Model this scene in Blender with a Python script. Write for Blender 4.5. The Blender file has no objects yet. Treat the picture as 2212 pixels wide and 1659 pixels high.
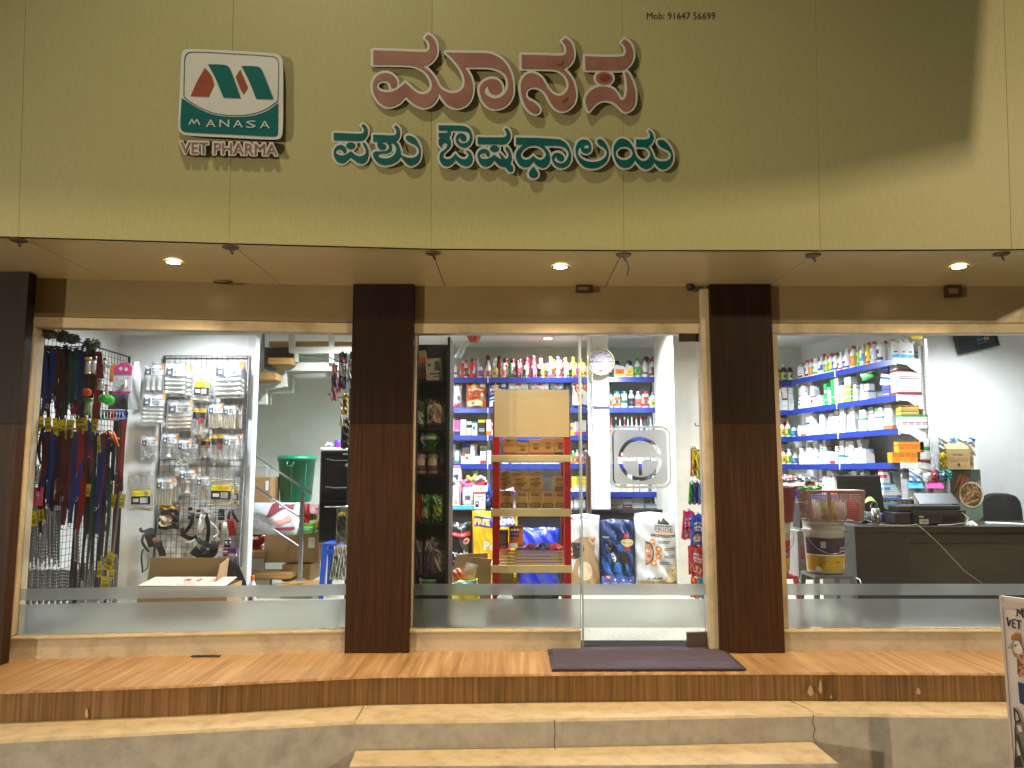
import bpy,bmesh,math,random
import numpy as np
from mathutils import Vector,Matrix
from mathutils.geometry import tessellate_polygon
random.seed(7)
R=math.radians
S=bpy.context.scene
COL=S.collection
# ---------------------------------------------------------------- camera
CAMY,CAMZ,TILT,FPX=-5.2,1.15,6.6,1661.0
cam=bpy.data.cameras.new("camera");camo=bpy.data.objects.new("camera",cam);COL.objects.link(camo)
camo.location=(0,CAMY,CAMZ);camo.rotation_euler=(R(90+TILT),0,0)
cam.sensor_width=36;cam.lens=36*FPX/2212;cam.clip_start=.05;cam.clip_end=400
S.camera=camo
# ---------------------------------------------------------------- world (night)
W=bpy.data.worlds.new("World");S.world=W;W.use_nodes=True
wn=W.node_tree;bg=wn.nodes["Background"]
bg.inputs[0].default_value=(.84,.84,.72,1);bg.inputs[1].default_value=.10
S.view_settings.view_transform='Standard';S.view_settings.look='None'
S.view_settings.exposure=0;S.view_settings.gamma=1
S.render.engine='CYCLES'
cy=S.cycles
cy.use_denoising=True
try:cy.denoiser='OPENIMAGEDENOISE';cy.denoising_input_passes='RGB_ALBEDO_NORMAL';cy.denoising_prefilter='ACCURATE'
except Exception:pass
cy.max_bounces=9;cy.diffuse_bounces=4;cy.glossy_bounces=3;cy.transmission_bounces=5
cy.transparent_max_bounces=20;cy.caustics_reflective=False;cy.caustics_refractive=False
cy.sample_clamp_indirect=4;cy.blur_glossy=1.0
# ---------------------------------------------------------------- lamps
def lamp(kind,name,loc,target,power,col,size=.05,cone=120,blend=.5,sy=None):
 l=bpy.data.lights.new(name,kind);l.energy=power;l.color=col
 o=bpy.data.objects.new(name,l);COL.objects.link(o);o.location=loc
 o.rotation_euler=(Vector(target)-Vector(loc)).to_track_quat('-Z','Y').to_euler()
 if kind=='SPOT':l.spot_size=R(cone);l.spot_blend=blend;l.shadow_soft_size=size
 elif kind=='AREA':
  l.size=size
  if sy:l.shape='RECTANGLE';l.size_y=sy
 else:l.shadow_soft_size=size
 return o
WARM=(1,.755,.49);COOL=(.87,.93,1.0)
SOFFIT_LAMPS=[(-2.05,-.66),(.30,-.55),(2.77,-.55)]
CEIL_LAMPS=[(-2.6,.95),(-1.62,1.75),(-.62,1.35),(.42,3.02),(.35,1.5),(1.12,2.1),(2.45,2.2),(2.6,1.1),(4.05,1.15),(.15,.22),(2.35,.30),(-1.05,2.3)]  # last three: unseen lamps added to brighten window fronts and stair corner
ZS,ZC=2.42,2.60
for x,y in SOFFIT_LAMPS:
 lamp('SPOT','downlight_beam',(x,y,ZS-.03),(x,y,0),205,WARM,.035,134,1.0)
POW=[24,34,24,40,26,46,60,40,26,9,6,30]
for (x,y),p in zip(CEIL_LAMPS,POW):
 t=(x,y,0)
 if p==30 and x<-2:t=(x+.02,y+.35,0)
 lamp('SPOT','ceiling_beam',(x,y,ZC-.03),t,p*7.4,COOL,.04,158,1.0)
# unseen lamps added to light fascia and steps, the first past an added board
ADDED_LAMP=(12,-16,6.5)
lamp('AREA','added_side_light',ADDED_LAMP,(-1,-1,2.7),1150,(1,.78,.45),.25,sy=.7)
lamp('SPOT','added_top_light',(-1.5,-4.1,7.0),(-.35,-1.0,1.4),420,(1,.92,.66),.12,75,1.0)
lamp('SPOT','added_front_fill',(-11,-11.5,1.5),(.4,-.8,.2),3700,(1,.90,.72),.12,46,1.0)  # low fill added to brighten risers and soffit
# ---------------------------------------------------------------- picture point -> place
CTILT,STILT=math.cos(R(TILT)),math.sin(R(TILT))
def ray(u,v):
 a,b=(u-1106)/FPX,(829.5-v)/FPX
 return Vector((a,CTILT-b*STILT,STILT+b*CTILT))
def P(u,v,Y):
 d=ray(u,v);return Vector((0,CAMY,CAMZ))+d*((Y-CAMY)/d.y)
def PZ(u,v,z):
 d=ray(u,v);return Vector((0,CAMY,CAMZ))+d*((z-CAMZ)/d.z)
def PX(u,v,X):
 d=ray(u,v);return Vector((0,CAMY,CAMZ))+d*(X/d.x)
def PP(u,v,p0,n):
 d=ray(u,v);o=Vector((0,CAMY,CAMZ));return o+d*((p0-o).dot(n)/d.dot(n))
def RC(u0,v0,u1,v1,Y):
 a=P(u0,v1,Y);b=P(u1,v0,Y);c=P(u0,v0,Y);d=P(u1,v1,Y)
 return min(a.x,c.x)*.5+max(a.x,c.x)*.5,a.z,(b.x+d.x)/2,b.z
# ---------------------------------------------------------------- materials
def lin(h):
 h=h.lstrip('#');c=[int(h[i:i+2],16)/255 for i in (0,2,4)]
 return tuple((x/12.92 if x<=.04045 else ((x+.055)/1.055)**2.4) for x in c)+(1,)
_M={}
def nt(name):
 m=bpy.data.materials.new(name);m.use_nodes=True
 n=m.node_tree;return m,n,n.nodes["Principled BSDF"]
def mat(h,rough=.5,metal=0.,var=.10,scale=6.,bump=0.,bscale=40.,coat=0.,sheen=0.):
 k=(h,rough,metal,var,scale,bump,bscale,coat)
 if k in _M:return _M[k]
 m,n,b=nt('paint_'+h.strip('#'));c=lin(h)
 b.inputs['Roughness'].default_value=rough;b.inputs['Metallic'].default_value=metal
 b.inputs['Coat Weight'].default_value=coat
 tc=n.nodes.new('ShaderNodeTexCoord');no=n.nodes.new('ShaderNodeTexNoise')
 no.inputs['Scale'].default_value=scale;no.inputs['Detail'].default_value=5
 n.links.new(tc.outputs['Object'],no.inputs['Vector'])
 mx=n.nodes.new('ShaderNodeMix');mx.data_type='RGBA'
 mx.inputs[6].default_value=tuple(x*(1-var) for x in c[:3])+(1,)
 mx.inputs[7].default_value=tuple(min(1,x*(1+var)) for x in c[:3])+(1,)
 n.links.new(no.outputs['Fac'],mx.inputs[0]);n.links.new(mx.outputs[2],b.inputs['Base Color'])
 if bump:
  n2=n.nodes.new('ShaderNodeTexNoise');n2.inputs['Scale'].default_value=bscale;n2.inputs['Detail'].default_value=3
  n.links.new(tc.outputs['Object'],n2.inputs['Vector'])
  bp=n.nodes.new('ShaderNodeBump');bp.inputs['Strength'].default_value=bump;bp.inputs['Distance'].default_value=.01
  n.links.new(n2.outputs['Fac'],bp.inputs['Height']);n.links.new(bp.outputs['Normal'],b.inputs['Normal'])
 _M[k]=m;return m
def foil(h):return mat(h,.22,0,.12,5,.55,22,.25)
def card(h):return mat(h,.62,0,.06,9)
def streak(name,cols,sc,rough=.4,bump=.1,det=6,big=1.2,coat=0,stops=(.30,.5,.72)):
 """long streaks: sc = scale per axis (small = long that way)"""
 if name in _M:return _M[name]
 m,n,b=nt(name);b.inputs['Roughness'].default_value=rough;b.inputs['Coat Weight'].default_value=coat
 tc=n.nodes.new('ShaderNodeTexCoord');mp=n.nodes.new('ShaderNodeMapping');mp.inputs['Scale'].default_value=sc
 n.links.new(tc.outputs['Object'],mp.inputs['Vector'])
 no=n.nodes.new('ShaderNodeTexNoise');no.inputs['Scale'].default_value=1;no.inputs['Detail'].default_value=det;no.inputs['Roughness'].default_value=.65
 no.inputs['Distortion'].default_value=.35
 n.links.new(mp.outputs[0],no.inputs['Vector'])
 n3=n.nodes.new('ShaderNodeTexNoise');n3.inputs['Scale'].default_value=big;n3.inputs['Detail'].default_value=3
 n.links.new(tc.outputs['Object'],n3.inputs['Vector'])
 ad=n.nodes.new('ShaderNodeMath');ad.operation='MULTIPLY_ADD';ad.inputs[1].default_value=.25;ad.inputs[2].default_value=-.125
 n.links.new(n3.outputs['Fac'],ad.inputs[0])
 a2=n.nodes.new('ShaderNodeMath');a2.operation='ADD'
 n.links.new(ad.outputs[0],a2.inputs[0]);n.links.new(no.outputs['Fac'],a2.inputs[1])
 rp=n.nodes.new('ShaderNodeValToRGB');e=rp.color_ramp.elements
 e[0].position=stops[0];e[0].color=lin(cols[0]);e[1].position=stops[2];e[1].color=lin(cols[2])
 q=e.new(stops[1]);q.color=lin(cols[1])
 n.links.new(a2.outputs[0],rp.inputs[0]);n.links.new(rp.outputs[0],b.inputs['Base Color'])
 if bump:
  bp=n.nodes.new('ShaderNodeBump');bp.inputs['Strength'].default_value=bump;bp.inputs['Distance'].default_value=.006
  n.links.new(no.outputs['Fac'],bp.inputs['Height']);n.links.new(bp.outputs['Normal'],b.inputs['Normal'])
 _M[name]=m;return m
def stained(name,base,dirt,rough=.7,scale=3.,lo=.45,hi=.7,bump=.25,bscale=60.):
 if name in _M:return _M[name]
 m,n,b=nt(name);b.inputs['Roughness'].default_value=rough
 tc=n.nodes.new('ShaderNodeTexCoord');no=n.nodes.new('ShaderNodeTexNoise')
 no.inputs['Scale'].default_value=scale;no.inputs['Detail'].default_value=8;no.inputs['Roughness'].default_value=.62
 n.links.new(tc.outputs['Object'],no.inputs['Vector'])
 rp=n.nodes.new('ShaderNodeValToRGB');e=rp.color_ramp.elements
 e[0].position=lo;e[0].color=lin(base);e[1].position=hi;e[1].color=lin(dirt)
 n.links.new(no.outputs['Fac'],rp.inputs[0]);n.links.new(rp.outputs[0],b.inputs['Base Color'])
 n2=n.nodes.new('ShaderNodeTexNoise');n2.inputs['Scale'].default_value=bscale;n2.inputs['Detail'].default_value=4
 n.links.new(tc.outputs['Object'],n2.inputs['Vector'])
 bp=n.nodes.new('ShaderNodeBump');bp.inputs['Strength'].default_value=bump;bp.inputs['Distance'].default_value=.01
 n.links.new(n2.outputs['Fac'],bp.inputs['Height']);n.links.new(bp.outputs['Normal'],b.inputs['Normal'])
 _M[name]=m;return m
def emit(name,col,s):
 m=bpy.data.materials.new(name);m.use_nodes=True;n=m.node_tree;n.nodes.clear()
 e=n.nodes.new('ShaderNodeEmission');e.inputs[0].default_value=tuple(col)+(1,);e.inputs[1].default_value=s
 o=n.nodes.new('ShaderNodeOutputMaterial');n.links.new(e.outputs[0],o.inputs[0]);return m
def thin_glass(name,tint,refl=1.0,dirt=0.0):
 m=bpy.data.materials.new(name);m.use_nodes=True;n=m.node_tree;n.nodes.clear();L=n.links.new
 t=n.nodes.new('ShaderNodeBsdfTransparent');t.inputs[0].default_value=tint
 g=n.nodes.new('ShaderNodeBsdfGlossy');g.inputs['Roughness'].default_value=.03
 f=n.nodes.new('ShaderNodeFresnel');f.inputs[0].default_value=1.4
 k=n.nodes.new('ShaderNodeMath');k.operation='MULTIPLY';k.inputs[1].default_value=refl;L(f.outputs[0],k.inputs[0])
 mx=n.nodes.new('ShaderNodeMixShader');L(k.outputs[0],mx.inputs[0]);L(t.outputs[0],mx.inputs[1]);L(g.outputs[0],mx.inputs[2])
 o=n.nodes.new('ShaderNodeOutputMaterial');last=mx
 if dirt:
  tc=n.nodes.new('ShaderNodeTexCoord');no=n.nodes.new('ShaderNodeTexNoise');no.inputs['Scale'].default_value=2.2;no.inputs['Detail'].default_value=9
  L(tc.outputs['Object'],no.inputs['Vector'])
  rp=n.nodes.new('ShaderNodeMapRange');rp.inputs[1].default_value=.5;rp.inputs[2].default_value=.8;rp.inputs[3].default_value=.006;rp.inputs[4].default_value=dirt
  L(no.outputs['Fac'],rp.inputs[0])
  d=n.nodes.new('ShaderNodeBsdfDiffuse');d.inputs[0].default_value=(.7,.7,.68,1)
  m2=n.nodes.new('ShaderNodeMixShader');L(rp.outputs[0],m2.inputs[0]);L(mx.outputs[0],m2.inputs[1]);L(d.outputs[0],m2.inputs[2]);last=m2
 L(last.outputs[0],o.inputs[0]);return m
def frost(name,clear=.3):
 m=bpy.data.materials.new(name);m.use_nodes=True;n=m.node_tree;n.nodes.clear();L=n.links.new
 r=n.nodes.new('ShaderNodeBsdfRefraction');r.inputs['Roughness'].default_value=.55;r.inputs['IOR'].default_value=1.13;r.inputs[0].default_value=(.95,.96,.95,1)
 t=n.nodes.new('ShaderNodeBsdfTranslucent');t.inputs[0].default_value=(.58,.59,.56,1)
 d=n.nodes.new('ShaderNodeBsdfDiffuse');d.inputs[0].default_value=(.46,.45,.40,1)
 tc=n.nodes.new('ShaderNodeTexCoord');no=n.nodes.new('ShaderNodeTexNoise');no.inputs['Scale'].default_value=2.6;no.inputs['Detail'].default_value=7
 L(tc.outputs['Object'],no.inputs['Vector'])
 rp=n.nodes.new('ShaderNodeMapRange');rp.inputs[1].default_value=.3;rp.inputs[2].default_value=.7;rp.inputs[3].default_value=.16;rp.inputs[4].default_value=.5
 L(no.outputs['Fac'],rp.inputs[0])
 a=n.nodes.new('ShaderNodeMixShader');L(rp.outputs[0],a.inputs[0]);L(t.outputs[0],a.inputs[1]);L(d.outputs[0],a.inputs[2])
 b=n.nodes.new('ShaderNodeMixShader');b.inputs[0].default_value=clear;L(a.outputs[0],b.inputs[1]);L(r.outputs[0],b.inputs[2])
 o=n.nodes.new('ShaderNodeOutputMaterial');L(b.outputs[0],o.inputs[0]);return m
def film(name,col,body=.10):
 """clear plastic packaging film"""
 if name in _M:return _M[name]
 m=bpy.data.materials.new(name);m.use_nodes=True;n=m.node_tree;n.nodes.clear();L=n.links.new
 t=n.nodes.new('ShaderNodeBsdfTransparent');t.inputs[0].default_value=col
 g=n.nodes.new('ShaderNodeBsdfGlossy');g.inputs['Roughness'].default_value=.12
 d=n.nodes.new('ShaderNodeBsdfDiffuse');d.inputs[0].default_value=(.8,.82,.85,1)
 tc=n.nodes.new('ShaderNodeTexCoord');no=n.nodes.new('ShaderNodeTexNoise');no.inputs['Scale'].default_value=30;no.inputs['Detail'].default_value=4
 L(tc.outputs['Object'],no.inputs['Vector'])
 bp=n.nodes.new('ShaderNodeBump');bp.inputs['Strength'].default_value=.9;bp.inputs['Distance'].default_value=.012;L(no.outputs['Fac'],bp.inputs['Height']);L(bp.outputs[0],g.inputs['Normal'])
 a=n.nodes.new('ShaderNodeMixShader');a.inputs[0].default_value=.22;L(t.outputs[0],a.inputs[1]);L(g.outputs[0],a.inputs[2])
 b=n.nodes.new('ShaderNodeMixShader');b.inputs[0].default_value=body;L(a.outputs[0],b.inputs[1]);L(d.outputs[0],b.inputs[2])
 o=n.nodes.new('ShaderNodeOutputMaterial');L(b.outputs[0],o.inputs[0]);_M[name]=m;return m
# ---------------------------------------------------------------- mesh helpers
class MB:
 def __init__(s):s.v=[];s.f=[];s.m=[];s.s=[]
 def add(s,vs,fs,mi=0,sm=False):
  o=len(s.v);s.v+=[tuple(p) for p in vs]
  for f in fs:s.f.append(tuple(o+i for i in f));s.m.append(mi);s.s.append(sm)
  return s
 def box(s,x0,y0,z0,x1,y1,z1,mi=0):
  if x0>x1:x0,x1=x1,x0
  if y0>y1:y0,y1=y1,y0
  if z0>z1:z0,z1=z1,z0
  return s.add([(x0,y0,z0),(x1,y0,z0),(x1,y1,z0),(x0,y1,z0),(x0,y0,z1),(x1,y0,z1),(x1,y1,z1),(x0,y1,z1)],
                     [(0,3,2,1),(4,5,6,7),(0,1,5,4),(1,2,6,5),(2,3,7,6),(3,0,4,7)],mi)
 def hexa(s,b,t,mi=0):
  return s.add(list(b)+list(t),[(0,3,2,1),(4,5,6,7),(0,1,5,4),(1,2,6,5),(2,3,7,6),(3,0,4,7)],mi)
 def tube(s,pts,r,n=8,mi=0,closed=False):
  pts=[Vector(p) for p in pts];k=len(pts);vs=[];rr=r if hasattr(r,'__len__') else [r]*k
  for i,p in enumerate(pts):
   a=pts[i-1] if (i or closed) else p;b=pts[(i+1)%k] if (i<k-1 or closed) else p
   t=(b-a).normalized() if (b-a).length>1e-9 else Vector((0,0,1))
   x=t.cross(Vector((0,0,1)) if abs(t.z)<.95 else Vector((0,1,0))).normalized();y=t.cross(x)
   vs+=[p+(x*math.cos(2*math.pi*j/n)+y*math.sin(2*math.pi*j/n))*rr[i] for j in range(n)]
  fs=[(i*n+j,i*n+(j+1)%n,((i+1)%k)*n+(j+1)%n,((i+1)%k)*n+j) for i in range(k if closed else k-1) for j in range(n)]
  s.add(vs,fs,mi,True)
  if not closed:s.add(vs[:n],[tuple(range(n))[::-1]],mi);s.add(vs[-n:],[tuple(range(n))],mi)
  return s
 def lathe(s,prof,c=(0,0,0),n=20,mi=0,sx=1,sy=1,cap=(1,1),a0=0.,a1=2*math.pi):
  vs=[];k=len(prof);full=abs(a1-a0-2*math.pi)<1e-6;nn=n if full else n+1
  for r,z in prof:
   vs+=[(c[0]+sx*r*math.cos(a0+(a1-a0)*j/n),c[1]+sy*r*math.sin(a0+(a1-a0)*j/n),c[2]+z) for j in range(nn)]
  fs=[(i*nn+j,i*nn+(j+1)%nn,(i+1)*nn+(j+1)%nn,(i+1)*nn+j) for i in range(k-1) for j in range(n)]
  if full and cap[0]:fs.append(tuple(range(nn))[::-1])
  if full and cap[1]:fs.append(tuple(range((k-1)*nn,k*nn)))
  return s.add(vs,fs,mi,True)
 def prism(s,poly,y0,y1,mi=0):
  n=len(poly);a=sum(poly[i][0]*poly[(i+1)%n][1]-poly[(i+1)%n][0]*poly[i][1] for i in range(n))
  if a<0:poly=poly[::-1]
  vs=[(x,y0,z) for x,z in poly]+[(x,y1,z) for x,z in poly]
  return s.add(vs,[tuple(range(n)),tuple(range(n,2*n))[::-1]]+[(i+n,(i+1)%n+n,(i+1)%n,i) for i in range(n)],mi)
 def surf(s,fn,nu,nv,mi=0,sm=True):
  vs=[fn(i/nu,j/nv) for j in range(nv+1) for i in range(nu+1)]
  return s.add(vs,[(j*(nu+1)+i,j*(nu+1)+i+1,(j+1)*(nu+1)+i+1,(j+1)*(nu+1)+i) for j in range(nv) for i in range(nu)],mi,sm)
 def build(s,name,mats,parent=None,loc=None,bevel=0,seg=2,world=False):
  """loc: own origin (verts are given in the same frame as loc); world: verts are world, parent is an unrotated thing"""
  if not isinstance(mats,(list,tuple)):mats=[mats]
  me=bpy.data.meshes.new(name);off=Vector(loc) if loc is not None else Vector((0,0,0))
  if world and parent is not None:
   q=parent
   while q is not None:off=off+q.location;q=q.parent
  me.from_pydata([tuple(Vector(p)-off) for p in s.v],[],s.f)
  for m in mats:me.materials.append(m)
  me.polygons.foreach_set('material_index',s.m);me.polygons.foreach_set('use_smooth',s.s)
  if bevel:
   b=bmesh.new();b.from_mesh(me)
   es=[e for e in b.edges if len(e.link_faces)==2 and e.calc_face_angle(0)>.6]
   bmesh.ops.bevel(b,geom=es,offset=bevel,segments=seg,affect='EDGES',profile=.5,clamp_overlap=True)
   b.to_mesh(me);b.free()
  me.update()
  o=bpy.data.objects.new(name,me);COL.objects.link(o)
  if loc is not None:o.location=loc
  if parent is not None:o.parent=parent
  return o
_LAB={}
def tag(o,label,cat,group=None):
 o['label']=label;o['category']=cat
 if group:o['group']=group
 if label in _LAB and not (group and group==_LAB[label]):print('DUPLICATE LABEL',label)
 _LAB[label]=group
 w=len(label.split())
 if w<4 or w>16:print('LABEL LENGTH',w,label)
 return o
def thing(name,label,cat,loc=(0,0,0),group=None,rz=0,rot=None):
 o=bpy.data.objects.new(name,None);COL.objects.link(o);o.location=loc;o.empty_display_size=.05
 o.rotation_euler=rot if rot else (0,0,rz)
 return tag(o,label,cat,group)
def struct(o):o['kind']='structure';return o
def part(mb,name,mats,t,**k):return mb.build(name,mats,t,world=True,**k)
ORD='first second third fourth fifth sixth seventh eighth ninth tenth eleventh twelfth thirteenth fourteenth fifteenth sixteenth seventeenth eighteenth nineteenth twentieth'.split()
def nth(i):return ORD[i] if i<20 else ('twenty-'+ORD[i-20] if i<29 else 'thirtieth' if i==29 else 'thirty-'+ORD[i-30])
_T={}
def text2d(s,bold=0.):
 """letters as flat polygons: unit cap size, centred; returns verts, faces"""
 k=(s,bold)
 if k in _T:return _T[k]
 c=bpy.data.curves.new('t','FONT');c.body=s;c.size=1;c.align_x='CENTER';c.align_y='CENTER';c.resolution_u=2;c.offset=bold
 o=bpy.data.objects.new('t',c);COL.objects.link(o)
 dg=bpy.context.evaluated_depsgraph_get();dg.update();e=o.evaluated_get(dg);me=e.to_mesh()
 vs=[(p.co.x,p.co.y) for p in me.vertices];fs=[tuple(p.vertices) for p in me.polygons]
 e.to_mesh_clear();bpy.data.objects.remove(o);bpy.data.curves.remove(c)
 if vs:
  xs=[p[0] for p in vs];ys=[p[1] for p in vs];cx=(min(xs)+max(xs))/2;cy_=(min(ys)+max(ys))/2
  vs=[(x-cx,y-cy_) for x,y in vs]
 _T[k]=(vs,fs);return _T[k]
def tess(polys):
 """polygon with holes -> verts2d, faces"""
 vs=[p for q in polys for p in q]
 tr=tessellate_polygon([[Vector((x,y,0)) for x,y in q] for q in polys])
 out=[]
 for a,b,c in tr:
  A,B,C=vs[a],vs[b],vs[c]
  out.append((a,b,c) if (B[0]-A[0])*(C[1]-A[1])-(B[1]-A[1])*(C[0]-A[0])>0 else (a,c,b))
 return vs,out
class Deco:
 """flat print on a surface: fm(x, z, lift) -> point in the thing's frame"""
 def __init__(s,fm,sub=0):s.fm=fm;s.sub=sub;s.mb=MB();s.mats=[];s.k=0
 def mi(s,m):
  if m not in s.mats:s.mats.append(m)
  return s.mats.index(m)
 def raw(s,vs,fs,m):
  s.k+=1;l=.0012+.0004*s.k
  if s.sub:
   tri=[(f[0],f[i],f[i+1]) for f in fs for i in range(1,len(f)-1)];vs=list(vs);out=[];mid={}
   while tri:
    f=tri.pop();e=max(range(3),key=lambda k:(vs[f[k]][0]-vs[f[(k+1)%3]][0])**2+(vs[f[k]][1]-vs[f[(k+1)%3]][1])**2);a,b,c=f[e],f[(e+1)%3],f[(e+2)%3]
    if math.dist(vs[a],vs[b])<s.sub:out.append(f);continue
    key=(min(a,b),max(a,b))
    if key not in mid:mid[key]=len(vs);vs.append(((vs[a][0]+vs[b][0])/2,(vs[a][1]+vs[b][1])/2))
    tri+=[(a,mid[key],c),(mid[key],b,c)]
   fs=out
  s.mb.add([s.fm(x,z,l) for x,z in vs],fs,s.mi(m));return s
 def rect(s,x0,z0,x1,z1,m,n=1):
  vs=[(x0+(x1-x0)*i/n,z0+(z1-z0)*j/n) for j in range(n+1) for i in range(n+1)]
  return s.raw(vs,[(j*(n+1)+i,j*(n+1)+i+1,(j+1)*(n+1)+i+1,(j+1)*(n+1)+i) for j in range(n) for i in range(n)],m)
 def poly(s,pts,m):vs,fs=tess([pts]);return s.raw(vs,fs,m)
 def ell(s,x,z,rx,rz,m,n=16):return s.poly([(x+rx*math.cos(2*math.pi*i/n),z+rz*math.sin(2*math.pi*i/n)) for i in range(n)],m)
 def text(s,t,x,z,w,m,h=None,bold=.0,rot=0):
  vs,fs=text2d(t,bold)
  if not vs:return s
  tw=max(p[0] for p in vs)-min(p[0] for p in vs);th=max(p[1] for p in vs)-min(p[1] for p in vs)
  kx=w/tw;kz=h/th if h else kx;c,sn=math.cos(rot),math.sin(rot)
  return s.raw([(x+c*a*kx-sn*b*kz,z+sn*a*kx+c*b*kz) for a,b in vs],fs,m)
 def lines(s,x0,x1,z1,n,dz,m,jit=.3):
  for i in range(n):s.rect(x0,z1-i*dz-dz*.45,x1-(x1-x0)*random.random()*jit,z1-i*dz,m)
  return s
 def build(s,name,t):return s.mb.build(name,s.mats,t)
WHITE=card('#E9E9E6');INK=card('#22232B');RED=card('#B3202A');GREY=card('#8A8C90')
GLASS=thin_glass('shop_glass',(.97,.985,.98,1),.8,.022);FROST=frost('frosted_film',.64);CLEAR=film('clear_film',(.96,.97,.98,1))
CHROME=mat('#C9CBCE',.16,1.0,.04);STEEL=mat('#A9ACB0',.3,.9,.05);BLACKM=mat('#16171A',.45,0,.1)
# ================================================================ BUILDING
FASC=streak('brushed_gold_cladding',['#A8A06A','#B0A874','#B8B07C'],(260,260,5),.42,.06,3,.6,0)
SOFM=mat('#F3E6B8',.28,0,.05,2.0,.02,20,.3)
HEAD=stained('header_paint','#93805A','#84714E',.30,1.6,.4,.8,.10,26)
FRAMEP=stained('cream_frame_paint','#C9B795','#8F7F62',.45,3.5,.48,.78,.18,45)
SILLP=stained('cream_sill_paint','#C2B29A','#A39277',.55,4.5,.46,.72,.35,60)
PILT=streak('pillar_laminate_top',['#1C1009','#26160C','#321E12'],(70,70,1.6),.5,.05,6,1.0,0)
PILB=streak('pillar_laminate_base',['#2A190E','#3A2413','#4C301B'],(70,70,1.6),.5,.05,6,1.0,0)
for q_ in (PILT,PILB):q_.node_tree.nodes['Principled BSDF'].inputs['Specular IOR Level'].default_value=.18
FLOORW=streak('wood_look_tile',['#8E6A44','#B18A5C','#D0AE82'],(24,.8,24),.34,.08,10,2.2,.05)
RISERW=streak('wood_look_riser',['#53391C','#7D5A33','#9C784C'],(60,60,1.2),.42,.08,7,1.6,.05)
CEMENT=stained('bare_cement','#BDB4A8','#A2988C',.85,9,.40,.72,.6,30)
LEDGE=stained('yellow_cement_top','#C3AF8A','#A6936F',.8,11,.45,.75,.5,50)
PLASTER=stained('white_plaster','#EBEBE8','#D9D9D6',.8,2.2,.45,.8,.12,40)
PLASTG=stained('back_plaster','#D3D9CE','#BCC3B6',.8,2.0,.45,.8,.12,40)
CEILM=mat('#E6E5E3',.8,0,.05,3)
TILEF=stained('speckled_floor_tile','#B9B39F','#8E8876',.35,40,.45,.7,.05,60)
bld=thing('shop_building','single storey vet pharmacy shopfront with gold fascia and dark wood pillars','building')
# ---- facade line: the wing left of the first pillar turns a little towards the road
def Yw(x):return 0. if x>-1.2 else (x+1.2)*.115
# ---- fascia panels between the joints
JU=[(-330,502),(40,511.5),(495,525),(931,537),(1348,540),(1772,540),(2185,538),(2560,534)]
JB=[PZ(u,v,ZS) for u,v in JU]
LEAN,FH=math.tan(R(3.9)),2.0
for i in range(len(JB)-1):
 a,b=JB[i],JB[i+1];d=(b-a).normalized()*.0006;a=a+d;b=b-d;n=Vector((d.y,-d.x,0)).normalized()
 up=Vector((0,-LEAN*FH,FH));bk=-n*.03
 mb=MB();mb.hexa([a,b,b+bk,a+bk],[a+up,b+up,b+up+bk,a+up+bk])
 part(mb,'fascia_panel',FASC,bld,bevel=.0012)
mb=MB()
for i in range(len(JB)-1):
 a,b=JB[i]+Vector((0,.035,.012)),JB[i+1]+Vector((0,.035,.012));up=Vector((0,-LEAN*FH,FH))
 mb.add([a,b,b+up,a+up],[(0,1,2,3)])
part(mb,'fascia_backing',mat('#857C58',.8),bld)
mb=MB();mb.box(-6,-.75,4.38,6,4.2,4.5);part(mb,'roof_slab',CEMENT,bld)
# ---- soffit panels
for i in range(len(JB)-1):
 a,b=JB[i],JB[i+1];x0,x1=a.x+.003,b.x-.003
 def bx(p):return Vector((p.x,max(Yw(p.x),-.3)+.06,ZS))
 A,B=bx(a),bx(b);A.x+=.003;B.x-=.003
 lip=.05
 a0,b0=a+Vector((.003,.004,.0)),b+Vector((-.003,.004,.0));a1,b1=a0+Vector((0,lip,0)),b0+Vector((0,lip,0))
 mb=MB();up=Vector((0,0,.02))
 mb.hexa([a0,a1,b1,b0],[a0+up,a1+up,b1+up,b0+up]);up2=Vector((0,.006,.004))
 mb.hexa([a1+up2,A+Vector((0,0,.004)),B+Vector((0,0,.004)),b1+up2],[a1+up+up2,A+up,B+up,b1+up+up2])
 part(mb,'soffit_panel',SOFM,bld)
mb=MB();mb.box(-6,-.8,ZS+.05,6,.0,ZS+.07);part(mb,'soffit_backing',mat('#2A261C',.8),bld)
# ---- pillars: upper length darker than the browner lower length
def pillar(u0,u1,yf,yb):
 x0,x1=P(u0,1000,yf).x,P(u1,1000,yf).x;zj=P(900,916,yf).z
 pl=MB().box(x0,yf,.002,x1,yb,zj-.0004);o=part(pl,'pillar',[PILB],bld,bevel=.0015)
 up=MB().box(x0,yf,zj+.0004,x1,yb,ZS+.002);q=up.build('pillar_upper',[PILT],o,bevel=.0015)
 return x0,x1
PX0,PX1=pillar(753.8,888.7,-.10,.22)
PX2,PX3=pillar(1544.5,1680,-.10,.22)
pillar(-140,33,-.42,-.34)
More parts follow.
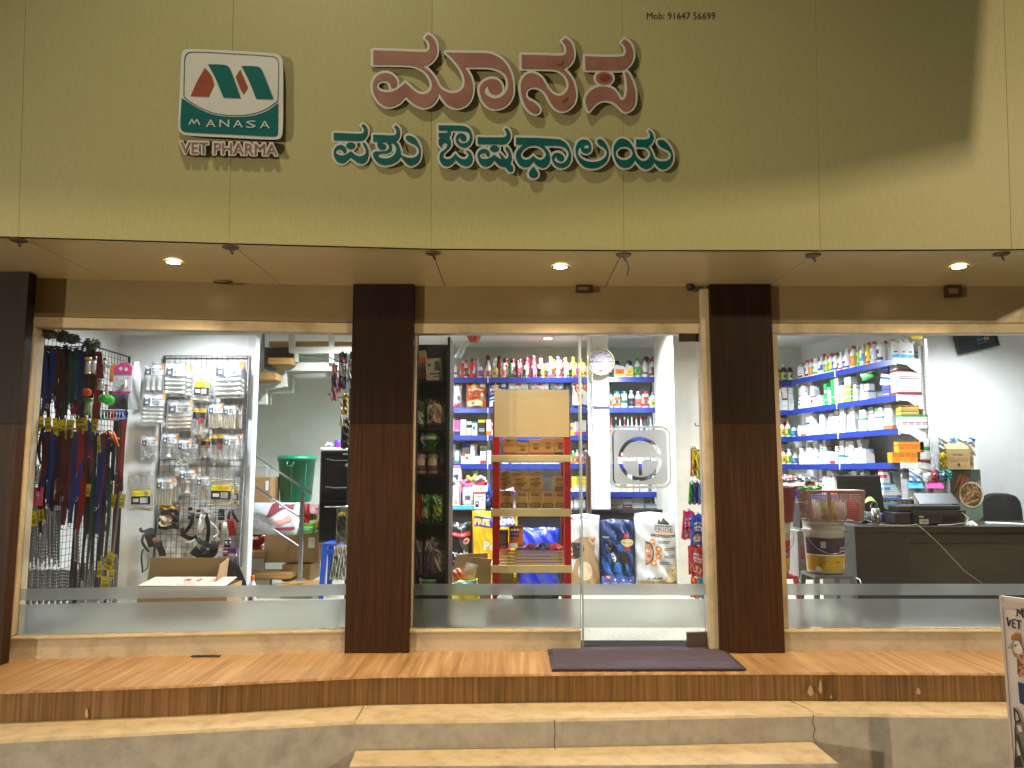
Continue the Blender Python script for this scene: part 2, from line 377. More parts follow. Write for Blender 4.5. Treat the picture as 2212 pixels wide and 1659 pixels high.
# ---- headers and the frame rails under them
def ywbox(x0,x1,y0,y1,z0,z1,mb):
 mb.hexa([(x0,Yw(x0)+y0,z0),(x1,Yw(x1)+y0,z0),(x1,Yw(x1)+y1,z0),(x0,Yw(x0)+y1,z0)],
   [(x0,Yw(x0)+y0,z1),(x1,Yw(x1)+y0,z1),(x1,Yw(x1)+y1,z1),(x0,Yw(x0)+y1,z1)]);return mb
XL=-3.40
ZT,ZR=2.095,2.17
for x0,x1 in ((-3.9,PX0+.02),(PX1-.02,PX2+.02),(PX3-.02,5.2)):
 part(ywbox(x0,x1,-.028,.09,ZR,2.61,MB()),'header',HEAD,bld)
 part(ywbox(x0,x1,-.034,.06,ZT,ZR-.004,MB()),'header_rail',FRAMEP,bld,bevel=.006)
# ---- sills
for x0,x1 in ((-3.75,PX0+.02),(PX1-.02,P(1254,1370,0).x),(PX3-.02,5.2)):
 mb=MB();ywbox(x0,x1,-.05,.06,-.01,.118,mb);o=part(mb,'sill',SILLP,bld,bevel=.006)
 mb=ywbox(x0,x1,-.062,.055,.119,.138,MB());mb.build('sill_nosing',FRAMEP,o,bevel=.006)
# ---- jambs
XJ=P(49,1000,-.25).x
def jamb(x0,x1,z0,z1,y0=-.045,y1=.07):part(ywbox(x0,x1,y0,y1,z0,z1,MB()),'jamb',FRAMEP,bld,bevel=.005)
jamb(P(34,1000,-.25).x,P(57,1000,-.25).x,.139,2.094);
XD1=P(1518,1000,0).x
jamb(XD1,PX2+.01,.0,2.40,-.06,.08)
part(MB().box(PX1-.01,-.012,.139,P(896,1000,0).x,.03,2.094),'jamb',FRAMEP,bld)
part(MB().box(PX3-.01,-.03,.139,P(1686,1000,0).x,.03,2.094),'jamb',FRAMEP,bld)
# ---- glass: window > pane, frosted_band
def zv(v,y=0):return P(1106,v,y).z
ZB=[(zv(1286),zv(1261.5)),(.1395,zv(1294))]
def window(x0,x1):
 o=part(ywbox(x0,x1,-.004,.004,.1385,2.0945,MB()),'window',GLASS,bld)
 for z0,z1 in ZB:ywbox(x0+.001,x1-.001,.0065,.0085,z0,z1,MB()).build('frosted_band',FROST,o)
window(P(57,1000,-.25).x-.004,PX0+.01)
XDG=P(1253,1000,0).x
window(PX1+.0,XDG-.006)
window(PX3-.0,5.1)
# ---- glass door with etched emblem
door=thing('glass_door','frameless glass door with frosted bands and round T emblem above the mat','door',(XDG+.004,0,.012))
xd0,xd1=XDG+.004,XD1-.006
part(MB().box(xd0,-.005,.014,xd1,.005,2.088),'pane',GLASS,door)
for z0,z1 in ZB:part(MB().box(xd0+.004,.0065,z0,xd1-.002,.0085,z1),'frosted_band',FROST,door)
part(MB().box(xd0-.002,-.006,.016,xd0+.010,.0062,2.086),'edge_strip',mat('#AFC0C8',.15,.3),door)
part(MB().box(XDG-.0075,-.006,.14,XDG-.002,.006,2.09),'edge_strip',mat('#93A5AE',.15,.3),door)
x0,z0,x1,z1=RC(1467,718,1512,738,-.01);part(MB().box(x0,-.016,z0,xd1,.016,z1),'top_hinge',mat('#3B3026',.35,.6),door,bevel=.002)
x0,z0,x1,z1=RC(1484,1366,1530,1388,-.01);part(MB().box(x0,-.016,.015,xd1,.016,z1),'floor_hinge',mat('#75665A',.35,.7),door,bevel=.002)
ex0,ez0,ex1,ez1=RC(1318,920,1450,1055,-.008)
def rrect(x0,z0,x1,z1,r,n=8):
 out=[]
 for cx,cz,a in ((x1-r,z1-r,0),(x0+r,z1-r,90),(x0+r,z0+r,180),(x1-r,z0+r,270)):
  out+=[(cx+r*math.cos(R(a+90*i/n)),cz+r*math.sin(R(a+90*i/n))) for i in range(n+1)]
 return out
w=ex1-ex0
def flat(polys,y,mb,mi=0):
 vs,fs=tess(polys);mb.add([(x,y,z) for x,z in vs],fs,mi)
mb=MB();b=.037*w
flat([rrect(ex0,ez0,ex1,ez1,.16*w),rrect(ex0+b,ez0+b,ex1-b,ez1-b,.13*w)[::-1]],-.0072,mb)
g=.063*w;ccx,ccz,ro,ri=ex0+.49*w,ez0+.47*(ez1-ez0),.36*w,.298*w
def arc(r,a0,a1,n=40):return [(ccx+r*math.cos(R(a0+(a1-a0)*i/n)),ccz+r*math.sin(R(a0+(a1-a0)*i/n))) for i in range(n+1)]
hole=arc(ro,12,357)+[(ccx+ri*1.02,ccz+.022*w),(ccx-ri*.98,ccz+.022*w)]+arc(ri,176,14)
flat([rrect(ex0+g,ez0+g,ex1-g,ez1-g,.10*w),hole[::-1]],-.0072,mb)
bt=ccz-.032*w;sw=.026*w
flat([arc(ri,186,354)+[(ccx+ri*.97,bt),(ccx+sw,bt),(ccx+sw,ccz-.27*w),(ccx-sw,ccz-.27*w),(ccx-sw,bt),(ccx-ri*.97,bt)]],-.0072,mb)
part(mb,'etched_emblem',frost('etched_film',.34),door)
# ---- platform, steps, road
def strip(name,pts,mats,label=None):
 return None
pe=[PZ(u,v,0) for u,v in ((-420,1510),(0,1494),(400,1480),(810,1459.5),(1106,1456),(1456,1452.5),(1676,1452),(2171,1454),(2600,1457))]
mb=MB();n=len(pe)
top=[(p.x,p.y,0) for p in pe];bk=[(p.x,.10,0) for p in pe]
mb.add(top+bk,[(i,i+1,n+i+1,n+i) for i in range(n-1)],0)
ns=[(p.x,p.y-.006,-.012) for p in pe];mb.add(top+ns,[(n+i,n+i+1,i+1,i) for i in range(n-1)],0)
ns2=[(p.x,p.y+.004,-.013) for p in pe];mb.add(ns+ns2,[(i,n+i,n+i+1,i+1) for i in range(n-1)],0)
for u,v,w_,h_ in ((1751,1492,7,12),(1772,1484,4,16),(1984,1493,5,8),(187,1540,4,12),(1795,1505,3,5)):
 y_=PZ(u,1456 if u>300 else 1488,0).y+.0025;mb.add([P(u-w_,v+h_*.4,y_),P(u-w_*.3,v-h_,y_),P(u+w_*.5,v-h_*.6,y_),P(u+w_,v+h_*.5,y_),P(u,v+h_,y_)],[(4,3,2,1,0)],2)
bt=[(p.x,p.y+.004,-.2) for p in pe];mb.add(ns2+bt,[(n+i,n+i+1,i+1,i) for i in range(n-1)],1)
struct(mb.build('platform',[FLOORW,RISERW,mat('#BFA27A',.8)]))
lg=[PZ(u,v,-.16) for u,v in ((-420,1620),(0,1599),(400,1578),(765,1558),(1106,1554),(1500,1547),(1756,1541),(2181,1546),(2600,1550))]
mb=MB();n=len(lg);top=[(p.x,p.y,-.16) for p in lg];bk=[(p.x,-.3,-.16) for p in lg]
mb.add(top+bk,[(i,i+1,n+i+1,n+i) for i in range(n-1)],0)
bv=[(p.x,p.y-.012,-.172) for p in lg];mb.add(top+bv,[(n+i,n+i+1,i+1,i) for i in range(n-1)],0)
bt=[(p.x,p.y-.02,-.5) for p in lg];mb.add(bv+bt,[(n+i,n+i+1,i+1,i) for i in range(n-1)],1)
def ribbon(pts,w,mi):
 for a,b in zip(pts[:-1],pts[1:]):
  d=(b-a).normalized();s_=d.cross(Vector((0,-1,.6)).normalized()).normalized()*w;l=Vector((0,-.003,.002));mb.add([a+s_+l,b+s_*.7+l,b-s_*.7+l,a-s_+l],[(0,1,2,3)],mi)
def onface(u,v):
 p=PZ(u,1556,-.16);k=min(lg,key=lambda q:abs(q.x-p.x));return P(u,v,p.y-.022)
for L_,F_ in (([(785,1527),(778,1540),(768,1556)],[(767,1562),(764,1580),(766,1596),(760,1612),(758,1640)]),([(1702,1512),(1730,1525),(1748,1533),(1757,1540)],[(1757,1545),(1755,1560),(1760,1575),(1756,1592),(1764,1606)]),([],[(1197,1556),(1199,1585),(1197,1605),(1200,1625)])):
 ribbon([PZ(u,v,-.16) for u,v in L_],.0022,2);ribbon([onface(u,v) for u,v in F_],.0026,2)
struct(mb.build('step',[LEDGE,CEMENT,mat('#4A4038',.9)]))
q=[PZ(755,1656,-.30),PZ(1060,1654,-.30),PZ(1400,1653,-.3),PZ(1810,1649,-.30)];xa,xb=PZ(764,1624,-.3),PZ(1762,1610,-.3)
mb=MB();top=[(p.x,p.y,-.30) for p in q];bk=[(xa.x,xa.y+.12,-.30),(q[1].x,xa.y+.12,-.3),(q[2].x,xa.y+.12,-.3),(xb.x,xb.y+.12,-.30)]
mb.add(top+bk,[(i,i+1,5+i,4+i) for i in range(3)],0);bt=[(p[0],p[1],-.5) for p in top]
mb.add(top+bt,[(4+i,5+i,i+1,i) for i in range(3)],1)
mb.add([top[0],bk[0],(bk[0][0],bk[0][1],-.5),bt[0]],[(0,1,2,3)],1);mb.add([top[3],bk[3],(bk[3][0],bk[3][1],-.5),bt[3]],[(3,2,1,0)],1)
struct(mb.build('step',[LEDGE,CEMENT]))
mb=MB();mb.add([(-60,-60,-.45),(60,-60,-.45),(60,-.6,-.45),(-60,-.6,-.45)],[(0,1,2,3)])
struct(mb.build('ground',stained('road_dust','#9A9284','#7C7468',.9,2,.4,.7,.4,30)))
# ---- inside shell
YB=3.65;XR=3.70
struct(MB().add([(-4.2,.05,.05),(5.4,.05,.05),(5.4,YB,.05),(-4.2,YB,.05)],[(0,1,2,3)]).build('floor',TILEF))
struct(MB().add([(-4.2,-.3,ZC),(5.4,-.3,ZC),(5.4,YB,ZC),(-4.2,YB,ZC)],[(3,2,1,0)]).build('ceiling',CEILM))
part(MB().box(-4.2,YB,.05,5.4,YB+.1,ZC),'rear_wall',PLASTG,bld)
part(MB().box(XL-.25,-.3,.0,XL-.12,YB,ZC),'side_wall',PLASTER,bld)
wa,wb_=(3.36,YB),(3.70,1.97)
part(MB().hexa([(wa[0],wa[1],.05),(wb_[0],wb_[1],.05),(wb_[0]+.08,wb_[1]+.02,.05),(wa[0]+.08,wa[1],.05)],[(wa[0],wa[1],ZC),(wb_[0],wb_[1],ZC),(wb_[0]+.08,wb_[1]+.02,ZC),(wa[0]+.08,wa[1],ZC)]),'side_wall',PLASTER,bld)
part(MB().box(wb_[0]+.081,1.97,.05,5.2,2.07,ZC),'side_wall',PLASTER,bld)
part(MB().box(5.2,-.1,-.1,5.3,2.2,ZC),'end_wall',PLASTER,bld)
# partition with the rounded edge
px1=P(548,900,1.6).x;zt=P(540,724,1.6).z
mb=MB();mb.box(XL-.12,1.6,.05,px1-.07,1.68,zt);part(mb,'partition',PLASTER,bld)
mb=MB();mb.prism([(px1-.07,.05),(px1,.05),(px1,zt-.02),(px1-.02,zt),(px1-.07,zt)],1.585,1.70);part(mb,'partition_end',mat('#D8DADB',.55),bld,bevel=.006)
# clock column and the near white column
c0,c1=P(1281,900,2.75).x,P(1316,900,2.75).x
part(MB().box(c0,2.75,.05,c1,3.2,ZC),'column',stained('column_plaster','#D3D5D2','#B4B5AE',.8,3,.4,.8,.15,40),bld)
part(MB().box(c0-.045,2.80,.05,c0-.002,2.82,ZC),'column_edge',mat('#EDEFF0',.3),bld)
ca=P(1460,1000,1.92).x;cb=P(1493,1000,1.92).x
part(MB().box(ca,1.92,.05,cb+.12,2.9,ZC),'column',stained('column_plaster_warm','#D2CFC6','#B9B3A4',.8,2.5,.4,.8,.12,40),bld)
# ================================================================ LAMPS ON SHOW
def downlight(x,y,z,r,col,s,label,grp):
 t=thing('downlight',label,'ceiling light',(x,y,z),grp)
 mb=MB().lathe([(r,-.001),(r*1.25,-.004),(r*1.28,-.001)],(0,0,0),24,0,cap=(0,0));mb.lathe([(r*1.28,-.001),(r*1.25,-.007),(r,-.007),(r*.97,-.001)],(0,0,0),24,0,cap=(0,0))
 mb.build('trim_ring',mat('#B9A27A',.3,.6),t)
 MB().lathe([(r,-.0035),(.001,-.0045)],(0,0,0),24,cap=(0,0)).build('lens',emit('lamp_lens',col,s),t)
LW=['warm recessed downlight in the soffit above the window of dog leashes','warm recessed downlight in the soffit above the glass entrance','warm recessed downlight in the soffit above the desk window']
for (x,y),l in zip(SOFFIT_LAMPS,LW):downlight(x,y,ZS,.042,(1,.72,.38),30,l,'soffit downlights')
q=P(1183,733,3.07);downlight(q.x,3.02,ZC,.045,(.95,.98,1),40,'white recessed downlight in the shop ceiling over the bottle shelves',None)
# ================================================================ ROUND HOOK PLATES, BOXES UNDER THE SOFFIT
HP=[(40,519,'far end above the corner post'),(498,535,'above the hanging chew packs'),(935,547,'just beyond the first pillar'),(1347,551,'with a dangling wire end'),(1756,552,'at a soffit joint beyond the second pillar'),(2163,549,'beside the desk window downlight')]
for i,(u,v,d) in enumerate(HP):
 p=PZ(u,v,ZS-.003);t=thing('hook_plate','round dark soffit plate with wire hook, '+d,'hook plate',p,'round hook plates along the soffit edge')
 MB().lathe([(.045,.003),(.045,-.002),(.038,-.006),(.012,-.008),(.001,-.008)],(0,0,0),20).build('disc',mat('#6B5B4C',.4,.4),t)
 k=[(0,0,-.006),(.004,0,-.03),(.012,-.002,-.038),(.016,0,-.028),(.012,.002,-.016)]
 MB().tube(k,.0035,6).build('hook',BLACKM,t)
 if i==3:MB().tube([(.012,0,-.02),(.022,-.01,-.05),(.028,-.004,-.085),(.02,0,-.11),(.026,0,-.125)],.0028,6).build('wire_end',BLACKM,t)
for u0,v0,u1,v1,d in ((463,603,501,611,'dark metal bracket under the soffit above the hanging chew packs'),(1244,622,1280,631,'dark metal bracket under the soffit above the entrance'),(2042,623,2075,641,'loose metal bracket under the soffit above the desk')):
 x0,z0,x1,z1=RC(u0,v0,u1,v1,-.06 if u0>800 else -.18);y=-.06 if u0>800 else -.18
 o=MB().box(-(x1-x0)/2,-.02,z0-ZS,(x1-x0)/2,.02,-.001).box(-(x1-x0)/2+.012,-.026,(z0-ZS)*.8,(x1-x0)/2-.03,-.0205,(z0-ZS)*.3,1).build('door_bracket',[mat('#4A3A2B',.4,.5),mat('#8A744E',.4,.5)],None)
 o.location=((x0+x1)/2,y,ZS);tag(o,d,'bracket')
o=MB().lathe([(.03,0),(.03,-.02),(.02,-.035),(.001,-.038)],(0,0,0),16).build('door_sensor',mat('#221C16',.3));o.location=P(1492,625,-.08);o.location.z=ZS;tag(o,'small dark dome sensor under the soffit beside the entrance jamb','sensor')
# ================================================================ LETTER SIGNS
def smooth(pts,n=5):
 """closed outline: catmull-rom, corners (3-tuples) stay sharp"""
 k=len(pts);out=[]
 for i in range(k):
  a,b=pts[i],pts[(i+1)%k];p0=pts[i-1];p3=pts[(i+2)%k]
  A=Vector(a[:2]);B=Vector(b[:2]);c0=len(a)>2;c1=len(b)>2
  L=(B-A).length
  m0=Vector((0,0)) if c0 else (B-Vector(p0[:2])).normalized()*L*.9
  m1=Vector((0,0)) if c1 else (Vector(p3[:2])-A).normalized()*L*.9
  if c0:m0=(B-A)*.9
  if c1:m1=(B-A)*.9
  m=1 if (c0 and c1) else n
  for j in range(m):
   t=j/m;t2=t*t;t3=t2*t
   out.append(tuple(A*(2*t3-3*t2+1)+m0*(t3-2*t2+t)+B*(-2*t3+3*t2)+m1*(t3-t2)))
 return out
def parse(s,sc,ox,oy):
 out=[]
 for w in s.split():
  c=w.endswith('!');x,y=w.rstrip('!').split(',');p=(float(x)*sc+ox,float(y)*sc+oy)
  out.append(p+(1,) if c else p)
 return smooth(out)
def ell(cx,cy,rx,ry,sc,ox,oy,n=28):return [((cx+rx*math.cos(2*math.pi*i/n))*sc+ox,(cy+ry*math.sin(2*math.pi*i/n))*sc+oy) for i in range(n)]
def outset(polys,b,step):
 """outline at distance b outside a set of filled outlines (even-odd)"""
 allp=np.array([p for q in polys for p in q]);x0,y0=allp.min(0)-b*1.6;x1,y1=allp.max(0)+b*1.6
 xs=np.arange(x0,x1+step,step);ys=np.arange(y0,y1+step,step);X,Y=np.meshgrid(xs,ys)
 D=np.full(X.shape,1e9);ins=np.zeros(X.shape,bool)
 for q in polys:
  q=np.array(q)
  for i in range(len(q)):
   ax,ay=q[i];bx_,by=q[(i+1)%len(q)];dx,dy=bx_-ax,by-ay;L2=dx*dx+dy*dy+1e-12
   t=np.clip(((X-ax)*dx+(Y-ay)*dy)/L2,0,1);D=np.minimum(D,(X-ax-t*dx)**2+(Y-ay-t*dy)**2)
   if ay!=by:
    c=(ay>Y)!=(by>Y);ins^=c&(X<ax+(Y-ay)*dx/dy)
 F=np.sqrt(D)*np.where(ins,-1,1)-b
 return contours(F,x0,y0,step)
def contours(F,x0,y0,step):
 H,Wd=F.shape;seg={}
 def pt(i,j,k,l):
  a,b=F[i,j],F[k,l];t=a/(a-b);return (x0+(j+(l-j)*t)*step,y0+(i+(k-i)*t)*step)
 neg=F<0;nxt={};pts={}
 mixed=np.argwhere((neg[:-1,:-1].astype(int)+neg[1:,:-1]+neg[:-1,1:]+neg[1:,1:])%4!=0)
 for i,j in mixed:
  c=[(i,j),(i,j+1),(i+1,j+1),(i+1,j)];s=[neg[p] for p in c];ent=[];ext=[]
  for e in range(4):
   a,b=c[e],c[(e+1)%4]
   if s[e]!=s[(e+1)%4]:
    key=tuple(sorted((a,b)));pts[key]=pt(*a,*b);(ext if s[e] else ent).append((e,key))
  if len(ent)==1:nxt[ent[0][1]]=ext[0][1]
  else:
   for e,k in ent:
    d=min(ext,key=lambda q:(q[0]-e)%4);nxt[k]=d[1]
 loops=[]
 while nxt:
  k0=next(iter(nxt));lp=[];k=k0
  while k in nxt:lp.append(pts[k]);k=nxt.pop(k)
  if len(lp)>6:loops.append(lp)
 return loops
def thin(lp,tol):
 """drop points that lie on the line of their neighbours"""
 out=list(lp);ch=True
 for _ in range(4):
  keep=[];i=0;n=len(out)
  while i<n:
   keep.append(out[i])
   if i+2<n:
    a,b,c=Vector(out[i]),Vector(out[i+1]),Vector(out[i+2]);d=c-a
    if d.length>1e-9 and abs(d.x*(b-a).y-d.y*(b-a).x)/d.length<tol:i+=2;continue
   i+=1
  if len(keep)==len(out):break
  out=keep
 return out
def area(q):return sum(q[i][0]*q[(i+1)%len(q)][1]-q[(i+1)%len(q)][0]*q[i][1] for i in range(len(q)))/2
def inside(p,q):
 r=False
 for i in range(len(q)):
  a,b=q[i],q[(i+1)%len(q)]
  if (a[1]>p[1])!=(b[1]>p[1]) and p[0]<a[0]+(p[1]-a[1])*(b[0]-a[0])/(b[1]-a[1]):r= not r
 return r
def group_loops(loops):
 """-> [[outer, hole, ...], ...]"""
 dep=[sum(inside(l[0],m) for m in loops if m is not l) for l in loops];out=[]
 for l,d in zip(loops,dep):
  if d%2==0:out.append([l]+[m for m,e in zip(loops,dep) if e==d+1 and inside(m[0],l)])
 return out
def slab(mb,polys,fm,front,back,mi=0,side=0):
 vs,fs=tess(polys);o=len(mb.v);A=[fm(x,y,front) for x,y in vs];mb.add(A,fs,mi)
 nrm=Vector((0,0,0))
 f=mb.f[o if False else -1];a,b,c=[Vector(mb.v[i]) for i in f[:3]];nrm=(b-a).cross(c-a)
 if nrm.y>0:
  k=len(fs)
  for i in range(len(mb.f)-k,len(mb.f)):mb.f[i]=mb.f[i][::-1]
 for q in polys:
  n=len(q);mb.add([fm(x,y,front) for x,y in q]+[fm(x,y,back) for x,y in q],[(i,(i+1)%n,n+(i+1)%n,n+i) for i in range(n)],side)
pc,pd=JB[3],JB[4];FN=(pd-pc).cross(Vector((0,-LEAN,1)));FN.normalize()
if FN.y>0:FN=-FN
def sgn(x,y,l):
 p0=pc+FN*(.040+l);return PP(x/1.8228,y/1.8228,p0,FN)
LBR=stained('brown_acrylic','#9A6A5A','#8A5B4C',.42,9,.4,.7,.03,60);LTE=stained('teal_acrylic','#075E5A','#064E4C',.38,9,.4,.7,.03,60)
LWH=mat('#C9C6B8',.5,0,.05);LSD=mat('#5A4A30',.6)
def letter(t,polys,m,b=9.5,off=(0,0),mark=None):
 back=[thin(l,.12) for l in outset(polys,b,1.6)]
 mb=MB();
 for g in group_loops(back):slab(mb,g,sgn,0,-.075,0,1)
 o=part(mb,'letter_board',[LWH,LSD],t)
 mb=MB()
 for g in group_loops(polys):slab(mb,g,sgn,.004,-.001,0,0)
 mb2=part(mb,'letter_face',[m],t)
K1=.210935
MA=parse("140,415! 600,430 1080,448 1160,430 1190,370 1185,290 1155,230 1108,185! 1165,118! 1230,165 1290,240 1320,330 1325,430 1300,530 1230,620 1150,680 1052,708! 1150,775 1250,885 1310,980 1350,1070 1400,1130 1480,1180 1580,1215 1680,1210 1770,1170 1830,1100 1845,1020 1835,920 1790,800 1720,690 1640,590 1560,510 1497,456! 1927,463 2177,467 2327,480 2427,520 2527,580 2617,675 2677,785 2717,895 2742,1025 2747,1135 2737,1235 2697,1335 2627,1425 2527,1485 2407,1507 2297,1475 2217,1405 2167,1325 2132,1225 2127,1125 2157,1055 2217,995 2307,955 2387,950 2457,975 2517,1035 2542,1105 2527,1175 2477,1225 2407,1240 2337,1215 2292,1155 2277,1105 2284,1070! 2237,1095 2212,1155 2217,1205 2257,1255 2327,1295 2417,1313 2507,1295 2587,1235 2637,1155 2657,1065 2652,975 2617,885 2547,815 2447,765 2327,735 2177,725 1832,725! 1887,795 1947,895 1982,995 1995,1095 1987,1215 1957,1315 1897,1405 1807,1465 1707,1490 1607,1470 1517,1415 1437,1325 1387,1245 1360,1188! 1340,1280 1290,1370 1200,1450 1080,1482 970,1450 870,1390 800,1330 742,1265! 690,1330 620,1400 520,1450 440,1468 350,1450 260,1390 190,1300 145,1200 130,1100 140,1010 190,920 270,860 370,838 460,860 530,910 575,980 580,1050 550,1100 500,1118 472,1112! 460,1060 430,1010 370,985 290,985 220,1020 200,1075 215,1130 270,1175 380,1200 480,1190 580,1150 660,1090 735,1025! 800,1080 870,1150 960,1210 1060,1238 1150,1215 1215,1150 1235,1070 1215,970 1160,870 1080,790 980,735 870,700 700,685 140,680!",K1,1440,110)
K3=.23508
NA=parse("140,405! 500,412 790,420 870,400 892,350 885,280 860,220 820,180! 875,128! 940,170 990,250 1010,340 1010,430 980,520 920,590 835,640! 900,700 970,790 1015,890 1040,1000 1045,1100 1020,1200 950,1290 860,1340 770,1335 690,1285 620,1190 570,1090 520,1020 450,970 370,945 290,950 230,990 205,1050 215,1110 260,1160 340,1200 400,1250 440,1310 435,1360 390,1390 330,1380 260,1330 190,1230 150,1120 128,1000 130,900 155,820 220,740 310,712 400,740 470,790 530,880 580,970 640,1040 720,1085 800,1090 870,1050 920,980 930,900 905,810 850,730 770,675 690,650 500,640 145,635!",K3,2020,120)
SA=parse("1205,430! 1500,440 1780,438 1860,420 1888,360 1880,290 1855,240 1815,200! 1870,145! 1930,190 1980,260 2005,350 2010,430 1980,520 1920,600 1850,650 1780,665 1500,662 1210,660!",K3,2020,120)
SAL=parse("1870,685! 1920,710 1970,790 2010,890 2040,1000 2045,1120 2030,1230 1980,1310 1900,1355 1840,1340 1780,1280 1710,1220 1630,1180 1530,1165 1430,1190 1350,1250 1290,1320 1265,1352! 1240,1300 1215,1230 1212,1150 1240,1080 1300,1010 1390,955 1490,935 1590,950 1680,990 1740,1060 1780,1130 1805,1175! 1860,1150 1895,1080 1910,980 1905,880 1890,780",K3,2020,120)
SAD=ell(1525,797,140,105,K3,2020,120)
K4=.18083
PA=[parse("130,290! 400,300 680,310 760,300 785,260 785,210 765,165 735,135! 775,100! 820,130 855,180 872,250 865,320 830,390 790,440 710,468 500,465 130,455!",K4,1290,470),ell(502,572,100,73,K4,1290,470),
      parse("760,520! 790,505 830,540 865,600 890,690 885,780 860,870 810,940 735,965 650,940 570,880 500,825! 440,880 370,940 300,955 220,925 160,850 130,760 135,680 170,610 230,565 290,553 350,580 395,630 405,690 380,730 345,735! 330,690 290,660 230,655 180,680 175,715 200,750 270,780 350,780 430,740 500,690! 560,740 640,790 710,800 780,780 825,730 830,670 800,610",K4,1290,470)]
SHU=[parse("990,330! 1200,340 1420,345 1480,325 1495,280 1490,230 1470,190 1445,165! 1485,125! 1530,165 1565,220 1575,290 1565,360 1530,430 1480,485! 1530,530 1565,600 1590,690 1592,770! 1650,795 1740,830 1840,835 1920,810 1975,750 1985,680 1960,610 1900,555 1820,520 1740,470 1700,420 1710,370 1760,350 1840,370 1910,420 1970,510 2010,610 2025,720 2010,840 1960,930 1890,985 1810,1010 1740,980 1670,910 1620,850 1588,795! 1570,845 1510,910 1400,970 1270,1000 1150,980 1060,910 1000,820 985,760 1000,720 1060,695 1180,695! 1260,685 1315,650 1338,600 1320,550 1260,505 1200,500 1160,530 1140,575! 1190,530 1240,535 1268,575 1262,625 1230,655 1165,663! 1110,630 1080,560 1085,490! 990,482!",K4,1290,470),
       parse("1370,510! 1430,530 1480,590 1490,670 1460,750 1400,810 1310,845 1200,845 1120,820 1100,780 1120,755 1180,745 1280,740 1350,710 1390,660 1395,590",K4,1290,470)]
K5=.16275
AU=[parse("160,140! 500,145 720,150 830,175 910,230 955,310 980,400 975,490 940,580 880,645 800,680 710,665 630,610 585,530 580,450 610,380 660,340 720,333 790,360 830,420 830,480 790,525 740,520 700,490 675,430! 645,450 635,490 660,540 720,570 790,575 860,545 910,480 920,400 890,330 830,295 700,280 450,275! 455,330 450,380 400,435! 440,480 460,550 455,630 410,700 350,760 290,810 270,870 290,930 350,960 430,955 500,910 570,825! 620,890 690,940 770,965 840,945 885,890 885,840 860,800 820,785! 850,755 900,770 950,830 985,920 980,1000 940,1080 870,1130 790,1130 700,1090 630,1030 575,970! 520,1040 450,1100 370,1135 280,1110 210,1030 185,940 195,850 240,780 310,730 370,650 375,610 340,575 300,570 260,590 245,640 265,690! 210,660 170,600 160,530 180,470 205,435! 165,430! 165,325! 370,322 385,295 370,275 165,262!",K5,1700,470)]
SSA=[parse("1110,425! 1400,432 1730,430 1795,405 1808,350 1795,290 1760,240! 1800,205! 1850,245 1890,320 1900,400 1880,480 1830,550 1760,600 1500,605 1115,600!",K5,1700,470),ell(1515,708,108,80,K5,1700,470),
       parse("1780,690! 1810,660 1850,690 1895,770 1925,870 1925,970 1895,1075! 1950,1130 1965,1200 1940,1260 1880,1270 1830,1220 1790,1160! 1700,1150 1610,1100 1510,985! 1460,1060 1390,1120 1310,1145 1220,1120 1150,1040 1110,930 1105,850 1140,770 1210,720 1280,710 1350,740 1395,800 1400,860 1370,895 1330,890! 1320,850 1270,820 1200,825 1155,860 1165,910 1220,950 1320,955 1420,920 1510,850! 1580,910 1690,970! 1660,900 1615,820! 1650,810! 1790,965! 1840,930 1860,850 1830,790 1790,740",K5,1700,470)]
DHA=[parse("195,375! 700,385 1150,410 1260,425 1370,485 1450,580 1500,690 1525,810 1510,930 1460,1030 1380,1090 1280,1110 1180,1080 1110,1010 1065,910 1065,840 1110,770 1180,745 1260,760 1330,810 1355,870 1330,930 1270,950 1210,925 1175,880 1175,825! 1135,850 1115,900 1140,950 1210,990 1290,1000 1370,970 1430,900 1465,810 1450,710 1390,640 1300,595 1150,575 855,575! 930,650 985,730 1015,830 1010,930 970,1030 890,1100 800,1105 700,1060 610,960! 550,1030 480,1090 390,1100 290,1050 220,950 190,840 205,740 260,650 370,555! 195,548!",K5,2000,480),
       parse("610,820! 680,880 770,920 860,890 910,820 905,740 850,660 750,595 620,570 490,590 370,670 310,760 310,830 350,890 430,915 520,895",K5,2000,480),
       parse("612,1075! 670,1150 720,1240 715,1300 670,1345 610,1355 540,1335 505,1280 510,1220 560,1140",K5,2000,480)]
K7=.19891
LA=[parse("310,345 380,370 425,430 440,500 425,570 380,615 320,620 260,590 235,540 230,480! 195,520 172,580 180,640 220,700 300,755 400,785 520,790 630,760 720,690 748,620 730,550 670,500 600,460 560,410 565,360 610,335 660,355 720,420 765,510 788,610 775,690 730,790 650,860 540,910 420,920 310,890 220,810 160,710 130,590 140,490 180,400 240,355",K7,2240,480),ell(343,490,55,36,K7,2240,480)]
YA=[parse("1080,330 1170,370 1240,450 1285,540 1310,630 1350,700 1420,760 1500,770 1570,730 1610,660 1600,590 1550,530 1480,500 1330,495! 1330,345! 1520,345 1590,320 1605,270 1595,215 1568,180! 1585,160! 1630,195 1665,250 1675,320 1650,390 1610,450 1560,485! 1610,540 1650,620 1680,710! 1720,750 1800,775 1900,775 1980,745 2020,690 2010,620 1960,570 1880,530 1800,480 1755,420 1765,370 1820,350 1890,370 1960,440 2020,540 2055,640 2050,760 2000,860 1930,920 1850,940 1770,900 1680,795! 1660,850 1600,910 1520,935 1440,905 1370,840 1300,750! 1260,830 1190,890 1100,910 1010,880 940,800 895,680 880,560 900,460 960,370 1020,335",K7,2240,480),ell(1090,620,170,135,K7,2240,480)]
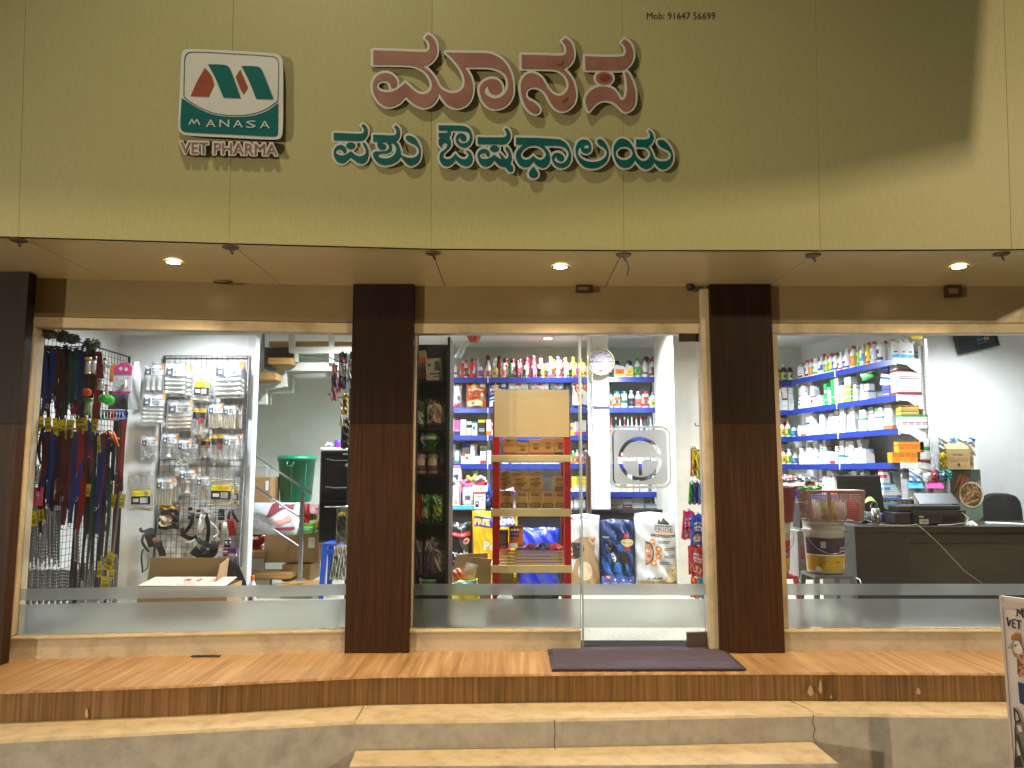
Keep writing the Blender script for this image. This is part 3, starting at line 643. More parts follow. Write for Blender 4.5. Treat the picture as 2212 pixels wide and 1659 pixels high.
def wordsign(label,x,y):return thing('word_sign',label,'sign lettering',sgn(x,y,0))
t=wordsign('large brown Kannada word with white rims on the gold fascia',2000,460)
letter(t,[MA],LBR);letter(t,[NA],LBR);letter(t,[SA,SAL,SAD],LBR)
for q_ in (ell(1540,792,95,62,K3,2020,120,20),parse("700,560! 790,555 860,512! 850,540 800,580 740,575",K3,2020,120),parse("815,1190! 930,1105! 920,1150 840,1212!",K3,2020,120)):mb=MB();slab(mb,[q_],sgn,.0062,.0035);part(mb,'worn_patch',mat('#7E3A1C',.5),t)
t=wordsign('short teal Kannada word under the large brown word',1480,660);letter(t,PA,LTE,8.5);letter(t,SHU,LTE,8.5)
t=wordsign('long teal Kannada word of five letters under the large brown word',2160,690)
letter(t,AU,LTE,8.5);letter(t,SSA,LTE,8.5);letter(t,DHA,LTE,8.5);letter(t,LA,LTE,8.5);letter(t,YA,LTE,8.5)
# ---- logo board: own plane parallel to the panel behind it
la,lb=JB[2],JB[3];LN=(lb-la).cross(Vector((0,-LEAN,1)));LN.normalize()
if LN.y>0:LN=-LN
def lgo(x,y,l):
 p0=la+LN*(.045+l);return PP(x/1.8228,y/1.8228,p0,LN)
def lc(s):return parse(s,.49729,600,100)
t=thing('logo_sign','white and teal rounded square logo board with a folded letter emblem','sign',lgo(905,540,0))
mb=MB();slab(mb,[lc("230,240 245,200 290,187 640,200 960,222 1010,240 1032,290 1036,550 1032,830 1015,890 960,905 600,888 260,868 215,840 205,780 218,500")],lgo,0,-.10,0,1)
part(mb,'board',[mat('#D5D2C8',.35),mat('#4A4030',.6)],t)
def lpart(name,strs,m,l):
 mb=MB()
 for s in strs:slab(mb,[lc(s)] if isinstance(s,str) else s,lgo,l,l-.003)
 part(mb,name,m,t)
TE=mat('#06605E',.35,0,.08);OR=mat('#93421E',.45,0,.3,14)
# thin frame line (arched bottom) as one ring
ringo="245,555! 250,350 258,240 300,209 640,222 950,243 985,258 1000,300 999,450 994,600! 900,665 780,705 640,715 480,695 350,640 260,580"
ringi="250,552! 255,350 263,243 302,213 640,226 948,247 982,262 996,300 995,450 990,597! 898,661 780,700 640,710 482,690 352,635 264,576"
lpart('frame_line',[[lc(ringo),lc(ringi)[::-1]]],TE,.003)
lpart('arched_band',["232,575! 350,650 480,705 640,724 790,715 910,675 996,612! 994,840 985,872 950,880 600,863 260,845 228,825 220,780"],TE,.003)
lpart('emblem_stroke',["440,307! 570,312 605,330 630,380 700,577! 563,572! 500,420","705,320! 830,325 860,345 885,395 960,586! 823,582! 765,440"],TE,.003)
for q_ in ("415,335! 465,395 488,470! 445,565! 302,560! 350,450","695,350! 725,420 755,490! 722,545! 690,490 660,405!"):lpart('emblem_facet',[q_],OR,.003)
def lvec(x,z,l):return lgo(x*.49729+600,-z*.49729+100,l)
d=Deco(lambda x,z,l:lvec(x,z,.0035+l))
for (xa,ya),(xb,yb) in (((290,788),(312,742)),((312,742),(331,778)),((331,778),(353,744)),((353,744),(376,790))):
 L_=math.hypot(xb-xa,yb-ya);nx,ny=-(yb-ya)/L_*5,(xb-xa)/L_*5;d.poly([(xa+nx,-ya-ny),(xb+nx,-yb-ny),(xb-nx,-yb+ny),(xa-nx,-ya+ny)],LWH)
for ch,x,y in (('A',462,775),('N',570,775),('A',678,778),('S',780,782),('A',890,785)):d.text(ch,x,-y,78 if ch!='M' else 92,LWH,58,.003)
d.mb.build('lettering',d.mats,None)
o=bpy.data.objects['lettering'];o.data.transform(Matrix.Translation(-t.location));o.parent=t
# VET PHARMA
t=thing('word_sign','brown VET PHARMA capitals with white rims under the logo board','sign lettering',lgo(905,590,0))
vs,fs=text2d('VET PHARMA',.018)
c=bpy.data.curves.new('vp','FONT');c.body='VET PHARMA';c.size=1;c.align_x='CENTER';c.align_y='CENTER';c.resolution_u=3;c.offset=.03;c.fill_mode='NONE'
o=bpy.data.objects.new('vp',c);COL.objects.link(o);dg=bpy.context.evaluated_depsgraph_get();dg.update();me=o.evaluated_get(dg).to_mesh()
adj={}
for e in me.edges:a,b=e.vertices;adj.setdefault(a,[]).append(b);adj.setdefault(b,[]).append(a)
co=[(v.co.x,v.co.y) for v in me.vertices];seen=set();loops=[]
for s0 in adj:
 if s0 in seen:continue
 lp=[s0];seen.add(s0)
 while True:
  nx=[q for q in adj[lp[-1]] if q not in seen]
  if not nx:break
  seen.add(nx[0]);lp.append(nx[0])
 if len(lp)>2:loops.append([co[i] for i in lp])
o.evaluated_get(dg).to_mesh_clear();bpy.data.objects.remove(o)
xs=[p[0] for q in loops for p in q];ys=[p[1] for q in loops for p in q];mx0,mx1,my0,my1=min(xs),max(xs),min(ys),max(ys)
def vpt(p):
 f=(p[0]-mx0)/(mx1-mx0);g=(p[1]-my0)/(my1-my0)
 x=222+f*(985-222);y=1012+16*f-g*90;return (x*.49729+600,y*.49729+100)
loops=[[vpt(p) for p in q] for q in loops]
mb=MB()
for gl in group_loops([thin(l,.08) for l in outset(loops,7,1.1)]):slab(mb,gl,lgo,.0,-.09,0,1)
part(mb,'letter_board',[LWH,LSD],t)
mb=MB()
for gl in group_loops(loops):slab(mb,gl,lgo,.004,-.001)
part(mb,'letter_face',[LBR],t)
# phone number printed on the fascia
pe_,pf_=JB[4],JB[5];FN2=(pf_-pe_).cross(Vector((0,-LEAN,1))).normalized();FN2=-FN2 if FN2.y>0 else FN2
d=Deco(lambda x,z,l:PP(x,-z,pe_+FN2*(.001+l),FN2));d.text('Mob: 91647 56699',1471,-34,148,mat('#3A3428',.6),15,.001)
o=d.build('phone_lettering',None);o.location=(0,0,0);tag(o,'small dark phone number printed high on the fascia','lettering')
# ================================================================ STOCK BUILDERS
HEX={'white':'#CCCCCA','grey':'#A9ACAE','red':'#B81D24','maroon':'#701824','orange':'#D9641C','amber':'#E08A14','yellow':'#E3C21A','lime':'#9BBF2A','green':'#1F8A3E','teal':'#0F7A74',
       'blue':'#1F4FA8','navy':'#18265E','purple':'#6A2A86','pink':'#D8508A','black':'#1B1B1E','brown':'#7A4A2A','cream':'#E3D7B4','silver':'#BFC3C8','gold':'#B99A3A','skyblue':'#3A9BD0','violet':'#3A3FA8','tan':'#B98F5F'}
CN={'skyblue':'light blue','lime':'lime green'}
def cn(c):return CN.get(c,c)
def cm(c):return card(HEX[c])
def plast(c):return mat(HEX[c],.3,0,.05,8)
def carton_mesh(w,h,d,style):
 """closed carton; front and both ends split into print bands (one connected mesh)"""
 mb=MB();xs=[0,.1,.62,.9,1]
 st={0:[(.16,1),(.08,0),(.30,0),(.06,2),(.06,0),(.06,2),(.28,0)],1:[(.62,0),(.05,2),(.05,0),(.28,1)],2:[(.25,0),(.2,1),(.08,0),(.05,2),(.05,0),(.05,2),(.32,0)],
          3:[(.12,1),(.2,0),(.26,1),(.08,0),(.06,2),(.28,0)],4:[(.3,1),(.1,0),(.3,1),(.06,2),(.24,1)],5:[(.1,0),(.06,2),(.06,0),(.06,2),(.06,0),(.06,2),(.3,0),(.3,0)]}[style]
 zs=[0];ms=[]
 for f,m in st[::-1]:zs.append(zs[-1]+f);ms.append(m)
 zs=[z/zs[-1] for z in zs]
 nx,nz=len(xs),len(zs)
 vs=[((x-.5)*w,-d/2,z*h) for z in zs for x in xs];fs=[];mi=[]
 for j in range(nz-1):
  for i in range(nx-1):
   m=ms[j]
   if m==2 and i in (0,3):m=0
   if style==3 and m==1 and j<nz-2 and i!=1:m=0
   if style==4 and i in (0,3):m=1
   mb.add([vs[j*nx+i],vs[j*nx+i+1],vs[(j+1)*nx+i+1],vs[(j+1)*nx+i]],[(0,1,2,3)],m)
 for j in range(nz-1):
  z0,z1=zs[j]*h,zs[j+1]*h;m=ms[j] if ms[j]!=2 else 0
  mb.add([(w/2,-d/2,z0),(w/2,d/2,z0),(w/2,d/2,z1),(w/2,-d/2,z1)],[(0,1,2,3)],m)
  mb.add([(-w/2,d/2,z0),(-w/2,-d/2,z0),(-w/2,-d/2,z1),(-w/2,d/2,z1)],[(0,1,2,3)],m)
 mb.add([(-w/2,-d/2,h),(w/2,-d/2,h),(w/2,d/2,h),(-w/2,d/2,h)],[(0,1,2,3)],1 if style==4 else 0)
 mb.add([(-w/2,-d/2,0),(-w/2,d/2,0),(w/2,d/2,0),(w/2,-d/2,0)],[(0,1,2,3)],0)
 mb.add([(-w/2,d/2,0),(-w/2,d/2,h),(w/2,d/2,h),(w/2,d/2,0)],[(0,1,2,3)],0)
 return mb
def weld(o):
 b=bmesh.new();b.from_mesh(o.data);bmesh.ops.remove_doubles(b,verts=b.verts,dist=1e-5);b.to_mesh(o.data);b.free()
def carton(p,w,h,d,body,acc,style,label,rz=0,group=None,ink='grey',cat='carton',rot=None):
 o=carton_mesh(w,h,d,style).build('carton',[cm(body),cm(acc),cm(ink)]);weld(o)
 o.location=p;o.rotation_euler=rot if rot else (0,0,rz);return tag(o,label,cat,group)
PROF={'round':[(.80,0),(.96,.02),(1,.05),(1,.62),(.93,.70),(.62,.79),(.40,.84),(.40,.88)],
  'jar':[(.85,0),(.98,.02),(1,.05),(1,.76),(.94,.82),(.80,.85),(.78,.88)],
  'cone':[(.86,0),(.98,.02),(1,.06),(1,.42),(.92,.56),(.55,.74),(.36,.84),(.34,.88)],
  'neck':[(.85,0),(.98,.02),(1,.05),(1,.42),(.80,.50),(.34,.58),(.24,.70),(.22,.88)],
  'wide':[(.85,0),(.98,.02),(1,.05),(1,.60),(.90,.70),(.70,.76),(.66,.80),(.66,.86)]}
CAPR={'round':.46,'jar':.84,'cone':.40,'neck':.30,'wide':.72}
def bottle(p,r,h,kind,body,cap,lab,label,rz=0,group=None,stripe=None,lying=None,flat=1.0,gloss=True):
 t=thing('bottle' if kind!='jar' else 'jar',label,'bottle' if kind!='jar' else 'jar',p,group,rz,rot=lying)
 bm=plast(body) if isinstance(body,str) else body
 MB().lathe([(a*r,z*h) for a,z in PROF[kind]],n=18,sy=flat).build('body',bm,t)
 c=CAPR[kind]*r;MB().lathe([(c,.865*h),(c*1.02,.88*h),(c*1.0,.985*h),(c*.9,h)],n=14,sy=flat).build('cap',plast(cap),t)
 if lab:
  z0,z1=(.10,.55) if kind in ('round','wide') else (.12,.68) if kind=='jar' else (.08,.40)
  mb=MB();zs=[z0*h,z0*h+(z1-z0)*h*.28,z0*h+(z1-z0)*h*.62,z1*h]
  mb.lathe([(r*1.012,z) for z in zs],n=18,cap=(0,0),a0=math.pi*1.02,a1=math.pi*1.98,sy=flat)
  nf=18
  for k in range(len(mb.f)):
   row,colm=divmod(k,nf);mb.m[k]=1 if row==0 and stripe else (2 if row==1 and 5<colm<12 else (3 if row==2 and 4<colm<14 else 0))
  mb.build('label',[cm(lab),cm(stripe or lab),card('#4B4F57'),cm(stripe or 'grey')],t)
 return t
def jug(p,w,h,body,cap,lab,label,rz=0,group=None,stripe='yellow'):
 t=thing('jug',label,'jug',p,group,rz);d=w*.62
 mb=MB();mb.prism([(-w/2,0),(w/2,0),(w/2,h*.66),(w*.36,h*.80),(-w*.05,h*.84),(-w*.10,h*.90),(-w*.40,h*.90),(-w/2,h*.76)],-d/2,d/2);mb.build('body',plast(body),t,bevel=w*.06)
 MB().lathe([(w*.14,h*.895),(w*.145,h*.97),(w*.12,h)],(-w*.25,0,0),14).build('cap',plast(cap),t)
 dd=Deco(lambda x,z,l:(x,-d/2-l,z));dd.rect(-w*.38,h*.1,w*.40,h*.58,cm(lab));dd.rect(-w*.38,h*.1,w*.40,h*.24,cm(stripe));dd.rect(-w*.2,h*.34,w*.2,h*.40,INK);dd.build('label',t)
 return t
class Rack:
 def __init__(s,A,B):s.A=Vector(A);s.e=(Vector(B)-s.A);s.L=s.e.length;s.e.normalize();s.n=Vector((-s.e.y,s.e.x));s.rz=math.atan2(s.e.y,s.e.x)
 def at(s,a,d,z):p=s.A+s.e*a+s.n*d;return Vector((p.x,p.y,z))
RAILB=mat('#1D3180',.28,.1,.06);SHELFM=mat('#D9DADB',.4,.1,.04);BACKP=mat('#85878A',.5,.1,.05)
def rack(rk,zs,depth,label,joints=(),brackets=False):
 t=thing('shelf_rack',label,'shelving',rk.at(0,0,.05),None,rk.rz);L=rk.L;zb=-.05
 MB().box(0,depth,zs[-1]-.35+zb,L,depth+.02,zs[0]+.02+zb).build('back_panel',BACKP,t)
 for x in [0]+list(joints)+[L]:MB().box(x-.015,depth-.03,0,x+.015,depth-.002,zs[0]+.12+zb).build('upright',SHELFM,t)
 for z in zs:
  xs=[0]+list(joints)+[L]
  for a,b in zip(xs[:-1],xs[1:]):
   o=MB().box(a+.002,.004,z-.018+zb,b-.002,depth-.032,z+zb).build('shelf',SHELFM,t)
   mb=MB().hexa([(a+.004,-.010,z-.052+zb),(b-.004,-.010,z-.052+zb),(b-.004,.003,z-.052+zb),(a+.004,.003,z-.052+zb)],[(a+.004,-.001,z+.004+zb),(b-.004,-.001,z+.004+zb),(b-.004,.003,z+.004+zb),(a+.004,.003,z+.004+zb)])
   mb.build('price_rail',RAILB,o,bevel=.002)
   MB().box(b-.006,-.012,z-.055+zb,b+.004,.004,z+.006+zb).build('rail_end',mat('#DADDE2',.4),o)
  if brackets:
   o=MB().prism([(0,0),(depth,0),(depth,-.13),(depth*.75,-.12),(depth*.35,-.055),(0,-.045)],-.004,.004).build('bracket',mat('#E2E2DD',.4,0,.04),t)
   o.rotation_euler=(0,0,math.pi/2);o.location=(L+.006,.0,z+zb+.002)
 return t
CTR=Rack((P(962,900,3).x,3.0),(P(1278,900,3).x,3.0));MID=Rack((P(1308,900,2.95).x,2.95),(P(1425,900,2.95).x,2.95));SIDE=Rack((3.04,3.1),(3.38,1.5));FAR=Rack((P(1478,900,3.3).x,3.3),(P(1724,900,3.3).x,3.3))
ZL=[2.165,1.838,1.545,1.243,.95]
rack(CTR,ZL,.34,'blue railed wall shelves behind the red display stand',[P(1054,900,3).x-CTR.A.x])
rack(MID,ZL,.34,'narrow blue railed wall shelves between the two white columns')
rack(FAR,ZL,.34,'blue railed wall shelves seen beyond the second dark pillar')
side_rack=rack(SIDE,[2.15,1.828,1.537,1.237,.93],.27,'blue railed shelves along the side wall above the desk',[.78],True)
o=MB().box(-.02,-.012,0,.03,.012,2.28).build('slotted_post',mat('#D6D6CE',.4),side_rack);o.location=(SIDE.L+.015,.275,0)
mb=MB()
for i in range(60):mb.box(-.004,-.014,.25+i*.033,.004,-.0125,.268+i*.033)
q=mb.build('slots',BLACKM,o);q.location=(0,0,0)
q['kind']='stuff'
def ux(u,Y=3.05):return P(u,900,Y).x
# ---- rear shelves, top shelf bottles: pixel column, kind, body, cap, label, stripe, radius, height
TOP=[(983,'round','white','white','red','white',.030,.17),(1000,'round','red','white','white','red',.034,.19),(1004+1.5,'round','white','red','white','maroon',.032,.20),(1019.5,'round','red','black','white','red',.036,.215),
       (1037.5,'round','white','purple','pink','purple',.034,.15),(1054,'cone','white','white','cream','red',.034,.195),(1070,'neck','gold','cream','white','gold',.034,.22),(1088,'wide','white','white','white','orange',.035,.165),
       (1103,'jar','green','green','white','green',.030,.165),(1118,'cone','maroon','maroon','white','maroon',.037,.195),(1135,'round','white','red','white','green',.036,.165),(1151,'round','pink','maroon','white','pink',.034,.165),
       (1166.5,'round','white','orange','amber','black',.033,.185),(1181.5,'wide','white','white','cream','red',.032,.155),(1197,'round','white','orange','white','orange',.034,.2),(1213.5,'round','white','orange','white','red',.034,.195),(1231,'round','white','orange','yellow','navy',.034,.165),(1246,'round','pink','yellow','yellow','pink',.034,.165),(1263,'round','white','yellow','amber','yellow',.034,.17)]
NM={'round':'bottle','jar':'jar','cone':'cone shouldered bottle','neck':'long necked bottle','wide':'wide mouthed bottle'}
for i,(u,k,b,c,l,s_,r,h) in enumerate(TOP):
 bottle(Vector((ux(u),3.05,2.166)),r,h,k,b,c,l,f'{cn(b)} {NM[k]} with {cn(c)} cap, {nth(i)} along the front of the rear top shelf',group=None,stripe=s_,rz=random.uniform(-.3,.3))
BKR=[(1030,'silver','orange'),(1054,'maroon','maroon'),(1066,'white','white'),(1079,'maroon','black'),(1092,'maroon','maroon'),(1107,'maroon','maroon'),(1122,'maroon','maroon'),(1137,'maroon','maroon'),(1152,'maroon','maroon'),(1168,'yellow','grey'),(1190,'navy','orange'),(1207,'white','violet'),(1223,'cream','yellow'),(1240,'yellow','yellow'),(1256,'yellow','yellow')]
for i,(u,b,c) in enumerate(BKR):
 bottle(Vector((ux(u,3.17),3.17,2.166)),.036,random.uniform(.225,.27),'wide' if b=='maroon' else 'round',b,c,None,f'{cn(b)} tub with {cn(c)} lid, {nth(i)} in the back row of the rear top shelf')
# ---- middle shelves between the columns
jug(Vector((ux(1339,3),3.0,2.166)),.12,.155,'white','navy','orange','white jug with orange label on the top shelf beside the clock',stripe='yellow')
jug(Vector((ux(1360.5,3),3.0,2.166)),.088,.16,'white','white','yellow','smaller white jug with yellow label on the top shelf',stripe='amber')
for i,(u,k,b,c,l,s_,r,h) in enumerate([(1378.5,'round','white','green','lime','green',.034,.215),(1394.5,'cone','white','green','brown','white',.034,.21),(1411,'round','white','red','white','maroon',.036,.205),(1319,'round','white','white','green','black',.022,.10)]):
 bottle(Vector((ux(u,3),3.0,2.166)),r,h,k,b,c,l,f'white bottle with {cn(c)} cap and {cn(l)} label on the top shelf near the clock',stripe=s_)
for i,(u,z,b,c) in enumerate([(1333,.165,'white','navy'),(1360,.17,'white','navy'),(1398,.215,'white','maroon'),(1415,.215,'white','navy')]):
 bottle(Vector((ux(u,3.1),3.22,2.166+z)),.04,.2,'jar',b,c,None,f'white drum lying with its {c} lid outward, {nth(i)} on the column shelf pile',lying=(R(90),0,0)).location.y=3.28
for i,(u,k,b,c,l,s_,r,h) in enumerate([(1320,'round','white','maroon','white','orange',.028,.17),(1333,'jar','white','teal','white','orange',.036,.18),(1348.5,'jar','white','teal','green','white',.035,.18),(1364,'round','silver','silver','navy','black',.034,.19),(1379,'round','white','white','pink','orange',.034,.18),(1394.5,'jar','white','red','cream','red',.038,.175),(1410,'round','white','blue','white','lime',.034,.165)]):
 bottle(Vector((ux(u,3),3.0,1.839)),r,h,k,b,c,l,f'{cn(b)} {NM[k]} with {cn(c)} cap, {nth(i)} on the second shelf between the columns',stripe=s_)
for i,u in enumerate([1320,1330,1339,1349,1356,1364.5,1374.5,1384.5,1396,1405.5,1416]):
 b=['brown','black','white','maroon','white','white','white','white','black','white','white'][i];c=['red','white','red','white','green','white','red','red','black','white','silver'][i]
 bottle(Vector((ux(u,3),3.0,1.546)),.026,.20,'neck',b,c,['red','green','blue','white','white','skyblue','white','maroon','navy','skyblue','orange'][i],f'{b} long necked bottle, {nth(i)} on the third shelf above the door emblem')
# ---- cartons on rows
PALW=['white']*7
def row(rk,z,s0,s1,lab,n0=0,hmin=.07,hmax=.15,wmin=.035,wmax=.085,dpt=.08,off=.02,accs=None,bodies=None,stack=.5,seed=1,hcap=.26,tier2=True,gapp=.1):
 rd=random.Random(seed);s=s0;i=n0;accs=accs or ['blue','red','green','orange','white','white','silver','maroon','white','teal','white','cream'];bodies=bodies or ['white']*8+['cream','grey']
 while s<s1:
  w=rd.uniform(wmin,wmax);h=rd.uniform(hmin,hmax);d=rd.uniform(dpt*.7,dpt*1.2)
  if s+w>s1+.01:break
  b=rd.choice(bodies);a=rd.choice(accs);st=rd.choice([0,5,2,5,3,0,1,5])
  sz='tall' if h>w*1.9 else 'flat' if h<w*.8 else 'small' if w<.05 else 'plain'
  yo=off+rd.uniform(0,.03)+d/2
  carton(rk.at(s+w/2,yo,z+.001),w,h,d,b,a,st,f'{sz} {cn(b)} carton, {cn(a)} print, {nth(i)} on {lab}',rk.rz+rd.uniform(-.05,.05));i+=1
  if tier2 and rd.random()<stack:
   hh=h;k=0
   while hh<hcap-.05 and k<3 and rd.random()<.88:
    h2=rd.uniform(.03,min(.08,hcap-hh));w2=w*rd.uniform(.75,1.0);b2=rd.choice(bodies);a2=rd.choice(accs);d2=d*rd.uniform(.75,.98)
    carton(rk.at(s+w/2,yo+rd.uniform(-.004,.004),z+.002+hh),w2,h2,d2,b2,a2,rd.choice([0,5,2,5,0]),f'{cn(b2)} carton with {cn(a2)} print {["over", "high over", "atop"][k]} the {nth(i - 1)}, {lab}',rk.rz+rd.uniform(-.18,.18));hh+=h2+.001;k+=1
  s+=w+rd.uniform(.001,.012)+(rd.uniform(.01,.04) if rd.random()<gapp else 0)
 return i
def s_of(rk,u,Y):return P(u,900,Y).x-rk.A.x
def cc(u0,u1,v0,z,b,a,st,label,Y=3.05,d=.07,rz=0,rk=None,cat='carton'):
 x0,x1=ux(u0,Y),ux(u1,Y);h=P(1100,v0,Y).z-z
 return carton(Vector(((x0+x1)/2,Y+d/2,z)),x1-x0,h,d,b,a,st,label,rz)
# third rear shelf
Z3=1.546
for u0,u1,v0,b,a,st,l in [(974,981,903,'white','red',1,'slim white and red carton at the near end of the third rear shelf'),(982,993,908,'pink','navy',1,'pink and navy carton on the third rear shelf'),(995,1007,906,'white','green',5,'tall white carton with green print on the third rear shelf'),
  (1008,1019,910,'grey','black',2,'short grey carton on the third rear shelf'),(1020,1031,911,'white','teal',3,'white carton with teal dog motif on the third rear shelf'),(1033,1048,907,'black','yellow',0,'black carton with yellow lid band on the third rear shelf'),(1051,1061,906,'white','orange',1,'white carton with orange base band beside the red stand'),
  (1062,1070,909,'white','maroon',3,'white carton with maroon motif tucked behind the red post'),(1233,1240,911,'yellow','violet',3,'narrow yellow carton with violet dot on the third rear shelf'),(1241,1252,911,'white','pink',1,'white carton with pink base on the third rear shelf by the door edge'),(1254,1266,908,'white','purple',1,'white carton with purple base on the third rear shelf behind the door edge')]:
 cc(u0,u1,v0,Z3,b,a,st,l)
for u0,u1,z0,h,b,a,l in [(1014,1024,.115,.035,'white','green','white and green carton lying on the third rear shelf row'),(984,992,.128,.03,'navy','pink','navy block carton topping the pink carton'),(1254,1266,.125,.045,'grey','white','grey carton topping the purple based carton')]:
 x0,x1=ux(u0),ux(u1);carton(Vector(((x0+x1)/2,3.14,Z3+z0*0+.002)),x1-x0,z0+h,.05,b,a,2,l)
row(CTR,1.244,.03,s_of(CTR,1062,3.05),'fourth rear shelf',seed=11,hmin=.09,hmax=.15,wmin=.035,wmax=.06,stack=.2,hcap=.2)
row(CTR,1.244,.03,s_of(CTR,1062,3.15),'back row of the fourth rear shelf',seed=12,off=.15,hmin=.16,hmax=.24,wmin=.05,wmax=.09,stack=0)
row(CTR,1.244,s_of(CTR,1085,3.05),s_of(CTR,1225,3.05),'fourth rear shelf behind the stand',seed=13,hmin=.05,hmax=.09,wmin=.05,wmax=.10,stack=.0)
for i,(u,b,c,l) in enumerate([(1237,'green','white','white'),(1246,'white','white','orange'),(1256,'white','orange','white'),(1265,'blue','white','blue')]):
 bottle(Vector((ux(u),3.05,1.244)),.027,.14+.01*(i%2),'round',b,c,l,f'small {b} bottle with {c} cap and {l} label on the fourth rear shelf',stripe='orange')
for i,(u,v) in enumerate([(1249,975),(1264,970),(1262,980)]):
 bottle(Vector((ux(u,3.2),3.25,1.30+.07*i)),.03,.14,'jar','white',['white','silver','grey'][i],None,f'white drum with {["white", "silver", "grey"][i]} lid lying in the back of the fourth rear shelf',lying=(R(90),0,0))
row(CTR,.951,.10,.42,'lowest rear shelf',seed=15,hmin=.06,hmax=.12,bodies=['white','pink','lime','grey','cream'],stack=.4)
for i in range(3):
 for j in range(4):
  a=['yellow','lime','yellow'][i]
  carton(Vector((ux(1239+11*i),3.07,.952+.041*j)),.052,.039,.07,a,['lime','yellow','amber'][i],[2,0,1][i],f'small {cn(a)} carton, {["bottom", "second", "third", "top"][j]} of the {["first", "middle", "last"][i]} pile on the lowest rear shelf')
# middle shelves, lower rows seen through the emblem
for zz,nm,sd in ((1.244,'fourth column shelf',21),(.951,'lowest column shelf',22)):
 row(MID,zz,.03,MID.L-.02,nm,seed=sd,hmin=.08,hmax=.15,accs=['orange','red','navy','teal'],stack=.3)
# ---- food packs on the second rear shelf
def bag(u0,v0,u1,v1,Y,colr,label,d=.10,name='food_bag',cat='food bag',group=None,rz=0,z=None,seed=1,lean=0,wr=.006,top='seal',mats=None,nu=18,nv=22):
 """pillow pack standing on its base; returns thing and its front map"""
 x0,z0,x1,z1=RC(u0,v0,u1,v1,Y);w,h=x1-x0,z1-z0
 t=thing(name,label,cat,((x0+x1)/2,Y,z0 if z is None else z),group,rz,rot=(lean,0,rz) if lean else None)
 rd=random.Random(seed);ph=[(rd.uniform(2,9),rd.uniform(2,9),rd.uniform(0,6.28),rd.uniform(.4,1)) for _ in range(5)]
 def bulge(s,q):
  a=max(0,math.sin(math.pi*min(max(s,0),1)))**.5
  zt=min(max(q,0),1);b=min(1,zt/.12)**.5*min(1,(1-zt)/(.22 if top=='seal' else .12))**.6 if 0<zt<1 else 0
  wv=sum(k*math.sin(fx*s*3+fz*zt*3+p) for fx,fz,p,k in ph)*wr
  return d/2*a*b+wv*min(1,4*a)*min(1,b*1.5+.3)
 def edge(s,q):return (s-.5)*w*(1-.035*math.sin(math.pi*q)*(1 if top=='seal' else .4))
 def fm(x,zc,l):s,q=x/w+.5,zc/h;return (edge(s,q),-bulge(s,q)-l,zc+.006*math.sin(9*s+seed))
 mb=MB();mb.surf(lambda s,q:fm((s-.5)*w,q*h,0),nu,nv);mb.surf(lambda s,q:(lambda p:(p[0],-p[1],p[2]))(fm((.5-s)*w,q*h,0)),nu,nv)
 o=mb.build('pack',mats or foil(colr),t);weld(o)
 return t,fm,w,h
def pets(d,x,z,s,m,m2=None):
 d.poly([(x-s*.35,z),(x+s*.45,z),(x+s*.42,z+s*.45),(x+s*.15,z+s*.85),(x+s*.22,z+s*1.15),(x+s*.05,z+s*1.35),(x,z+s*1.55),(x-s*.12,z+s*1.36),(x-s*.34,z+s*1.36),(x-s*.44,z+s*1.55),(x-s*.5,z+s*1.3),(x-s*.48,z+s*1.0),(x-s*.25,z+s*.8),(x-s*.38,z+s*.4)],m)
 if m2:d.ell(x-s*.2,z+s*1.02,s*.16,s*.14,m2);d.ell(x-s*.02,z+s*.45,s*.16,s*.28,m2)
Y2=3.06;Z2=1.839
t,fm,w,h=bag(974,829,998,881,Y2,'#D5D8DC','white food pack with pink base band on the second rear shelf',z=Z2,seed=2);d=Deco(fm,.02);d.rect(-w*.46,h*.02,w*.44,h*.2,card('#D8458F'),8);d.rect(-w*.46,h*.2,w*.44,h*.23,card('#E6A9C6'),6);d.ell(w*.2,h*.4,w*.12,h*.08,INK);d.build('printed_design',t)
for u0,u1,c,lb,t2 in ((1006.5,1052,'#B4511E','orange','#7E1F1B'),(1053.5,1096,'#16407E','blue','#7A2A6A')):
 t,fm,w,h=bag(u0,824,u1,881,Y2,c,f'{lb} food pack with pale star lettering on the second rear shelf',z=Z2,seed=3+(lb=='blue'));d=Deco(fm,.02)
 d.poly([(w*.5*.5*a*math.cos(R(90+36*k))-w*.1,h*.80+a*h*.2*math.sin(R(90+36*k))) for k,a in enumerate([1,.4]*5)],card('#C9A35A'));d.text('PetStar',0,h*.71,w*.72,card('#E9E4D8'),h*.10,.02)
 d.rect(-w*.4,h*.52,w*.05,h*.59,card(t2),3);d.text('MEATY FREE' if lb=='orange' else 'LAMB & RICE',-w*.17,h*.555,w*.36,WHITE);d.rect(-w*.4,h*.36,w*.1,h*.41,card('#8E1D22' if lb=='orange' else '#E7E7E7'),3)
 d.rect(-w*.4,h*.08,w*.3,h*.30,card('#D8CF9A' if lb=='orange' else '#D9E2EC'),5);d.ell(-w*.14,h*.2,w*.1,h*.06,card('#6E4A7A'));d.ell(w*.28,h*.42,w*.11,h*.15,card('#8F7C66'));d.ell(w*.28,h*.52,w*.07,h*.07,card('#E8E0D2'));d.rect(w*.2,h*.82,w*.42,h*.95,card('#C9D2DA'),2)
 d.build('printed_design',t)
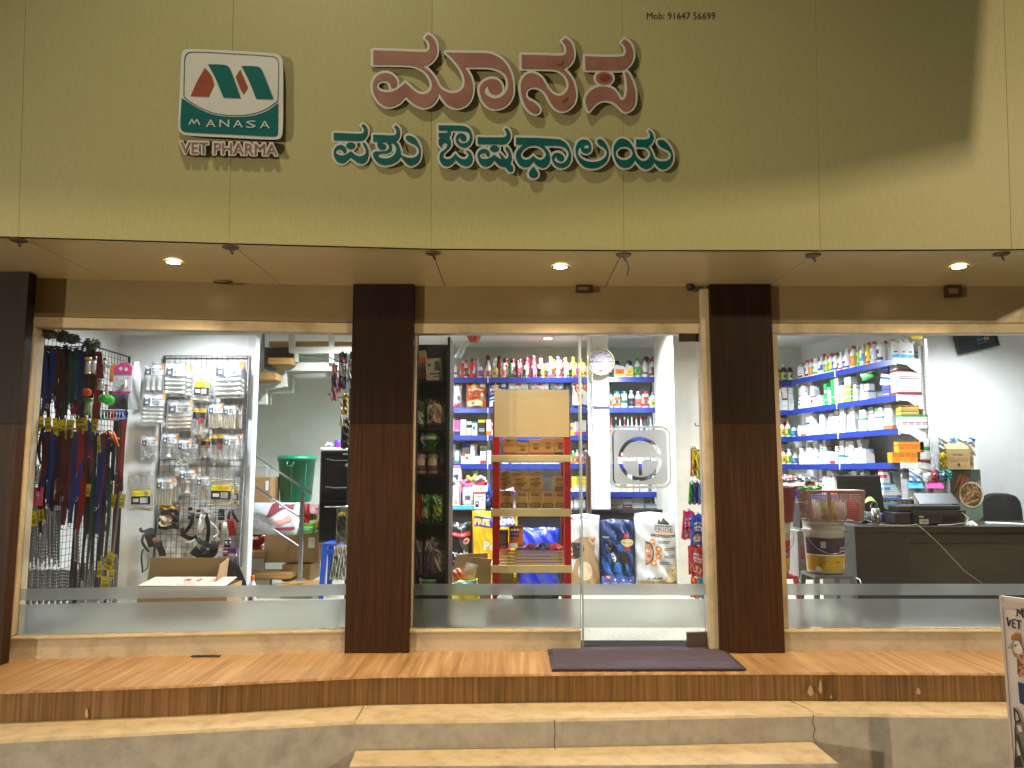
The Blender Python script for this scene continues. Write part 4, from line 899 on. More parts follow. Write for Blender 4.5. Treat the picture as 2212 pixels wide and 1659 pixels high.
for i,(u0,u1,c,ic) in enumerate(((1097.5,1142,'#E2E2E2','#1F2430'),(1143,1186,'#E6E2E0','#B02A36'),(1187,1219,'#8E9AA6','#2A2F3A'),(1220,1236,'#4A545E','#20242C'))):
 t,fm,w,h=bag(u0,824,u1,881,Y2,c,f'{["white", "white", "steel blue", "dark grey"][i]} food pack with {["black", "red", "dark", "black"][i]} lettering, {nth(i)} of four over the stand board',z=Z2,seed=9+i);d=Deco(fm,.02)
 if i<3:d.text('ROYAL CANIN',0,h*.72,w*.86,card(ic),h*.07,.01);d.poly([(-w*.12,h*.84),(w*.12,h*.84),(w*.15,h*.94),(w*.07,h*.89),(0,h*.95),(-w*.07,h*.89),(-w*.15,h*.94)],card('#B02A36'));d.rect(-w*.45,h*.1,w*.45,h*.4,card('#C43B46'),6)
 d.build('printed_design',t) if d.k else None
t,fm,w,h=bag(1234,826,1271,882,3.02,'#E4E2E0','white and brown food pack with round food photo beside the door edge',z=Z2,seed=15);d=Deco(fm,.02);d.poly([(-w*.4,h*.95),(w*.45,h*.97),(w*.47,h*.6),(w*.1,h*.72),(-w*.15,h*.6),(-w*.42,h*.8)],card('#8A3E1E'));d.ell(-w*.05,h*.42,w*.24,h*.13,card('#D79A8C'));d.ell(-w*.12,h*.3,w*.1,h*.07,card('#E0A030'));d.rect(-w*.46,h*.03,w*.45,h*.12,card('#1F3A7A'),6);d.build('printed_design',t)
# ---- far shelves past the second pillar
for i,(u,r) in enumerate([(1672,.02),(1683,.028),(1697,.036),(1711,.028)]):
 bottle(Vector((ux(u,3.36),3.36,2.166)),r,.19 if i else .17,'round','black' if i else 'white','white',['cream','amber','lime','cream'][i],f'{["white", "dark", "wide dark", "slim dark"][i]} medicine bottle with {["cream", "amber", "green", "pale"][i]} label on the far top shelf')
row(FAR,1.839,s_of(FAR,1664,3.35),s_of(FAR,1722,3.35),'second far shelf',seed=31,hmin=.13,hmax=.17,wmin=.05,wmax=.065,stack=.6,hcap=.27)
row(FAR,1.839,s_of(FAR,1664,3.45),s_of(FAR,1705,3.45),'back row of the second far shelf',seed=32,off=.16,hmin=.2,hmax=.25,bodies=['maroon','white','maroon'],stack=0)
for zz,sd,caps in ((1.546,33,['white','red','amber','blue','lime']),(1.244,34,['amber','red','white','lime','silver'])):
 for i,c in enumerate(caps):bottle(Vector((ux(1675+13*i,3.36),3.36,zz)),.032,.16+.015*((i*7)%3)-.01*i,'round','white',c,['white','lime','yellow','skyblue','cream'][i],f'white bottle with {cn(c)} cap on the {"third" if sd == 33 else "fourth"} far shelf',stripe=['black','amber','green','blue','red'][i])
 for i in range(3):bottle(Vector((ux(1678+12*i,3.5),3.62,zz+.2)),.035,.14,'jar','white' if sd==34 else ['orange','green','red'][i],['white','grey','silver'][i],None,f'{["white", "grey", "silver"][i]} lidded drum lying at the back of the {"third" if sd == 33 else "fourth"} far shelf',lying=(R(90),0,0))
for i,(u,z,c) in enumerate([(1497,2.166,'red'),(1504,1.839,'green'),(1500,1.546,'blue'),(1507,2.166,'white')]):bottle(Vector((ux(u,3.36),3.36,z)),.03,.17,'round','white',c,'white',f'white bottle with {c} cap glimpsed between column and door jamb, {nth(i)} of four',stripe='green')
# ---- side shelves: top shelf bottles
sb=[('jug','white','white','white','maroon',.06,.16),('round','white','red','white','maroon',.034,.19),('round','white','red','amber','orange',.034,.19),('wide','white','white','cream','green',.05,.19),('round','white','white','blue','white',.042,.19),('round','white','amber','amber','green',.034,.185),('round','white','red','yellow','green',.036,.20),('round','white','brown','white','violet',.04,.195),('cone','white','white','white','maroon',.043,.19),('cone','white','white','white','navy',.052,.21),('round','white','red','amber','orange',.040,.22),('round','lime','white','lime','green',.026,.2),('round','white','white','skyblue','white',.038,.22),('cone','yellow','red','yellow','red',.036,.22),('round','white','red','white','grey',.042,.215),('round','white','white','white','navy',.048,.22)]
s=.06;dets=['by the corner','with maroon print','with amber label','with cream label','with blue label','with cow label','with lime label','with violet print','with a slim neck','with navy print','with broad amber label','in lime green','with pale blue label','in yellow','with grey print','beside the jugs']
for i,(k,b,c,l,st_,r,h) in enumerate(sb):
 p=SIDE.at(s+r,.06,2.151);lb=f'{cn(b)} {NM.get(k, "jug")} {dets[i]}, {nth(i)} along the desk-side top shelf'
 if k=='jug':jug(p,.10,h,b,c,l,lb,SIDE.rz,stripe=st_)
 else:bottle(p,r,h,k,b,c,l,lb,SIDE.rz-.45,stripe=st_)
 s+=2*r+.004
for i in range(11):
 c=['red','white','red','amber','brown','white','red','red','white','maroon','red'][i]
 bottle(SIDE.at(.12+.118*i,.17,2.151),.036,.2+.02*(i%3),'round','white',c,'amber' if i%3==0 else 'white',f'white bottle with {c} cap, {nth(i)} in the back row of the desk-side top shelf',SIDE.rz-.4,stripe='red')
for i in range(4):jug(SIDE.at(SIDE.L-.055,.045+.068*i,2.151),.072,.185,'white','white' if i else 'red','white',f'square white jug, {nth(i)} from the aisle in the block ending the top shelf',0 if i else SIDE.rz+.9,stripe='skyblue')
carton(SIDE.at(SIDE.L-.03,.245,2.34),.10,.10,.03,'yellow','red',3,'small yellow and red carton perched above the white jugs',0)
# side shelves: cartons.  second shelf with explicit big boxes
n=row(SIDE,1.829,.05,.52,'desk-side second shelf',seed=41,hmin=.09,hmax=.13,wmin=.05,wmax=.08,stack=.9,hcap=.26)
for s0,w,h,b,a,st,l in [(.53,.05,.22,'white','green',4,'tall green edged carton on the desk-side second shelf'),(.59,.045,.18,'white','skyblue',0,'tall white and pale blue carton next to the green slab'),(.65,.055,.27,'green','green',4,'tallest bright green carton on the desk-side second shelf'),(.71,.06,.26,'white','green',5,'tall white carton beside the bright green slab'),(.79,.045,.21,'white','navy',0,'tall white carton with navy cap band on the second shelf')]:
 carton(SIDE.at(s0+w/2,.07,1.829),w,h,.09,b,a,st,l,SIDE.rz)
for j in range(5):carton(SIDE.at(.90,.07,1.829+.034*j),.11,.032,.09,'white' if j%2 else 'lime','green',1,f'flat green striped carton, {nth(j)} from below in the pile on the second shelf',SIDE.rz)
carton(SIDE.at(.90,.07,2.0),.10,.075,.07,'white','grey',5,'square white carton topping the green striped pile',SIDE.rz)
row(SIDE,1.829,.98,1.22,'near desk-side second shelf',seed=43,hmin=.06,hmax=.09,wmin=.05,wmax=.09,stack=1,hcap=.2,accs=['green','maroon','navy','blue'])
carton(SIDE.at(1.18,.08,2.03),.12,.08,.08,'green','white',2,'tilted deep green carton near the blue boxes',rot=(R(8),R(-14),SIDE.rz+.3))
for i,(z,c,a,l) in enumerate([(1.829,'white','maroon','large white carton with maroon bar at the aisle end, lower'),(1.945,'white','maroon','large white carton with maroon bar at the aisle end, upper'),(2.06,'grey','navy','pale grey carton with navy print above the large cartons')]):
 carton(Vector((3.505,1.60,z)),.21,.113 if i<2 else .085,.12,c,a,[1,0,2][i],l,0,ink='maroon' if i<2 else 'grey')
for i,(z,h) in enumerate([(1.829,.11),(2.06,.085)]):carton(SIDE.at(1.42,.10,z),.10,h,.10,'navy','violet',4,f'deep blue carton beside the {["lower", "topmost"][i]} large carton on the second shelf',SIDE.rz)
carton(SIDE.at(1.40,.10,1.94),.11,.10,.10,'white','blue',2,'tilted white carton with blue writing by the blue boxes',rot=(0,R(12),SIDE.rz+.2))
row(SIDE,1.538,.03,1.05,'desk-side third shelf',seed=45,hmin=.09,hmax=.14,wmin=.045,wmax=.085,stack=.95,hcap=.25)
row(SIDE,1.538,1.06,1.50,'near desk-side third shelf',seed=46,hmin=.12,hmax=.13,wmin=.06,wmax=.10,stack=1,hcap=.25,accs=['lime','green','orange','teal'],gapp=0)
for i in range(4):carton(Vector((3.44+.058*i,1.57,1.538)),.056,.12,.09,'white','green',0,f'white and green carton, {nth(i)} of four end-on at the third shelf end',0,ink='maroon')
for i in range(2):carton(Vector((3.49,1.57,1.66+.044*i)),.16,.042,.09,'gold','brown',2,f'flat golden carton, {["lower", "upper"][i]} of two over the green and white cartons',0)
for i in range(3):carton(Vector((3.60+.0*i,1.60+.03*i,1.66+.05*i*0)),.07,.09+.02*i,.028,'white','maroon',3,f'white carton with maroon bars behind the golden cartons, {nth(i)} deep',0)
row(SIDE,1.238,.03,1.16,'desk-side fourth shelf',seed=47,hmin=.09,hmax=.14,wmin=.04,wmax=.075,stack=.8,hcap=.26,bodies=['white']*8+['cream'])
for i in range(4):
 for j in range(2):
  carton(Vector((3.395+.056*i-.06*(1-j),1.56,1.238+.092*j)),.054,.09,.08,'amber','orange',[5,2][j],f'orange carton, {nth(i)} along in the {["lower", "upper"][j]} row of the orange block',0,ink='brown')
for i in range(2):carton(Vector((3.60,1.56,1.238+.11*i)),.085,.105,.08,'white','maroon' if i==0 else 'green',1,f'white carton ending the fourth shelf, {["lower with maroon", "upper with green"][i]} base',0)
row(SIDE,.931,.35,1.2,'desk-side lowest shelf',seed=49,hmin=.1,hmax=.2,wmin=.05,wmax=.08,stack=.5,hcap=.26,accs=['blue','orange','grey','red'])
row(SIDE,.931,.35,1.5,'back row of the desk-side lowest shelf',seed=50,off=.15,hmin=.18,hmax=.25,wmin=.07,wmax=.12,bodies=['white','grey','cream'],stack=0)
# ================================================================ LEASH WALL (first window, near side)
def L(x,y):return .3967*x,685.8+.3967*y
XG=-3.36
def grid_panel(label,corners,nx,nz,frame,wire,fr=.012):
 """wire display grid between two bottom points and a top height"""
 (ax,ay),(bx_,by),z0,z1=corners;t=thing('wire_grid',label,'display grid',(ax,ay,z0));a=Vector((0,0,0));b=Vector((bx_-ax,by-ay,0));H=z1-z0
 MB().tube([a,b,b+Vector((0,0,H)),a+Vector((0,0,H))],fr,6,closed=True).build('frame',frame,t)
 mb=MB()
 for i in range(1,nx):p=a.lerp(b,i/nx);mb.tube([p,p+Vector((0,0,H))],.0019,4)
 for j in range(1,nz):z=Vector((0,0,H*j/nz));mb.tube([a+z,b+z],.0019,4)
 o=mb.build('wires',wire,t);return t
grid_panel('black wire grid on the side wall carrying the dog leashes',((XG,.20),(XG,1.48),.06,P(90,716,.25).z),26,44,BLACKM,BLACKM)
part(MB().box(XG-.03,.10,.05,XG+.05,.18,2.13),'corner_upright',mat('#121417',.4),bld)
def nylon(h):return streak('nylon_'+h,['#%s'%h,'#%s'%h,'#%s'%h],(200,200,900),.6,.25,2,9)
NYX=dict(HEX,red='#8E1218',blue='#163A88',teal='#0A4F4B',green='#15602E',navy='#10183E',maroon='#4E1018',black='#111114',brown='#54341E')
NYL={k:mat(NYX[k],.62,0,.15,60,.25,400) for k in ('navy','blue','red','maroon','teal','brown','black','orange','purple','green','grey')}
STRAPS=[(250,170,440,22,'navy'),(275,200,410,20,'teal'),(300,180,420,24,'brown'),(330,170,500,22,'blue'),(355,150,470,26,'maroon'),(387,190,400,20,'teal'),(415,180,530,22,'navy'),(372,300,530,18,'maroon'),(268,420,505,18,'black'),(400,440,530,20,'red'),(450,150,560,14,'blue'),(535,185,610,36,'red'),
          (235,600,800,18,'navy'),(270,590,860,22,'red'),(292,640,850,18,'blue'),(322,640,870,22,'maroon'),(350,650,850,20,'blue'),(380,640,1110,28,'red'),(411,640,1118,22,'blue'),(430,600,850,20,'red'),(440,840,1178,26,'red'),(465,610,850,18,'maroon'),(483,560,840,18,'blue'),(492,840,1182,28,'navy'),(517,640,1180,26,'black'),(545,640,1022,24,'brown'),(563,640,1180,26,'blue'),(588,730,1165,28,'navy'),(606,640,1000,20,'black'),
          (632,560,890,24,'navy'),(656,556,905,24,'brown'),(680,552,945,30,'red')]
rd=random.Random(5);leashes=[];cnt={}
STRAPS+=[(238+11*i,175+rd.uniform(-15,25),rd.uniform(430,600),rd.uniform(16,24),rd.choice(['navy','maroon','black','blue','red','teal','brown'])) for i in range(26)]+[(232+13*i,620+rd.uniform(-15,25),rd.uniform(900,1180),rd.uniform(18,28),rd.choice(['navy','maroon','black','navy','red','blue'])) for i in range(29)]+[(425+17*i,820+rd.uniform(-60,60),rd.uniform(1400,1570),rd.uniform(10,17),rd.choice(['black','navy','brown','teal','black','maroon'])) for i in range(15)]
for i,(x,y0,y1,w,c) in enumerate(STRAPS):
 u,v0=L(x,y0);_,v1=L(x,y1);X=-3.16+(.05 if y0>500 else 0)+rd.uniform(-.03,.03);p=PX(u,v0,X);q=P(u,v1,p.y);hh=p.z-q.z;ww=w*.3967/FPX*(p.y+5.2)*.95
 cnt[c]=cnt.get(c,-1)+1;lv='upper' if y0<500 else 'middle' if x<620 else 'end'
 t=thing('dog_leash',f'{c} nylon leash in the {lv} row, {nth(cnt[c])} {c} one from the window post','leash',p,'nylon leashes hanging on the side grid')
 bow=rd.uniform(-.03,.03);mb=MB();tw=rd.uniform(-.5,.5)
 for k,yo in ((0,0),(1,.018)):
  def f(s,q_,yo=yo,k=k):
   a=tw*q_;o=bow*math.sin(math.pi*q_)*(1 if k else .6);sx=(s-.5)*ww
   return (sx*math.cos(a)+o,yo*math.sin(math.pi*min(1,q_*1.2+.02))+sx*math.sin(a),-hh*(q_ if k==0 else q_*.96))
  mb.surf(f,2,10,0);
 mb.build('strap',NYL[c],t)
 MB().tube([(ww*.3*math.cos(a_),-.004,-hh-.012+.016*math.sin(a_)) for a_ in [k*math.pi/4 for k in range(8)]],.0028,6,closed=True).build('ring',CHROME,t)
 MB().tube([(0,.03,.005),(0,0,.012),(-.19,0,.002)],.004,5).build('hook',BLACKM,t) if i%3==0 else None
 leashes.append((x,y0,y1,t,p))
TAGS=[(228,575,22,70),(262,582,34,78),(302,592,26,90),(325,600,26,80),(346,610,30,110),(382,605,40,100),(444,582,62,74),(516,587,30,70),(507,690,26,90),(540,690,18,90),(476,940,34,66),(613,998,34,72),(664,1000,34,76)]
YEL=card('#D2C21A')
def ptag(t,p,x,y,w,h,rot=0,name='price_tag'):
 u,v=L(x,y);yy=p.y-.02;q=P(u,v,yy)-t.location;k=.3967/FPX*(p.y+5.2);W2,H2=w*k/2,h*k/2;c,s=math.cos(rot),math.sin(rot)
 d=Deco(lambda a,b,l:(q.x+c*a-s*b,q.y-l,q.z+s*a+c*b));d.rect(-W2,-H2,W2,H2,YEL);d.rect(-W2*.8,-H2*.7,W2*.8,-H2*.1,card('#8F8614'));d.rect(-W2*.6,H2*.2,W2*.5,H2*.32,INK);d.build(name,t)
for x,y,w,h in TAGS:
 b=min(leashes,key=lambda l:abs(l[0]-x)+(0 if l[1]-60<y<l[2]+60 else 500));ptag(b[3],b[4],x,y,w,h,rd.uniform(-.15,.15))
# coils at the end hook
for i,(x,c) in enumerate([(560,'green'),(578,'black'),(598,'red'),(612,'red'),(630,'teal'),(646,'blue'),(662,'blue'),(678,'navy')]):
 u,v=L(x,530);p=PX(u,v,-3.02);t=thing('coiled_leash',f'{c} rope leash coil, {nth(i)} of eight in the row above the end straps','leash',p,'coiled rope leashes')
 MB().tube([(0.003*math.sin(3*a),.05*math.sin(a),.035*math.cos(a)-.0) for a in [k*math.pi/8 for k in range(16)]],.006,6,closed=True).build('coil',NYL[c],t)
 MB().box(-.006,-.052,-.03,.006,-.044,.0).build('binding',BLACKM,t)
# chains
def chain(x0,y0,x1,y1,X,label,r=.008,tagat=None):
 u0,v0=L(x0,y0);u1,v1=L(x1,y1);p=PX(u0,v0,X);q=P(u1,v1,p.y);n=max(6,int((p-q).length/.011))
 pts=[p.lerp(q,i/n)+Vector((.0035*(i%2),.003*((i+1)%2),0)) for i in range(n+1)]
 o=MB().tube(pts,[r*(1.0 if i%2 else .45) for i in range(n+1)],6).build('dog_chain',mat('#A4A6AA',.22,.85,.1),None,loc=p);tag(o,label,'chain','steel dog chains on the side grid')
 return o,p
k=0
for i in range(25):
 x=170+i*6.6;chain(x,1008+4*math.sin(i),x-6+3*math.sin(i*2.3),1330+30*math.sin(i*1.7),-3.2+.012*(i%4),f'thin steel chain, {nth(i)} in the upper chain bundle by the window post')
for i in range(36):
 x=148+i*11;chain(x,1372+3*math.sin(i),x-4,1560+20*math.sin(i*2.1),-3.2+.02*(i%3),f'heavy steel chain, {nth(i)} in the lower chain bundle by the window post',.0105)
for i in range(6):
 x=432+i*14;chain(x,1335,x-2,1580,-3.12+.01*(i%3),f'steel chain, {nth(i)} of six below the black straps')
for i,(x,y0,y1) in enumerate([(550,1290,1560),(563,1300,1540),(600,1350,1600),(618,1300,1590),(634,1290,1600),(408,1150,1330),(425,1170,1340)]):
 chain(x,y0,x-3,y1,-3.05,f'bright steel chain, {nth(i)} of the loose ones beneath the long straps',.010)
o,p=chain(652,945,612,1300,-3.0,'thick black and white flecked chain leash hanging lowest on the end hook',.011);o['group']='x';del o['group']
t=thing('price_card','large yellow price card hanging crooked among the lower chains','price card',PX(*L(600,1330),-2.98));ptag(t,t.location,600,1310,44,60,-.5,'upper_flap');ptag(t,t.location,590,1352,46,50,-.5,'card')
for i,(x,y,w,h) in enumerate([(611,1398,24,50),(572,1445,44,66),(541,1370,22,84),(186,1095,30,80),(226,1075,30,60)]):
 t=thing('price_card',f'small yellow price card, {nth(i)} of five among the chains','price card',PX(*L(x,y),-3.0 if x>400 else -3.14));ptag(t,t.location,x,y,w,h,.06*(i-2),'card')
for i,(x,y) in enumerate([(195,870),(208,868),(222,866),(238,876)]):
 u,v=L(x,y);p=PX(u,v,-3.15);t=thing('snap_hook',f'steel snap hook hanging above the chains, {nth(i)} of four','snap hook',p,'steel snap hooks');MB().tube([(.014*math.sin(a),0,.045*math.cos(a)) for a in [k*math.pi/6 for k in range(12)]],.005,6,closed=True).build('loop',CHROME,t);MB().tube([(.0,0,.045),(0,0,.075)],.006,6).build('swivel',CHROME,t)
for i,(x,y,c) in enumerate([(272,940,'cream'),(300,945,'orange'),(325,955,'tan'),(208,975,'pink')]):
 u,v=L(x,y);p=PX(u,v,-3.13);t=thing('carded_clip',f'{c} backing card with a clip above the chain bundle','clip card',p);MB().box(-.03,-.002,-.06,.03,.002,.06).build('backing_card',card(HEX[c]),t);MB().tube([(0,-.008,.03),(.012,-.01,0),(0,-.008,-.03),(-.012,-.01,0)],.004,6,closed=True).build('clip',CHROME,t)
# rope tugs, balls, toy packs
for i,(x,y,r) in enumerate([(262,92,44),(335,108,46),(392,122,40),(500,150,44)]):
 u,v=L(x,y);p=PX(u,v,-3.1);k=.3967/FPX*(p.y+5.2)*r*1.05;mb=MB();mb.lathe([(.001,-k*.6),(k*.5,-k*.45),(k*.62,0),(k*.45,k*.4),(.001,k*.55)],n=10)
 for j in range(90):
  a,b=rd.uniform(0,6.28),rd.uniform(-.5,1);d=Vector((math.cos(a)*math.cos(b),math.sin(a)*math.cos(b),math.sin(b)));e=d*k*rd.uniform(.8,1.15)+Vector((0,0,-k*.1))
  mb.tube([d*k*.45,d*k*.75+Vector((rd.uniform(-.01,.01),0,.01)),e],[.006,.004,.002],4)
 o=mb.build('rope_toy',mat(['#4A4A38','#3A3C30','#44463A','#55523E'][i],.9,0,.4,60));o.location=p;tag(o,f'tufted grey green rope toy end, {nth(i)} along the top of the leash wall','rope toy')
def spiky(x,y,r,c,label):
 u,v=L(x,y);p=PX(u,v,-2.95);k=.3967/FPX*(p.y+5.2)*r;b=bmesh.new();bmesh.ops.create_icosphere(b,subdivisions=3,radius=k*.86)
 for f in list(b.faces)[::3]:
  r_=bmesh.ops.poke(b,faces=[f]);
  for vtx in r_['verts']:vtx.co*=1.22
 me=bpy.data.meshes.new('spiky_ball');b.to_mesh(me);b.free();me.materials.append(mat(c,.35,0,.05));o=bpy.data.objects.new('spiky_ball',me);COL.objects.link(o);o.location=p;tag(o,label,'dog toy')
spiky(476,408,24,'#D8501C','orange spiky rubber ball hanging beside the long red strap');spiky(593,450,31,'#2FC83A','bright green spiky rubber ball hanging in front of the leash wall end');spiky(562,442,26,'#27B032','green spiky rubber ball half hidden behind the brighter one')
for i,(x,y,w,h,c) in enumerate([(478,262,34,90,'yellow'),(508,262,34,100,'navy'),(570,258,18,80,'amber'),(482,485,44,90,'green'),(548,365,34,60,'silver'),(582,392,26,56,'amber')]):
 u,v=L(x,y);p=PX(u,v,-3.0);k=.3967/FPX*(p.y+5.2);t=thing('toy_tube',f'clear tube of small toys with {c} ends, {nth(i)} hanging by the balls','toy tube',p);W2,H2=w*k/2,h*k/2
 MB().lathe([(W2*.9,-H2*.9),(W2*.9,H2*.7)],n=12).build('tube',CLEAR,t);MB().lathe([(W2,H2*.7),(W2,H2)],n=12).build('lid',plast(c),t);MB().lathe([(W2*.6,-H2*.8),(W2*.75,-H2*.3),(W2*.6,H2*.1),(W2*.7,H2*.5)],n=8).build('toys',plast('white' if c!='green' else 'lime'),t);MB().lathe([(W2*.92,-H2),(W2*.92,-H2*.85)],n=12).build('base',plast(c),t)
def boxpx(x0,y0,x1,y1,Y,M=L):
 a=M(x0,y0);b=M(x1,y1);return RC(a[0],a[1],b[0],b[1],Y)
x0,z0,x1,z1=boxpx(618,245,718,415,1.05);t=thing('toy_card','pink and white hanging toy card with a beige charm beside the leash wall','toy card',((x0+x1)/2,1.05,z0));w,h=x1-x0,z1-z0
MB().prism([(-w/2,0),(w/2,0),(w/2,h*.85),(w*.25,h),(-w*.1,h),(-w*.4,h*.88),(-w/2,h*.8)],-.002,.002).build('card',card('#E7E6EA'),t)
d=Deco(lambda x,z,l:(x,-.002-l,z));d.poly([(-w/2,h*.62),(w/2,h*.62),(w/2,h*.85),(w*.25,h),(-w*.1,h),(-w*.4,h*.88),(-w/2,h*.8)],card('#D93C86'));d.rect(-w/2,0,w/2,h*.07,card('#D93C86'));d.ell(-w*.12,h*.8,w*.1,h*.06,WHITE);d.ell(w*.18,h*.78,w*.1,h*.06,WHITE)
for a,b in ((-.3,.45),(0,.4),(.3,.5),(-.25,.2),(.05,.25),(.3,.18)):d.ell(w*a,h*b,w*.07,h*.025,card('#D98AA8'))
d.build('printed_design',t);MB().tube([(w*.2,-.012,h*.42),(w*.22,-.014,h*.3),(w*.17,-.012,h*.2)],[.006,.012,.008],6).build('charm',plast('cream'),t)
x0,z0,x1,z1=boxpx(598,255,646,352,1.08);t=thing('toy_card','orange arched hanging card behind the pink toy card','toy card',((x0+x1)/2,1.08,z0));w,h=x1-x0,z1-z0;MB().prism([(-w/2,0),(w/2,0),(w/2,h*.7),(w*.3,h),(-w*.3,h),(-w/2,h*.7)],-.002,.002).build('card',card('#D9822A'),t)
x0,z0,x1,z1=boxpx(590,400,700,500,1.12);o=MB().surf(lambda s,q:((s-.5)*(x1-x0),-.03*math.sin(math.pi*s)*math.sin(math.pi*q)+.01*math.sin(9*s+5*q),(q)*(z1-z0)),8,8).build('hanging_pouch',mat('#2C2E33',.35,0,.3,20,.5,20));o.location=((x0+x1)/2,1.12,z0);tag(o,'dark crumpled pouch hanging behind the green balls','pouch')
x0,z0,x1,z1=boxpx(690,240,770,500,1.2);o=MB().surf(lambda s,q:((s-.5)*(x1-x0)*(1.1-.4*q),-.05*math.sin(math.pi*s)*math.sin(math.pi*q)+.012*math.sin(9*s+7*q),q*(z1-z0)),10,10).build('plastic_bag',film('grey_film',(.82,.84,.88,1),.25));o.location=((x0+x1)/2,1.2,z0);tag(o,'limp clear plastic bag hanging beside the pink toy card','bag')
# orange harness on the end hook
u,v=L(618,660);p=PX(u,v,-2.96);t=thing('harness','small orange harness hanging over the end straps','harness',p);m=NYL['orange']
for j,(a,b) in enumerate([((-.03,.05),(.03,-.04)),((.0,.05),(.045,-.06)),((-.03,.0),(.05,.0))]):MB().tube([(a[0],-.01,a[1]),((a[0]+b[0])/2+.01,-.03,(a[1]+b[1])/2),(b[0],-.01,b[1])],.008,6).build('strap',m,t)
MB().box(-.012,-.03,-.10,.03,-.01,-.05).build('buckle',BLACKM,t)
